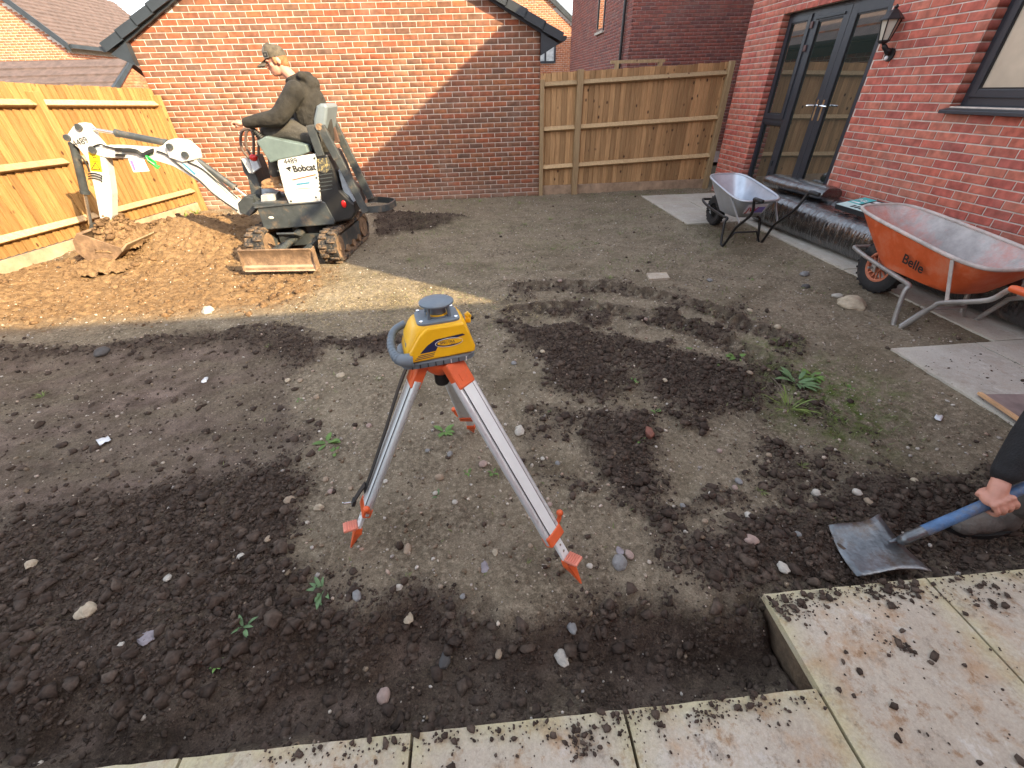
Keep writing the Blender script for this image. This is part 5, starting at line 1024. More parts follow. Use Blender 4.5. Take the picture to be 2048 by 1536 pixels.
dq = lambda *p: Q(an-.001, *z4(*p))
b = MB(); b.prism(dq((390, 380), (490, 385), (515, 560), (415, 550)), (0, -.001, 0), (0, .002, 0)); wl = b.obj('warning_label', YLB, arm)
def outline(par, pts, w, m):
    P = [np.array(p) for p in Q(an-.004, *z4(*pts))]
    for a, e in zip(P, P[1:]+P[:1]): b = MB(); b.beam(a, e, .0015, w, up=np.cross(e-a, (0, 1, 0))); b.obj('warning_mark', m, par)
outline(wl, [(420, 535), (455, 475), (500, 540)], .006, BKP)
lettering('!', np.array(sp(*z4((455, 530))[0], an-.004)), (1, 0, 0), (0, 0, 1), .055, BKP, wl); outline(wl, [(425, 465), (485, 468)], .004, BKP); lettering('H', np.array(sp(*z4((440, 445))[0], an-.004)), (1, 0, 0), (0, 0, 1), .05, BKP, wl)
lettering('4489', np.array(sp(*z4((275, 335))[0], an-.002)), np.array(sp(*z4((410, 290))[0], an))-np.array(sp(*z4((275, 335))[0], an)), (0, 0, 1), .085, BKP, arm)
po = lambda x, y: np.array(sp(*z4((x, y))[0], BYc-.0675)); b = MB(); b.add([po(1235, 480), po(1262, 485), po(1365, 575), po(1352, 588)], [(0, 1, 2, 3)]); b.obj('maker_sticker', BLU, boom)
tg = MB(); tg.prism(Q(BYc-.085, *z4((750, 440), (890, 440), (945, 552), (800, 562))), (0, -.001, 0), (0, .001, 0)); tg.obj('inspection_card', mat('white_card', (.72, .70, .74), .5), boom)
tg = MB(); tg.prism(Q(BYc-.088, *z4((765, 455), (790, 452), (822, 545), (805, 548))), (0, -.001, 0), (0, .0, 0)); tg.obj('card_print', mat('purple_print', (.25, .17, .5), .5), boom)
tg = MB(); q = np.array(sp(*z4((955, 455))[0], BYc-.09))
for k in range(7): a = random.uniform(0, 6.28); r_ = random.uniform(.015, .05); tg.tube([q+np.array([-.03, 0, .05]), q+np.array([r_*math.cos(a), random.uniform(-.02, .02), r_*math.sin(a)]), q+np.array([.05+r_*math.cos(a+1), 0, -.05+r_*math.sin(a+1)])], .008, 6)
tg.obj('green_tag', mat('green_plastic', (.01, .42, .06), .4), boom, 50)
# bucket: wide grading bucket, curled and heaped, mouth towards the machine
bp0 = np.array(sp(*z4((560, 1020))[0], BYc)); 
bwid = (-3.32, -2.62); px_, pz_ = bp0[0], bp0[2]
side('bucket_link', z4((390, 1090), (400, 1040), (460, 1000), (540, 990), (575, 1010), (560, 1040), (500, 1040), (450, 1090), (440, 1150), (400, 1150)), BYc-.07, BYc+.07, DGR, Yref=BYc-.07)
prof = [(-.10, -.02), (-.19, -.10), (-.22, -.22), (-.16, -.33), (-.02, -.37), (.14, -.33), (.30, -.22), (.30, -.20), (.13, -.30), (-.02, -.335), (-.14, -.30), (-.19, -.21), (-.165, -.11), (-.08, -.04)]
b = MB(); b.prism([(px_+x, 0, pz_+z) for x, z in prof], (0, bwid[0], 0), (0, bwid[1], 0)); bk = b.obj('bucket', MUDS, ex_, 40, .003)
for yy in bwid:
    b = MB(); b.prism([(px_+x, 0, pz_+z) for x, z in prof[:7]], (0, yy-.008, 0), (0, yy+.008, 0)); b.obj('bucket_cheek', MUDS, bk)
b = MB(); b.prism([(px_+.27, 0, pz_-.245), (px_+.36, 0, pz_-.17), (px_+.36, 0, pz_-.155), (px_+.27, 0, pz_-.215)], (0, bwid[0]-.01, 0), (0, bwid[1]+.01, 0)); b.obj('bucket_lip', mat('worn_bucket_edge', (.30, .23, .15), .6, .2, 8), bk)
# soil heaped in the bucket and spilling from it
def heap(name, cx, cy, rx, ry, h, zb, seed, mname='soil_heap', n=70):
    t = np.linspace(-1, 1, n); U, V_ = np.meshgrid(t, t); r2 = np.sqrt(U*U+V_*V_); X = cx+U*rx; Y = cy+V_*ry
    Z = zb+h*np.clip(1-r2**1.7, -.3, 1)+.065*np.abs(fbm(X, Y, .14, 4, seed, .6))+.015*fbm(X, Y, .04, 3, seed+5); keep = r2 < 1.06
    idx = np.arange(n*n).reshape(n, n); Fq = np.stack([idx[:-1, :-1], idx[:-1, 1:], idx[1:, 1:], idx[1:, :-1]], -1).reshape(-1, 4); ok = keep.ravel()[Fq].all(1); Fq = Fq[ok]
    u_, inv = np.unique(Fq, return_inverse=True); P = np.stack([X.ravel(), Y.ravel(), Z.ravel()], 1)[u_]
    o = fast_mesh(name, P, inv.reshape(-1, 4), SOIL, None, True); o['kind'] = 'stuff'
    zc = np.tile(np.array([.45, 0, .25, .8], np.float32), (len(P), 1)); ca = o.data.color_attributes.new('zone', 'FLOAT_COLOR', 'POINT'); ca.data.foreach_set('color', zc.ravel()); return o
heap('bucket_load', px_+.06, (bwid[0]+bwid[1])/2, .27, .37, .30, pz_-.24, 301)
PP = []
for _ in range(900):
    x = px_+random.gauss(.0, .16); y = random.uniform(bwid[0]-.15, bwid[1]); PP.append((x, y, ground_z(x, y)))
for _ in range(500): a, r_ = random.uniform(0, 6.28), random.random()**.5; x, y = px_+.06+.26*r_*math.cos(a), (bwid[0]+bwid[1])/2+.36*r_*math.sin(a); PP.append((x, y, pz_-.24+.30*(1-r_**2.2)+.01))
scatter('spilled_clods', np.array(PP), np.clip(.010*RNG.pareto(2.5, len(PP))+.007, .006, .04), CLODB)
heap('spill_heap', px_-.05, bwid[0]-.02, .36, .30, .10, ground_z(px_, bwid[0])-.03, 331)
# ================================================================== people
SKIN = mat('skin', (.50, .24, .17), .55, .08, 12, .05, 150); HAIR = mat('ginger_hair', (.30, .13, .05), .7, .25, 60); HOOD = mat('dark_hoodie', (.025, .022, .018), .95, .3, 9, 1., 13)
TROU = mat('dark_work_trousers', (.06, .055, .048), .9, .2, 12, .3, 60, stain=(.2, .15, .1), sscale=7, samt=.4, samin=.56); BOOT = mat('tan_work_boot', (.30, .17, .08), .85, .2, 12, .3, 60); SLV = mat('black_sleeve', (.010, .010, .011), .9, .2, 20, .3, 150)
GBOOT = mat('grey_muddy_boot', (.13, .12, .105), .85, .2, 12, .3, 60, stain=(.07, .05, .035), sscale=12, samt=.7, samin=.5)
def remesh(name, mb, m, parent, vox=.008, smooth=4):
    o = mb.obj(name, m, parent, 180); md = o.modifiers.new('r', 'REMESH'); md.mode = 'VOXEL'; md.voxel_size = vox; md.use_smooth_shade = True
    if smooth: s = o.modifiers.new('s', 'SMOOTH'); s.factor = .5; s.iterations = smooth
    bpy.context.view_layer.update(); me = bpy.data.meshes.new_from_object(o.evaluated_get(bpy.context.evaluated_depsgraph_get())); o.modifiers.clear(); o.data = me
    if not me.materials: me.materials.append(m)
    me.polygons.foreach_set('use_smooth', [True]*len(me.polygons)); return o
def limb(mb, pts, rad, n=12):
    P = smoothpath(pts, 4); r = np.interp(np.linspace(0, 1, len(P)), np.linspace(0, 1, len(rad)), rad); mb.tube(P, r, n)
    mb.ell(pts[0], (rad[0],)*3); mb.ell(pts[-1], (rad[-1],)*3)
def rotm(ax, deg): return np.array(Matrix.Rotation(R(deg), 3, ax))
# operator: sits facing -X, looks down at the bucket
YO = -2.93
S2 = lambda x, y, dY=0.: np.array(sp(x, y, YO+dY))+np.array([0, 0, 0.])
op = empty('person', (-2.95, YO, 1.22), 'seated digger driver in dark hoodie and peaked cap', 'person')
hc = S2(553, 122); hc = np.array([hc[0], YO, hc[2]]); tilt = rotm('Z', 22)@rotm('Y', -14)      # head leans forward (towards -X)
hp = lambda x, y, z: hc+tilt@np.array([x, y, z])
body = MB()
body.ell(hp(.012, 0, .028), (.098, .078, .098), tilt); body.ell(hp(-.035, 0, -.045), (.066, .060, .075), tilt); body.ell(hp(-.062, 0, -.085), (.036, .036, .032), tilt)     # skull, face, chin
body.ell(hp(-.102, 0, -.025), (.020, .013, .024), tilt); body.ell(hp(-.096, 0, -.004), (.012, .010, .026), tilt)                                # nose
body.ell(hp(-.088, 0, .022), (.018, .052, .014), tilt); body.ell(hp(-.094, 0, -.062), (.012, .024, .007), tilt); body.ell(hp(-.092, 0, -.073), (.012, .022, .007), tilt)  # brow, lips
for s in (-1, 1):
    body.ell(hp(.012, s*.078, -.008), (.022, .010, .034), tilt@rotm('Y', -12)); body.ell(hp(-.062, s*.04, -.02), (.024, .022, .022), tilt)
pelv = np.array([-2.90, YO, 1.30]); chest = np.array([-2.935, YO, 1.635]); neck = np.array([-2.99, YO, 1.80])
limb(body, [neck-np.array([-.02, 0, .06]), neck, hp(.02, 0, -.06)], [.062, .056, .056])
limb(body, [pelv, (pelv+chest)/2+np.array([.02, 0, 0]), chest], [.10, .11, .12])
hands = []
for s in (-1, 1):
    sh = chest+np.array([-.01, s*.18, .06]); el_ = np.array(S2(566, 228)); el_ = np.array([el_[0], YO+s*.25, el_[2]-.02]); wr = np.array([S2(512, 243)[0], YO+s*.25, S2(512, 243)[2]])
    limb(body, [sh, (sh+el_)/2, el_, (el_+wr)/2, wr], [.055, .05, .042, .04, .03])
    kn = np.array([-3.36, YO+s*.12, 1.335]); an_ = np.array([-3.42, YO+s*.12, .92]); limb(body, [pelv+np.array([0, s*.09, -.01]), (pelv+kn)/2+np.array([0, s*.06, .02]), kn], [.07, .065, .05]); limb(body, [kn, (kn+an_)/2+np.array([.03, 0, 0]), an_], [.055, .05, .038])
    pm = wr+np.array([-.065, 0, .0]); body.ell(pm, (.05, .042, .03), rotm('Y', 12)); hands.append((wr, pm))
    for k in range(4):
        b0 = pm+np.array([-.030, s*(.028-.019*k), .012-.003*abs(k-1.5)]); body.tube(smoothpath([b0, b0+np.array([-.034, 0, -.004]), b0+np.array([-.040, 0, -.030]), b0+np.array([-.018, 0, -.045])], 3), .0095, 7)
    body.tube(smoothpath([pm+np.array([.02, -s*.035, .0]), pm+np.array([-.01, -s*.048, -.005]), pm+np.array([-.04, -s*.040, -.018])], 3), .0105, 7)
remesh('body', body, SKIN, op, .0075, 3)
for s in (-1, 1):
    e = MB(); e.ell(hp(-.084, s*.032, -.002), (.010, .011, .008)); e.obj('eye', mat('eye', (.05, .035, .03), .3), op, 60)
h = MB(); h.ell(hp(.030, 0, .020), (.086, .080, .085), tilt); h.ell(hp(.055, 0, -.03), (.052, .066, .06), tilt); h.ell(hp(-.02, .072, .01), (.02, .012, .04), tilt); h.ell(hp(-.02, -.072, .01), (.02, .012, .04), tilt); remesh('hair', h, HAIR, op, .007, 2)
CAPM = mat('worn_cap', (.085, .070, .050), .9, .3, 22, .2, 150, stain=(.14, .10, .06), sscale=14, samt=.6, samin=.55); CAPF = mat('cap_front', (.20, .19, .16), .9, .15, 20)
cp = MB(); n = 20; rings = []
for k, (rr_, zz_) in enumerate(((.106, .030), (.107, .055), (.098, .090), (.078, .118), (.045, .136), (.008, .142))): rings.append([hp(.010+rr_*1.0*math.cos(2*math.pi*j/n), .80*rr_*math.sin(2*math.pi*j/n), zz_-.012*math.cos(2*math.pi*j/n)) for j in range(n)])
cp.loft(rings, True, True); cap = cp.obj('cap', CAPM, op, 50)
fp = MB(); idx_ = [8, 9, 10, 11, 12]; c_ = hp(.01, 0, .07); out = [[c_+(rings[r][j]-c_)*1.018 for j in idx_] for r in range(0, 4)]
fp.add([q for r in out for q in r], [(r*5+j, r*5+j+1, (r+1)*5+j+1, (r+1)*5+j) for r in range(3) for j in range(4)]); fp.obj('cap_front', CAPF, cap)
pk = MB(); V = []
for j, t in enumerate(np.linspace(-1, 1, 9)):
    a = math.pi+t*.85; b0 = hp(.010+.105*math.cos(a), .084*math.sin(a), .040); e0 = hp(-.092-.105*math.cos(t*1.2), .082*t, .006-.016*abs(t)); V += [b0, e0]
F_ = [(2*j, 2*j+1, 2*j+3, 2*j+2) for j in range(8)]; pk.add(V, F_); pk.add([v-np.array([0, 0, .006]) for v in V], F_); pk.obj('cap_peak', CAPM, cap, 60)
for w_, h_, m_, o_ in ((.034, .026, CAPF, .0), (.026, .018, BKP, .0012), (.012, .008, CAPF, .0024)):
    c0_ = hp(.01-.1065-o_, -.0, .075); b = MB()
    # badge sits on the cap front, turned to the wearer's left so that it reads from the side
    nrm = tilt@np.array([-.72, -.68, .12]); nrm /= np.linalg.norm(nrm); tx = np.cross((0, 0, 1), nrm); tx /= np.linalg.norm(tx); ty = np.cross(nrm, tx); cc = hp(.010-.078, -.060, .066)+nrm*(.010+o_)
    b.add([cc-tx*w_-ty*h_, cc+tx*w_-ty*h_, cc+tx*w_+ty*h_, cc-tx*w_+ty*h_], [(0, 1, 2, 3)]); b.obj('cap_badge', m_, cap)
# hoodie: torso, sleeves and the hood lying on the back
hd = MB(); limb(hd, [pelv+np.array([.02, 0, -.05]), (pelv+chest)/2+np.array([.045, 0, 0]), chest+np.array([.03, 0, .0])], [.165, .175, .175], 18)
hd.ell(chest+np.array([.01, 0, .05]), (.135, .215, .12)); hd.ell((pelv+chest)/2+np.array([.0, 0, .0]), (.16, .205, .19)); hd.ell(chest+np.array([-.01, 0, .12]), (.10, .14, .075))
for s in (-1, 1):
    sh = chest+np.array([-.01, s*.185, .06]); el_ = np.array([S2(566, 228)[0]+.03, YO+s*.26, S2(566, 228)[2]-.02]); wr = hands[0 if s < 0 else 1][0]
    limb(hd, [sh, (sh+el_)/2+np.array([.01, 0, 0]), el_, (el_*.5+wr*.5), wr+np.array([.012, 0, 0])], [.095, .09, .084, .066, .05])
nk = neck+np.array([.03, 0, -.01])
for t in np.linspace(0, 2*math.pi, 22)[:-1]:
    q = nk+np.array([.085*math.cos(t)+.005, .095*math.sin(t), .012+.030*math.cos(t)]); hd.ell(q, (.034, .034, .032))
for t in np.linspace(-1, 1, 7):
    hd.ell(nk+np.array([.125-.03*abs(t), .11*t, .03]), (.05, .045, .042)); hd.ell(nk+np.array([.185-.04*abs(t), .085*t, -.035]), (.042, .042, .06))
remesh('hoodie', hd, HOOD, op, .010, 4)
tr = MB()
for s in (-1, 1):
    kn = np.array([-3.36, YO+s*.12, 1.335]); an_ = np.array([-3.42, YO+s*.12, .95])
    limb(tr, [pelv+np.array([0, s*.09, -.01]), (pelv+kn)/2+np.array([0, s*.1-s*.04, .035]), kn], [.12, .108, .082]); limb(tr, [kn, (kn+an_)/2+np.array([.02, 0, 0]), an_], [.078, .07, .062])
tr.ell(pelv, (.15, .19, .11)); remesh('trousers', tr, TROU, op, .011, 4)
for s in (-1, 1):
    b = MB(); a0 = np.array([-3.42, YO+s*.12, .93]); b.ell(a0+np.array([0, 0, -.0]), (.055, .05, .075)); b.ell(a0+np.array([-.06, 0, -.075]), (.115, .05, .045)); b.ell(a0+np.array([-.135, 0, -.085]), (.055, .048, .038)); b.box(a0+np.array([-.05, 0, -.118]), (.27, .088, .026)); remesh('boot', b, BOOT, op, .008, 2)
# labourer with the shovel: only forearm, hand and boot reach into the picture
lb = empty('person', (1.05, -7.45, 0), 'bent figure in black top gripping the shovel beside the paving', 'person')
HND = np.array(gp(1985, 1003, .285)); WR = np.array(gp(2002, 962, .355)); ELB = WR+np.array([.22, .14, .31]); SHO = ELB+np.array([.22, .06, .30])
shd0 = np.array(gp(1808, 1079, .125)); shdir = HND-shd0; shdir /= np.linalg.norm(shdir)
body = MB(); limb(body, [SHO, (SHO+ELB)/2, ELB, (ELB+WR)/2, WR], [.055, .05, .043, .037, .029])
hipL = np.array([1.60, -7.48, .86]); hipR = np.array([1.60, -7.18, .86]); chestL = SHO+np.array([.16, .16, .06]); headc = SHO+np.array([-.10, .22, .24])
limb(body, [(hipL+hipR)/2, ((hipL+hipR)/2+chestL)/2+np.array([0, 0, .06]), chestL], [.14, .14, .15]); limb(body, [chestL, headc], [.07, .06]); body.ell(headc, (.095, .08, .115)); body.ell(headc+np.array([-.06, 0, -.06]), (.06, .055, .06)); body.ell(headc+np.array([-.112, 0, -.03]), (.02, .014, .026)); body.ell(headc+np.array([-.085, 0, .012]), (.02, .05, .014)); body.ell(headc+np.array([-.10, 0, -.075]), (.012, .024, .008)); [body.ell(headc+np.array([.0, q_*.082, -.02]), (.02, .01, .032)) for q_ in (-1, 1)]
footA = np.array(gp(1955, 1058, .0)); footA[2] = ground_z(footA[0], footA[1]); footB = np.array([1.78, -7.2, PZ])
for hip, ft in ((hipL, footA+np.array([.09, .01, 0])), (hipR, footB)):
    kn = (hip+ft)/2+np.array([.02, 0, .06]); limb(body, [hip, kn, ft+np.array([.0, 0, .09])], [.085, .058, .04])
sh2 = SHO+np.array([.08, .36, .04]); h2 = shd0+shdir*.88; limb(body, [sh2, (sh2+h2)/2+np.array([.12, .08, 0]), h2+np.array([0, .02, .05])], [.055, .045, .03]); body.ell(h2, (.045, .04, .035))
# gripping hand: palm over the shaft, four fingers curled round it, thumb along the near side
side_v = np.cross(shdir, (0, 0, 1)); side_v /= np.linalg.norm(side_v); upv = np.cross(side_v, shdir)     # side_v points to the viewer side
if side_v@(CAM-HND) < 0: side_v = -side_v
shc = shd0+shdir*np.dot(HND-shd0, shdir)
palm = shc+upv*.032+side_v*.004
body.ell(palm, (.046, .042, .024), np.stack([shdir, side_v, upv], 1)); limb(body, [WR, (WR+palm)/2+upv*.008, palm+upv*.004], [.029, .031, .026])
for k in range(4):
    o_ = shdir*(.036-.0235*k); Lk = (.92, 1.0, .97, .84)[k]
    b0 = palm+o_+side_v*.026+upv*.004; body.tube(smoothpath([b0, b0+side_v*.020*Lk-upv*.018*Lk, b0+side_v*.012-upv*.052*Lk, b0-side_v*.018-upv*.066*Lk, b0-side_v*.040-upv*.056*Lk], 4), [.0096]*5+[.0090]*6+[.0082]*6, 9)
    body.ell(b0+upv*.007, (.0122, .0112, .0105))
body.tube(smoothpath([palm-shdir*.0+shdir*-.03-side_v*.03, palm+shdir*.008-side_v*.042-upv*.010, palm+shdir*.044-side_v*.034-upv*.022, palm+shdir*.066-side_v*.022-upv*.026], 4), [.014]*4+[.012]*5+[.010]*4, 9)
remesh('body', body, SKIN, lb, .0042, 1)
bn = MB(); bn.ell(headc+np.array([.008, 0, .045]), (.106, .09, .09)); [bn.ell(headc+np.array([.008+.098*math.cos(t_), .083*math.sin(t_), .012]), (.02, .02, .024)) for t_ in np.linspace(0, 2*math.pi, 19)[:-1]]; remesh('beanie', bn, mat('dark_knit', (.03, .032, .038), .95, .3, 60, .6, 120), lb, .008, 2)
sv = MB(); limb(sv, [SHO, (SHO+ELB)/2+np.array([.01, 0, 0]), ELB+np.array([.01, 0, .0]), (ELB+WR)/2, WR+np.array([.012, .01, .028])], [.088, .08, .076, .066, .045], 16); sv.ell(WR+np.array([.014, .01, .04]), (.050, .050, .03))
limb(sv, [(hipL+hipR)/2+np.array([0, 0, .02]), ((hipL+hipR)/2+chestL)/2+np.array([0, 0, .07]), chestL+np.array([-.03, 0, .0])], [.17, .18, .19], 16); limb(sv, [sh2, (sh2+h2)/2+np.array([.12, .08, 0]), h2+np.array([0, .02, .07])], [.085, .07, .045]); sv.ell(SHO+np.array([.06, .03, .02]), (.12, .13, .12)); sv.ell(sh2, (.12, .12, .12)); remesh('black_top', sv, SLV, lb, .011, 4)
tr = MB()
for hip, ft in ((hipL, footA+np.array([.09, .01, 0])), (hipR, footB)):
    kn = (hip+ft)/2+np.array([.02, 0, .06]); limb(tr, [hip, kn, ft+np.array([.02, 0, .16])], [.115, .085, .07])
tr.ell((hipL+hipR)/2, (.15, .2, .14)); remesh('trousers', tr, TROU, lb, .012, 4)
for ft in (footA+np.array([.09, .01, 0]), footB):
    b = MB(); b.ell(ft+np.array([.0, 0, .09]), (.062, .056, .09)); b.ell(ft+np.array([-.09, 0, .055]), (.115, .056, .055)); b.ell(ft+np.array([-.165, 0, .05]), (.062, .054, .050)); b.ell(ft+np.array([.03, 0, .045]), (.05, .05, .05)); o = remesh('boot', b, GBOOT, lb, .007, 2)
    b = MB(); b.loft([[ft+np.array([.085*math.cos(t)*1.9-.07+0, .058*math.sin(t), z]) for t in np.linspace(0, 2*math.pi, 25)[:-1]] for z in (.0, .028)]); b.obj('sole', BLK, lb, 50)
# shovel
shv = empty('shovel', tuple(shd0), 'square-mouth shovel with worn steel blade and blue shaft', 'shovel')
c1_ = np.array(gp(1657, 1050, .065)); c2_ = np.array(gp(1714, 1152, .055)); c3_ = np.array(gp(1864, 1142, .085)); c4_ = np.array(gp(1757, 1027, .105)); n = 10
V = []; 
for i in range(n+1):
    for j in range(n+1):
        u, v = i/n, j/n; p = (c1_*(1-u)+c4_*u)*(1-v)+(c2_*(1-u)+c3_*u)*v
        waist = .030*math.sin(math.pi*min(1, u*1.0))*u; p = p+(np.array(c2_)-c1_)/np.linalg.norm(c2_-c1_)*(waist*(1-2*v)); p = p-np.array([0, 0, .022*math.sin(math.pi*v)*(1-.2*u)]); V.append(p)
F_ = [(i*(n+1)+j, i*(n+1)+j+1, (i+1)*(n+1)+j+1, (i+1)*(n+1)+j) for i in range(n) for j in range(n)]
STL = mat('worn_shovel_steel', (.20, .22, .235), .35, .3, 5, .15, 60, metal=.7, stain=(.10, .075, .055), sscale=8, samt=.95, samin=.48)
o = mesh_obj('blade', V, F_, STL, shv, 60); md = o.modifiers.new('t', 'SOLIDIFY'); md.thickness = .004
b = MB(); P = [(c3_+c4_)/2*.75+(c1_+c2_)/2*.25+np.array([0, 0, .004]), (c3_+c4_)/2+np.array([0, 0, .012]), shd0, shd0+shdir*.10]; b.tube(smoothpath(P, 5), np.interp(np.linspace(0, 1, 16), [0, .3, .6, 1], [.006, .016, .020, .021]), 12); b.obj('socket', STL, shv, 50)
SHAFT = mat('blue_shaft', (.06, .14, .28), .5, .25, 12, .25, 60, stain=(.13, .13, .13), sscale=16, samt=.9, samin=.47)
b = MB(); b.tube([shd0+shdir*.08, shd0+shdir*.2, shd0+shdir*.95], [.022, .021, .0185], 14); b.obj('shaft', SHAFT, shv, 50)
b = MB(); q = shd0+shdir*.95; b.tube([q, q+shdir*.05+side_v*.05, q+shdir*.11+side_v*.05, q+shdir*.11-side_v*.05, q+shdir*.05-side_v*.05, q], .013, 10); b.obj('handle', BLK, shv, 50)
# ================================================================== wheelbarrows
def sring(cx, yf, yr, wf, wr_, zf, zr, ex=4.5, n=44):
    out = []
    for k in range(n):
        t = 2*math.pi*k/n; c, s = math.cos(t), math.sin(t); a = math.copysign(abs(c)**(2/ex), c); v = math.copysign(abs(s)**(2/ex), s)
        f = (v+1)/2; y = yf+(yr-yf)*f; w = wf+(wr_-wf)*f; out.append((cx+a*w, y, zf+(zr-zf)*f))
    return out
def lerp_ring(a, b, t): return [tuple(np.array(p)*(1-t)+np.array(q)*t) for p, q in zip(a, b)]
def barrow(root, cx, yf, yr, wf, wr_, zf, zr, byf, byr, bwf, bwr, bz, wheel, wr, mats, grips, legs_y, frame_r=.016, hx=.26, nose_y=None):
    MO, MI, MRIM, MFR, MGR, MTY, MHB = mats
    rim = sring(cx, yf, yr, wf, wr_, zf, zr); bot = sring(cx, byf, byr, bwf, bwr, bz, bz, 4)
    def shell(sc, dz):
        rings = []
        for t in (0, .15, .4, .7, .9, 1.):
            r_ = lerp_ring(rim, bot, t); bulge = .012*math.sin(math.pi*t); c = np.mean(np.array(r_), 0)
            rings.append([tuple(c+(np.array(p)-c)*np.array([sc+bulge, sc+bulge, 1])+np.array([0, 0, dz*(t)])) for p in r_])
        c = np.mean(np.array(rings[-1]), 0); rings.append([tuple(c+(np.array(p)-c)*.6-np.array([0, 0, .004])) for p in rings[-1]]); return rings
    b = MB(); b.loft(shell(1., 0), False, True); tray = b.obj('tray', MO, root, 60)
    b = MB(); b.loft(shell(.985, .008), False, True); b.obj('tray_inside', MI, tray, 60)
    b = MB(); b.tube(rim, .0135, 10, closed=True); b.obj('rim', MRIM, tray, 60)
    wy, wz = wheel; b = MB(); prof = [(-.035, wr*.58), (-.045, wr*.72), (-.045, wr*.9), (-.03, wr*.985), (0, wr), (.03, wr*.985), (.045, wr*.9), (.045, wr*.72), (.035, wr*.58)]; n = 32
    b.loft([[(cx+x, wy+r_*math.cos(2*math.pi*k/n), wz+r_*math.sin(2*math.pi*k/n)) for k in range(n)] for x, r_ in prof], False, False); wo = b.obj('wheel', MTY, root, 40)
    for k in range(24):
        a = 2*math.pi*k/24
        for s in (-1, 1): bb = MB(); nv = np.array([0, math.cos(a), math.sin(a)]); tv = np.array([0, -math.sin(a), math.cos(a)]); bb.box(np.array([cx+s*.022, wy, wz])+nv*(wr*.992)+tv*(.012*s), (.032, .018, .010), np.stack([np.array([1., 0, 0]), tv, nv], 1)); bb.obj('tread', MTY, wo)
    b = MB(); b.loft([[(cx+x, wy+r_*math.cos(2*math.pi*k/n), wz+r_*math.sin(2*math.pi*k/n)) for k in range(n)] for x, r_ in ((-.036, wr*.58), (-.040, wr*.52), (-.030, wr*.48), (.030, wr*.48), (.040, wr*.52), (.036, wr*.58))], False, False)
    for k in range(14):
        a = 2*math.pi*k/14; nv = np.array([0, math.cos(a), math.sin(a)]); tv = np.array([0, -math.sin(a), math.cos(a)]); b.beam(np.array([cx-.02, wy, wz])+nv*wr*.16, np.array([cx-.02, wy, wz])+nv*wr*.5+tv*.012, .010, .012, up=(1, 0, 0))
    b.cyl((cx-.045, wy, wz), (cx+.045, wy, wz), wr*.2, n=14); b.obj('hub', MHB, wo, 40)
    b = MB(); b.cyl((cx-.13, wy, wz), (cx+.13, wy, wz), .010, n=10); b.obj('axle', MFR, root, 40)
    ny = nose_y if nose_y is not None else wy+wr+.04
    for s in (-1, 1):
        gx_, gy_, gz2 = grips[0 if s < 0 else 1]; x = lambda w: cx+s*w
        lz = bz-.028
        P = [(x(.05), ny, wz+.10), (x(.11), ny-.02, wz+.10), (x(.14), wy, wz+.07), (x(.19), legs_y+.26, lz-.0), (x(hx-.03), legs_y+.10, lz), (x(hx), legs_y+.085, lz-.05), (x(hx+.01), legs_y+.03, .03), (x(hx+.012), legs_y-.01, .012), (x(hx+.012), legs_y-.05, .03), (x(hx+.005), legs_y-.17, lz-.06), (x(hx), legs_y-.22, lz-.0), (x(hx+.005), (legs_y-.25+gy_)/2, (lz+gz2)/2+.005), (gx_, gy_+.13, gz2-.005), (gx_, gy_, gz2)]
        b = MB(); b.tube(smoothpath(P, 5), frame_r, 10); b.obj('frame_tube', MFR, root, 60)
        b = MB(); b.tube([(gx_, gy_+.14, gz2-.004), (gx_, gy_+.12, gz2), (gx_, gy_-.015, gz2+.002), (gx_, gy_-.02, gz2+.002)], [frame_r*1.15, frame_r*1.35, frame_r*1.3, frame_r*.8], 12); b.obj('grip', MGR, root, 60)
        b = MB(); q = np.array(rim[26 if s < 0 else 18]); rr_ = min(rim, key=lambda p: (p[0]-x(.9))**2*.0+abs(p[0]-(cx+s*wr_))*1.+abs(p[1]-(yr+.22))); b.beam(np.array(rr_)+np.array([s*.006, 0, -.012]), (x(hx), legs_y-.24, lz+.01), .024, .006, up=(s, 0, 0)); b.obj('tray_stay', MRIM, root)
        b = MB(); b.beam((x(.12), wy-.03, wz+.07), (x(.07), wy, wz-.035), .05, .006, up=(s, 0, 0)); b.obj('axle_bracket', MRIM, root)
    b = MB(); b.tube([(cx-hx, legs_y-.02, .03), (cx-hx*.6, legs_y-.04, lz*.55), (cx+hx*.6, legs_y-.04, lz*.55), (cx+hx, legs_y-.02, .03)], frame_r*.7, 8); b.obj('leg_brace', MFR, root, 60)
    b = MB(); b.tube([(cx-.05, ny, wz+.10), (cx+.05, ny, wz+.10)], frame_r, 10); b.obj('nose_bar', MFR, root, 60)
    return tray
GALV = mat('galvanised_steel', (.50, .53, .56), .42, .1, 6, metal=.7, stain=(.42, .46, .52), sscale=10, samt=.7, samin=.45); GALI = mat('galvanised_inside', (.52, .57, .63), .36, .08, 5, metal=.6, stain=(.40, .45, .52), sscale=6, samt=.6, samin=.5)
BTUB = mat('black_tube', (.012, .012, .013), .35, .1, 6); TYRE = mat('tyre_rubber', (.020, .020, .021), .75, .2, 12, stain=(.13, .10, .075), sscale=10, samt=.5, samin=.55)
gb = empty('wheelbarrow', (2.05, -3.2, 0), 'new galvanised wheelbarrow with black frame beside the paving', 'wheelbarrow')
barrow(gb, 2.06, -2.70, -3.64, .245, .275, .69, .545, -2.98, -3.46, .15, .17, .33, (-2.70, ground_z(2.05, -2.7)+.18), .185, (GALV, GALI, GALV, BTUB, BLK, TYRE, BLK), ((1.80, -4.03, .63), (2.34, -4.10, .69)), -3.46, .0155, .225)
tray_n = xp(1497, 432, 1.80)
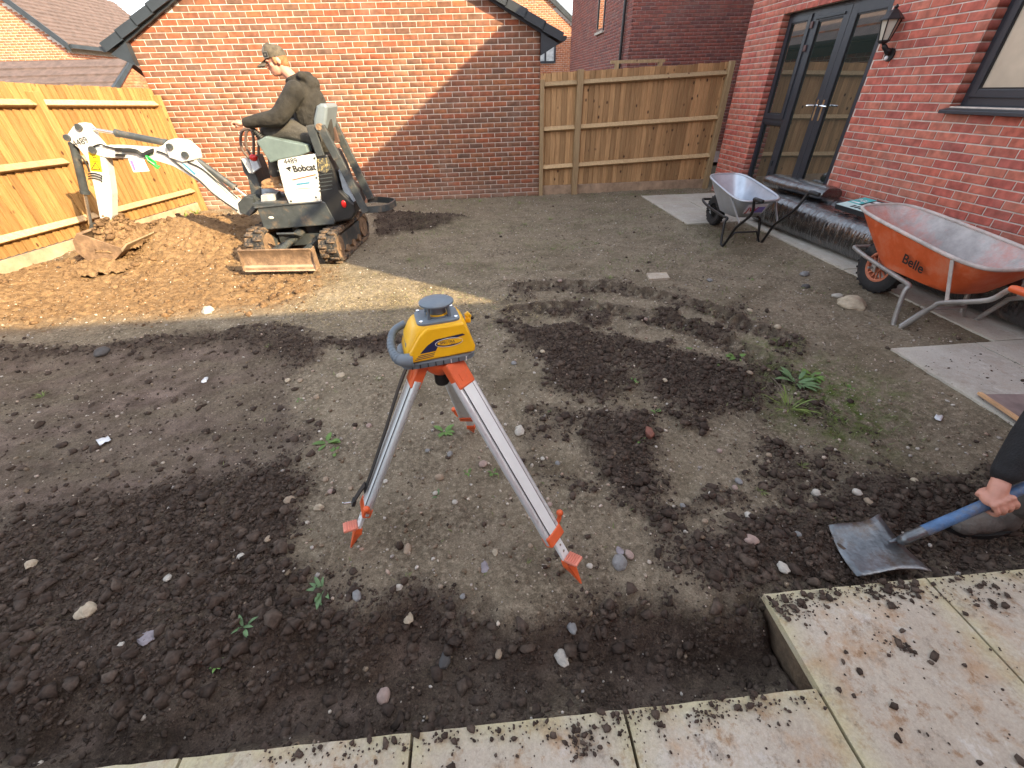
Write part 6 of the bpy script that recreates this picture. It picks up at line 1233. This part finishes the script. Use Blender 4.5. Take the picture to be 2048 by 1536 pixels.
# sticker on the rear of the tray
st = lambda u, v: np.array([1.915+.24*u, -3.625+.075*(1-v)-.013, .40+.115*v])
b = MB(); b.add([st(0, 0), st(1, 0), st(1, 1), st(0, 1)], [(0, 1, 2, 3)]); sk = b.obj('sticker', mat('white_sticker', (.7, .7, .74), .4), gb)
b = MB(); b.add([st(.38, .05)+np.array([0, -.001, 0]), st(.95, .05)+np.array([0, -.001, 0]), st(.95, .68)+np.array([0, -.001, 0]), st(.55, .68)+np.array([0, -.001, 0])], [(0, 1, 2, 3)]); b.obj('sticker_print', mat('violet_print', (.22, .19, .55), .4), sk)
lettering('JW', st(.08, .18)+np.array([0, -.003, 0]), (1, 0, 0), st(0, 1)-st(0, 0), .10, mat('red_print', (.55, .02, .02), .4), sk, bold=.01)
ORP = mat('orange_tray_plastic', (.64, .11, .028), .5, .1, 5, .1, 60, stain=(.50, .24, .15), sscale=5, samt=.55, samin=.48); ORI = mat('cement_stained_tray', (.46, .43, .41), .85, .15, 7, .25, 60, stain=(.60, .22, .17), sscale=2.6, samt=.8, samin=.50); RIMM = mat('cement_caked_rim', (.50, .44, .40), .8, .15, 9, stain=(.55, .2, .13), sscale=8, samt=.5, samin=.55)
GTUB = mat('worn_galvanised_tube', (.36, .35, .33), .5, .15, 8, metal=.5, stain=(.40, .17, .09), sscale=7, samt=.6, samin=.56)
ob = empty('wheelbarrow', (2.41, -5.5, 0), 'orange plastic wheelbarrow crusted with cement inside', 'wheelbarrow')
otray = barrow(ob, 2.41, -4.80, -6.08, .27, .335, .735, .60, -5.16, -5.88, .17, .19, .345, (-5.09, ground_z(2.41, -5.09)+.218), .225, (ORP, ORI, RIMM, GTUB, ORNG, TYRE, mat('faded_orange_hub', (.58, .20, .11), .6, .12, 8)), ((2.13, -6.40, .56), (2.70, -6.40, .56)), -5.72, .0175, .275)
# name moulded on the near flank
fa, fb = xp(1803, 512, 2.165), xp(1850, 545, 2.165); lettering('Belle', np.array(xp(1803, 523, 2.15)), np.array(xp(1852, 553, 2.145))-np.array(xp(1803, 523, 2.15)), np.array([-.25, 0, 1.]), .105, BKP, otray, bold=.018)
# ================================================================== wrapped rolls and boxed goods along the house
FILM = newmat('black_film')
n = FILM.node_tree.nodes; L = FILM.node_tree.links; bs_ = n['Principled BSDF']; bs_.inputs['Base Color'].default_value = (.010, .010, .012, 1); bs_.inputs['Roughness'].default_value = .15; bs_.inputs['IOR'].default_value = 1.75; bs_.inputs['Coat Weight'].default_value = 1.; bs_.inputs['Coat IOR'].default_value = 1.7; bs_.inputs['Coat Roughness'].default_value = .08
ge = n.new('ShaderNodeNewGeometry'); mp = n.new('ShaderNodeMapping'); mp.inputs['Scale'].default_value = (.55, 2.6, .55); L.new(ge.outputs['Position'], mp.inputs[0]); nz = n.new('ShaderNodeTexNoise'); nz.inputs['Scale'].default_value = 9; nz.inputs['Detail'].default_value = 4; nz.inputs['Distortion'].default_value = 1.0; L.new(mp.outputs[0], nz.inputs['Vector']); bp = n.new('ShaderNodeBump'); bp.inputs['Strength'].default_value = .55; bp.inputs['Distance'].default_value = .03; L.new(nz.outputs[0], bp.inputs['Height']); L.new(bp.outputs[0], bs_.inputs['Normal']); L.new(bp.outputs[0], bs_.inputs['Coat Normal'])
nd2 = n.new('ShaderNodeTexNoise'); nd2.inputs['Scale'].default_value = 9; nd2.inputs['Detail'].default_value = 8; L.new(ge.outputs['Position'], nd2.inputs['Vector']); mr = n.new('ShaderNodeMapRange'); mr.inputs['From Min'].default_value = .58; mr.inputs['From Max'].default_value = .68; L.new(nd2.outputs[0], mr.inputs[0]); mx = n.new('ShaderNodeMix'); mx.data_type = 'RGBA'; mx.inputs[6].default_value = (.010, .010, .012, 1); mx.inputs[7].default_value = (.09, .06, .045, 1); L.new(mr.outputs[0], mx.inputs[0]); L.new(mx.outputs[2], bs_.inputs['Base Color'])
def wrapped_roll(label, a, b_, rx, rz, seed, ex=2.6):
    a = np.array(a, float); b_ = np.array(b_, float); Ln = np.linalg.norm(b_-a); d = (b_-a)/Ln; sx = np.array([-d[1], d[0], 0]); nl, nr = int(Ln/.035), 32; V = []
    for i in range(nl+1):
        s = i/nl; endf = min(1, min(s, 1-s)*Ln/.05); band = .012*math.sin(s*Ln*2*math.pi/.42+seed)+.008*math.sin(s*Ln*2*math.pi/.17+seed*2); c = a+(b_-a)*s
        for j in range(nr):
            t = 2*math.pi*j/nr; cs, sn = math.cos(t), math.sin(t); k = (.86+.14*endf)*(1+band+.012*math.sin(3*t+s*9+seed))
            px = math.copysign(abs(cs)**(2/ex), cs)*rx*k; pz = math.copysign(abs(sn)**(2/ex), sn)*rz*k; pz = max(pz, -rz*.97); V.append(c+sx*px+np.array([0, 0, pz]))
    F_ = [(i*nr+j, i*nr+(j+1) % nr, (i+1)*nr+(j+1) % nr, (i+1)*nr+j) for i in range(nl) for j in range(nr)]+[tuple(range(nr)), tuple(nl*nr+j for j in range(nr))[::-1]]
    o = mesh_obj('wrapped_roll', V, F_, FILM, None, 50); return tag(o, label, 'roll')
wrapped_roll('long black film-wrapped roll lying along the paving edge', (2.79, -2.62, PZ+.188), (3.05, -6.9, PZ+.188), .215, .192, 1., 3.2)
wrapped_roll('black film-wrapped roll tucked against the house wall', (3.085, -2.2, PZ+.21), (3.24, -6.9, PZ+.21), .135, .212, 4., 2.4)
wrapped_roll('short black wrapped roll on top of the other rolls', (2.97, -2.35, PZ+.45), (3.06, -3.42, PZ+.45), .16, .085, 7., 2.2)
# boxed goods lying on the rolls
bxr = empty('cardboard_box', (2.98, -4.2, .48), 'flat black and turquoise printed box lying on wrapped rolls', 'box')
bt = [np.array(sp(x, y, Y)) for x, y, Y in ((1697, 386, -3.55),)]
c00, c01 = np.array(xp(1671, 408, 2.80)), np.array(xp(1698, 386, 3.12)); eu = HU.copy(); ev = (c01-c00); ev = ev-eu*(ev@eu); wv_ = np.linalg.norm(ev); ev /= wv_; Lb = .95; en = np.cross(eu, ev); en = en if en[2] > 0 else -en
BXK = mat('black_card', (.02, .022, .024), .5, .1, 5); TEAL = mat('turquoise_card', (.06, .42, .42), .5, .06, 5); PALE = mat('pale_mint_card', (.50, .66, .63), .5, .06, 5); WPR = mat('white_card_print', (.75, .78, .77), .5)
bq = lambda u, v, o=0.: c00+eu*u+ev*v+en*o
b = MB(); b.prism([bq(0, 0), bq(Lb, 0), bq(Lb, wv_), bq(0, wv_)], (0, 0, 0), en*-.05); bo = b.obj('carton', BXK, bxr, bevel=.003)
def pr(u0, u1, v0, v1, m, o=.0015): b = MB(); b.add([bq(u0, v0, o), bq(u1, v0, o), bq(u1, v1, o), bq(u0, v1, o)], [(0, 1, 2, 3)]); b.obj('print_panel', m, bo)
pr(.004, .17, wv_*.38, wv_-.004, TEAL); pr(.004, Lb-.3, .004, wv_*.38, PALE); pr(Lb-.3, Lb-.004, .004, wv_*.3, PALE)
for k in range(5): pr(.16+.055*k, .195+.055*k, wv_*.10, wv_*.28, BXK if k < 3 else TEAL, .003)
lettering('PGL', bq(.035, wv_*.62, .003), eu, ev, .075, WPR, bo, bold=.02); pr(.03, .14, wv_*.45, wv_*.53, WPR, .003)
for v0, v1, words in ((.76, .88, (.07, .05, .12, .10)), (.55, .67, (.12, .04, .11))):    # lines of print too small to read
    u_ = .20
    for w_ in words: pr(u_, u_+w_, wv_*v0, wv_*v1, WPR, .003); u_ += w_+.016
pr(.60, .72, wv_*.34, wv_*.62, WPR, .002)
# plywood offcut lying on the paving
q = [np.array(gp(x, y, PZ+.014)) for x, y in ((1957, 788), (2043, 846))]; d = q[1]-q[0]; d /= np.linalg.norm(d); nx_ = np.array([-d[1], d[0], 0]); nx_ = nx_ if nx_[0] > 0 else -nx_
b = MB(); b.prism([q[0], q[0]+d*.95, q[0]+d*.95+nx_*.5, q[0]+nx_*.5], (0, 0, 0), (0, 0, -.012)); o = b.obj('plywood_sheet', mat('weathered_ply', (.24, .18, .165), .85, .2, 6, .2, 40), None, bevel=.001); tag(o, 'weathered plywood offcut lying flat on the paving', 'board')
b = MB(); b.prism([q[0]-nx_*.012, q[0]+d*.97-nx_*.012, q[0]+d*.97+nx_*.010, q[0]+nx_*.010], (0, 0, .001), (0, 0, .016)); o = b.obj('timber_batten', mat('fresh_batten', (.55, .33, .17), .75, .15, 6), None, bevel=.001); tag(o, 'thin pale timber batten along the plywood edge', 'batten')
# ================================================================== stones
STM = {k: mat('stone_'+k, c, .75, .16, 22, .35, 60, stain=s_, sscale=16, samt=.5, samin=.55) for k, c, s_ in (('white', (.47, .44, .38), (.30, .26, .2)), ('cream', (.42, .35, .25), (.3, .22, .14)), ('grey', (.22, .22, .215), (.14, .13, .12)), ('pink', (.34, .25, .21), (.28, .2, .16)), ('dark', (.075, .07, .066), (.05, .04, .035)), ('tan', (.30, .23, .16), (.18, .13, .1)), ('lilac', (.26, .235, .25), (.2, .17, .17)), ('brick', (.20, .075, .05), (.12, .06, .045)))}
def near_what(c):
    if c[1] > -2.6: return 'on the far soil towards the garage'
    if c[0] < -2.2: return 'in the dark turned soil'
    if c[0] < -.75 and c[1] < -5.6: return 'on the dry ground around the tripod'
    if c[0] > .9 and c[1] > -5.6: return 'between the wheelbarrows and the track prints'
    if c[1] > -5.2: return 'beside the crawler track prints'
    if c[0] > .2 and c[1] < -6.2: return 'in the crumbled soil near the shovel'
    return 'among the loose dark clods beyond the tripod'
def stone(px, py, w, h, kind, label, group=None, sq=.6, rough=.10, z=None, cat='stone', name='stone'):
    c = gp(px, py); gz2 = ground_z(c[0], c[1]); c = gp(px, py, gz2+.01); dd_ = np.linalg.norm(c-CAM); rx = w/2*dd_/FPX*.84; ry = max(h/2*dd_/FPX*1.25, rx*.55); ry = min(ry, rx*1.5); rz_ = sq*min(rx, ry)
    rs = np.random.default_rng(int(px*7+py)); bm = bmesh.new(); bmesh.ops.create_icosphere(bm, subdivisions=2 if w < 17 else 3, radius=1.); ph = rs.uniform(0, 6, 6)
    for v in bm.verts:
        x, y, zz = v.co; k = 1+rough*(math.sin(2.1*x+ph[0])+math.sin(2.7*y+ph[1])+math.sin(3.3*zz+ph[2]))*.6+rough*.5*math.sin(6*x+5*y+ph[3])
        v.co = (x*k*rx, y*k*ry, zz*k*rz_)
    V = [tuple(v.co) for v in bm.verts]; F_ = [[v.index for v in f.verts] for f in bm.faces]; bm.free(); a = rs.uniform(-.5, .5); ca_, sa = math.cos(a), math.sin(a)
    P = [(c[0]+x*ca_-y*sa, c[1]+x*sa+y*ca_, ground_z(c[0], c[1])+zz+rz_*.45) for x, y, zz in V]
    o = mesh_obj(name, P, F_, STM[kind], None, 60 if rough < .2 else 35); return tag(o, label, cat, group)
SL = [(412, 618, 20, 16, 'white', 'white rounded stone lying on the sunlit soil'), (1240, 1124, 30, 26, 'grey', 'largest smooth grey pebble of the trio beside the tripod foot'), (1259, 1108, 18, 16, 'pink', 'brownish pebble touching the large grey one near the tripod foot'), (1240, 1099, 16, 12, 'lilac', 'small bluish pebble behind the large grey one'),
      (1505, 1074, 28, 16, 'pink', 'flat pink stone on the soil near the shovel blade'), (1569, 1133, 20, 14, 'white', 'white chipped stone beside the paving corner'), (1123, 1322, 24, 22, 'white', 'white stone half buried in the trench', ), (891, 1318, 24, 30, 'dark', 'smooth dark oval stone in the trench'), (172, 1221, 24, 18, 'cream', 'cream stone in the loose dark soil'), (292, 1271, 30, 16, 'lilac', 'elongated purplish stone in the loose dark soil'),
      (766, 1390, 26, 20, 'pink', 'pinkish stone at the bottom of the trench'), (998, 1313, 15, 13, 'tan', 'small brown stone in the trench'), (822, 1245, 17, 14, 'cream', 'peach pebble on the trench bank'), (1143, 1259, 20, 18, 'grey', 'flat grey flake on the trench bank'), (712, 1188, 18, 24, 'grey', 'long grey pebble near the trench'), (796, 1171, 17, 9, 'white', 'thin white pebble between tripod feet and trench'),
      (970, 1131, 17, 25, 'lilac', 'flat lilac slate chip between the tripod feet'), (966, 927, 19, 14, 'pink', 'smooth pink pebble under the tripod'), (878, 953, 22, 13, 'tan', 'smooth tan pebble under the tripod'), (1040, 857, 24, 18, 'white', 'pitted white stone beside the rear tripod leg'), (637, 1012, 20, 10, 'cream', 'long cream pebble at the edge of the dark soil'), (577, 998, 22, 13, 'tan', 'tan stone at the edge of the dark soil'),
      (899, 906, 13, 12, 'grey', 'small grey pebble below the tripod head'), (815, 1096, 18, 17, 'tan', 'tan pebble between the front tripod feet'), (990, 1103, 14, 10, 'cream', 'cream pebble between the front tripod feet'), (1698, 607, 38, 30, 'cream', 'pale broken block of stone by the orange wheelbarrow wheel'), (1691, 554, 22, 13, 'grey', 'grey stone at the path edge before the orange wheelbarrow'), (1676, 589, 16, 10, 'white', 'pale pebble behind the broken block'),
      (1611, 546, 20, 9, 'grey', 'flat oval grey pebble between the two wheelbarrows'), (1612, 573, 17, 9, 'dark', 'small dark oval pebble between the two wheelbarrows'), (1498, 1028, 15, 12, 'white', 'white pebble beyond the shovel blade'), (1478, 961, 15, 11, 'grey', 'grey pebble in the crumbled soil'), (1632, 987, 17, 10, 'white', 'white pebble behind the shovel'), (1300, 862, 22, 24, 'brick', 'broken lump of red brick in the dark soil'), (201, 700, 20, 18, 'dark', 'round dark stone at the shadow edge'), (60, 1128 , 14, 10, 'cream', 'pale stone at the far left of the loose soil')]
for s in SL: stone(*s[:6], None, .65 if s[4] != 'lilac' else .3, .10 if s[4] in ('grey', 'dark', 'tan', 'pink') else .22)
for px, py, w in ((738, 850, 14), (650, 955, 14), (660, 981, 13), (575, 760, 12), (633, 795, 14), (681, 749, 18), (700, 975, 12), (1085, 915, 11), (1100, 1005, 12), (1365, 1012, 12), (1410, 1040, 13), (870, 985, 12), (910, 1003, 13), (1115, 925, 13), (535, 1075, 14), (1085, 700, 12), (1028, 725, 14), (1330, 760, 12), (1500, 745, 12), (1555, 655, 14), (1500, 620, 12), (1180, 1130, 14), (1060, 1090, 12), (925, 1190, 12), (1470, 975, 12), (1600, 1060, 12), (1715, 985, 16), (1740, 1000, 14), (1830, 960, 12), (1420, 560, 12), (1290, 640, 12), (1120, 560, 11), (600, 760, 12), (855, 900, 11), (770, 960, 12), (1010, 560, 11), (330, 1150, 13), (480, 1110, 13), (240, 1290, 12), (1540, 905, 12), (1440, 900, 12)):
    kd = random.choice(['white', 'cream', 'grey', 'tan', 'pink']); stone(px, py, w, w*.7, kd, 'small %s pebble %s' % (kd, near_what(gp(px, py))), 'small pebbles scattered on the soil', .6, .12)
c = gp(1313, 551); b = MB(); b.prism([np.array(gp(x, y, ground_z(c[0], c[1])+.012)) for x, y in ((1293, 546), (1333, 544), (1340, 555), (1299, 558))], (0, 0, 0), (0, 0, -.03)); o = b.obj('paving_fragment', SLAB, None, bevel=.003); tag(o, 'flat grey paving fragment bedded in the far soil', 'stone')
# white litter scraps
for px, py, w, lab in ((1870, 845, 0, 'crumpled white paper scrap at the paving edge'), (408, 757, 0, 'white plastic scrap on the scraped soil'), (207, 880, 1, 'torn white film strip on the scraped soil')):
    c = np.array(gp(px, py)); c[2] = ground_z(c[0], c[1]); b = MB(); V = []; rs = np.random.default_rng(px); a = rs.uniform(0, 3)
    for i in range(5):
        for j in range(4): x, y = (i-2)*.014, (j-1.5)*.011*(2.2 if w else 1); V.append(c+np.array([x*math.cos(a)-y*math.sin(a), x*math.sin(a)+y*math.cos(a), .006+rs.uniform(0, .014)]))
    b.add(V, [(i*4+j, i*4+j+1, (i+1)*4+j+1, (i+1)*4+j) for i in range(4) for j in range(3)]); o = b.obj('litter_scrap', mat('white_litter_%d' % px, (.7, .72, .73), .5), None, 60); md = o.modifiers.new('t', 'SOLIDIFY'); md.thickness = .001; tag(o, lab, 'litter')
# ================================================================== weeds
LEAF = [mat('weed_leaf', (.10, .19, .035), .6, .2, 20), mat('weed_leaf_blue', (.10, .18, .07), .6, .2, 20), mat('grass_blade', (.15, .21, .04), .6, .2, 20)]
def weed(px, py, size, kind, label, group):
    c = np.array(gp(px, py)); c[2] = ground_z(c[0], c[1]); rs = np.random.default_rng(int(px*3+py)); V = []; F_ = []
    nL = int(6+size*60) if kind != 2 else 22
    for k in range(nL):
        a = rs.uniform(0, 2*math.pi); L = size*rs.uniform(.5, 1.15); up = rs.uniform(.15, .8) if kind != 2 else rs.uniform(.5, 1.3); w = L*(.20 if kind == 0 else .13 if kind == 1 else .035)
        d = np.array([math.cos(a), math.sin(a), 0]); t = np.array([-math.sin(a), math.cos(a), 0]); b0 = c+d*rs.uniform(0, size*.35)-np.array([0, 0, .004]); k0 = len(V); ns = 4
        for i in range(ns+1):
            s = i/ns; p = b0+d*L*s*.9+np.array([0, 0, L*up*(s-.55*s*s)]); ww = w*math.sin(math.pi*min(.98, .12+.86*s))**.8; V += [p-t*ww+np.array([0, 0, ww*.3]), p+t*ww+np.array([0, 0, ww*.3])]
        F_ += [(k0+2*i, k0+2*i+1, k0+2*i+3, k0+2*i+2) for i in range(ns)]
    o = mesh_obj('weed', V, F_, LEAF[kind], None, 60); tag(o, label, 'weed', group)
for px, py, sz, k in ((645, 1180, .055, 0), (640, 1165, .045, 0)): pass
weed(643, 1178, .075, 1, 'long-leaved green weed near the trench bank', None); weed(487, 1255, .05, 1, 'upright two-leaved seedling in the loose soil', None); weed(875, 990, .04, 1, 'thin bladed sprig under the tripod', None); weed(890, 865, .065, 0, 'leafy weed behind the tripod legs', None); weed(655, 885, .075, 0, 'spreading bright green weed beside the scraped soil', None); weed(430, 1328, .025, 0, 'tiny clover seedling in the loose soil', None)
weed(1590, 770, .14, 1, 'tall weed with long leaves on the mossy patch', None); weed(1620, 755, .10, 0, 'broad-leaved weed on the mossy patch', None); weed(1575, 820, .13, 2, 'grassy tuft spreading over the mossy patch', None); weed(1470, 720, .07, 0, 'weed at the edge of the turned dark soil', None)
weed(372, 437, .16, 2, 'sunlit grass tuft at the foot of the fence by the garage', None); weed(395, 432, .15, 2, 'dense grass clump against the garage corner', None); weed(100, 512, .12, 2, 'small grass tuft below the near fence post', None)
for px, py, sz, k in ((600, 800, .03, 0), (668, 905, .045, 0), (935, 945, .03, 0), (985, 945, .03, 0), (760, 760, .03, 2), (1265, 770, .03, 0), (1280, 890, .035, 0), (1000, 880, .03, 2), (1310, 830, .03, 0), (1380, 700, .03, 0), (1100, 830, .025, 0), (1520, 990, .03, 2), (1600, 940, .03, 2), (1440, 740, .03, 0), (1220, 560, .05, 2), (1180, 580, .04, 2), (1105, 500, .05, 2), (1240, 470, .05, 2), (1000, 470, .06, 2), (900, 530, .05, 2), (860, 400, .08, 2), (960, 405, .08, 2), (1040, 410, .07, 2), (1150, 420, .06, 2), (1050, 450, .06, 2), (1190, 490, .05, 2), (820, 520, .05, 2), (1100, 440, .06, 2), (1500, 560, .04, 0), (1660, 840, .04, 2), (1700, 780, .04, 0), (540, 700, .03, 2), (80, 785, .05, 2)):
    weed(px, py, sz, k, '%s %s' % (('small broad-leaved weed', 'small narrow-leaved weed', 'small grassy tuft')[k], near_what(gp(px, py))), 'small weeds sprouting from the soil')
# thin twigs on the moss
for i, (a, b_) in enumerate((((1520, 740), (1570, 790)), ((1600, 800), (1660, 825)))):
    A, B_ = np.array(gp(*a)), np.array(gp(*b_)); A[2] = ground_z(*A[:2])+.004; B_[2] = ground_z(*B_[:2])+.004; b = MB(); m_ = (A+B_)/2; m_[2] = max(m_[2], ground_z(*m_[:2]))+.008; b.tube(smoothpath([A, m_, B_], 5), .003, 6); o = b.obj('twig', mat('twig_%d' % i, (.16, .12, .09), .9), None, 60); tag(o, ('thin twig lying between dark soil and mossy patch', 'thin twig lying across the mossy patch')[i], 'twig')
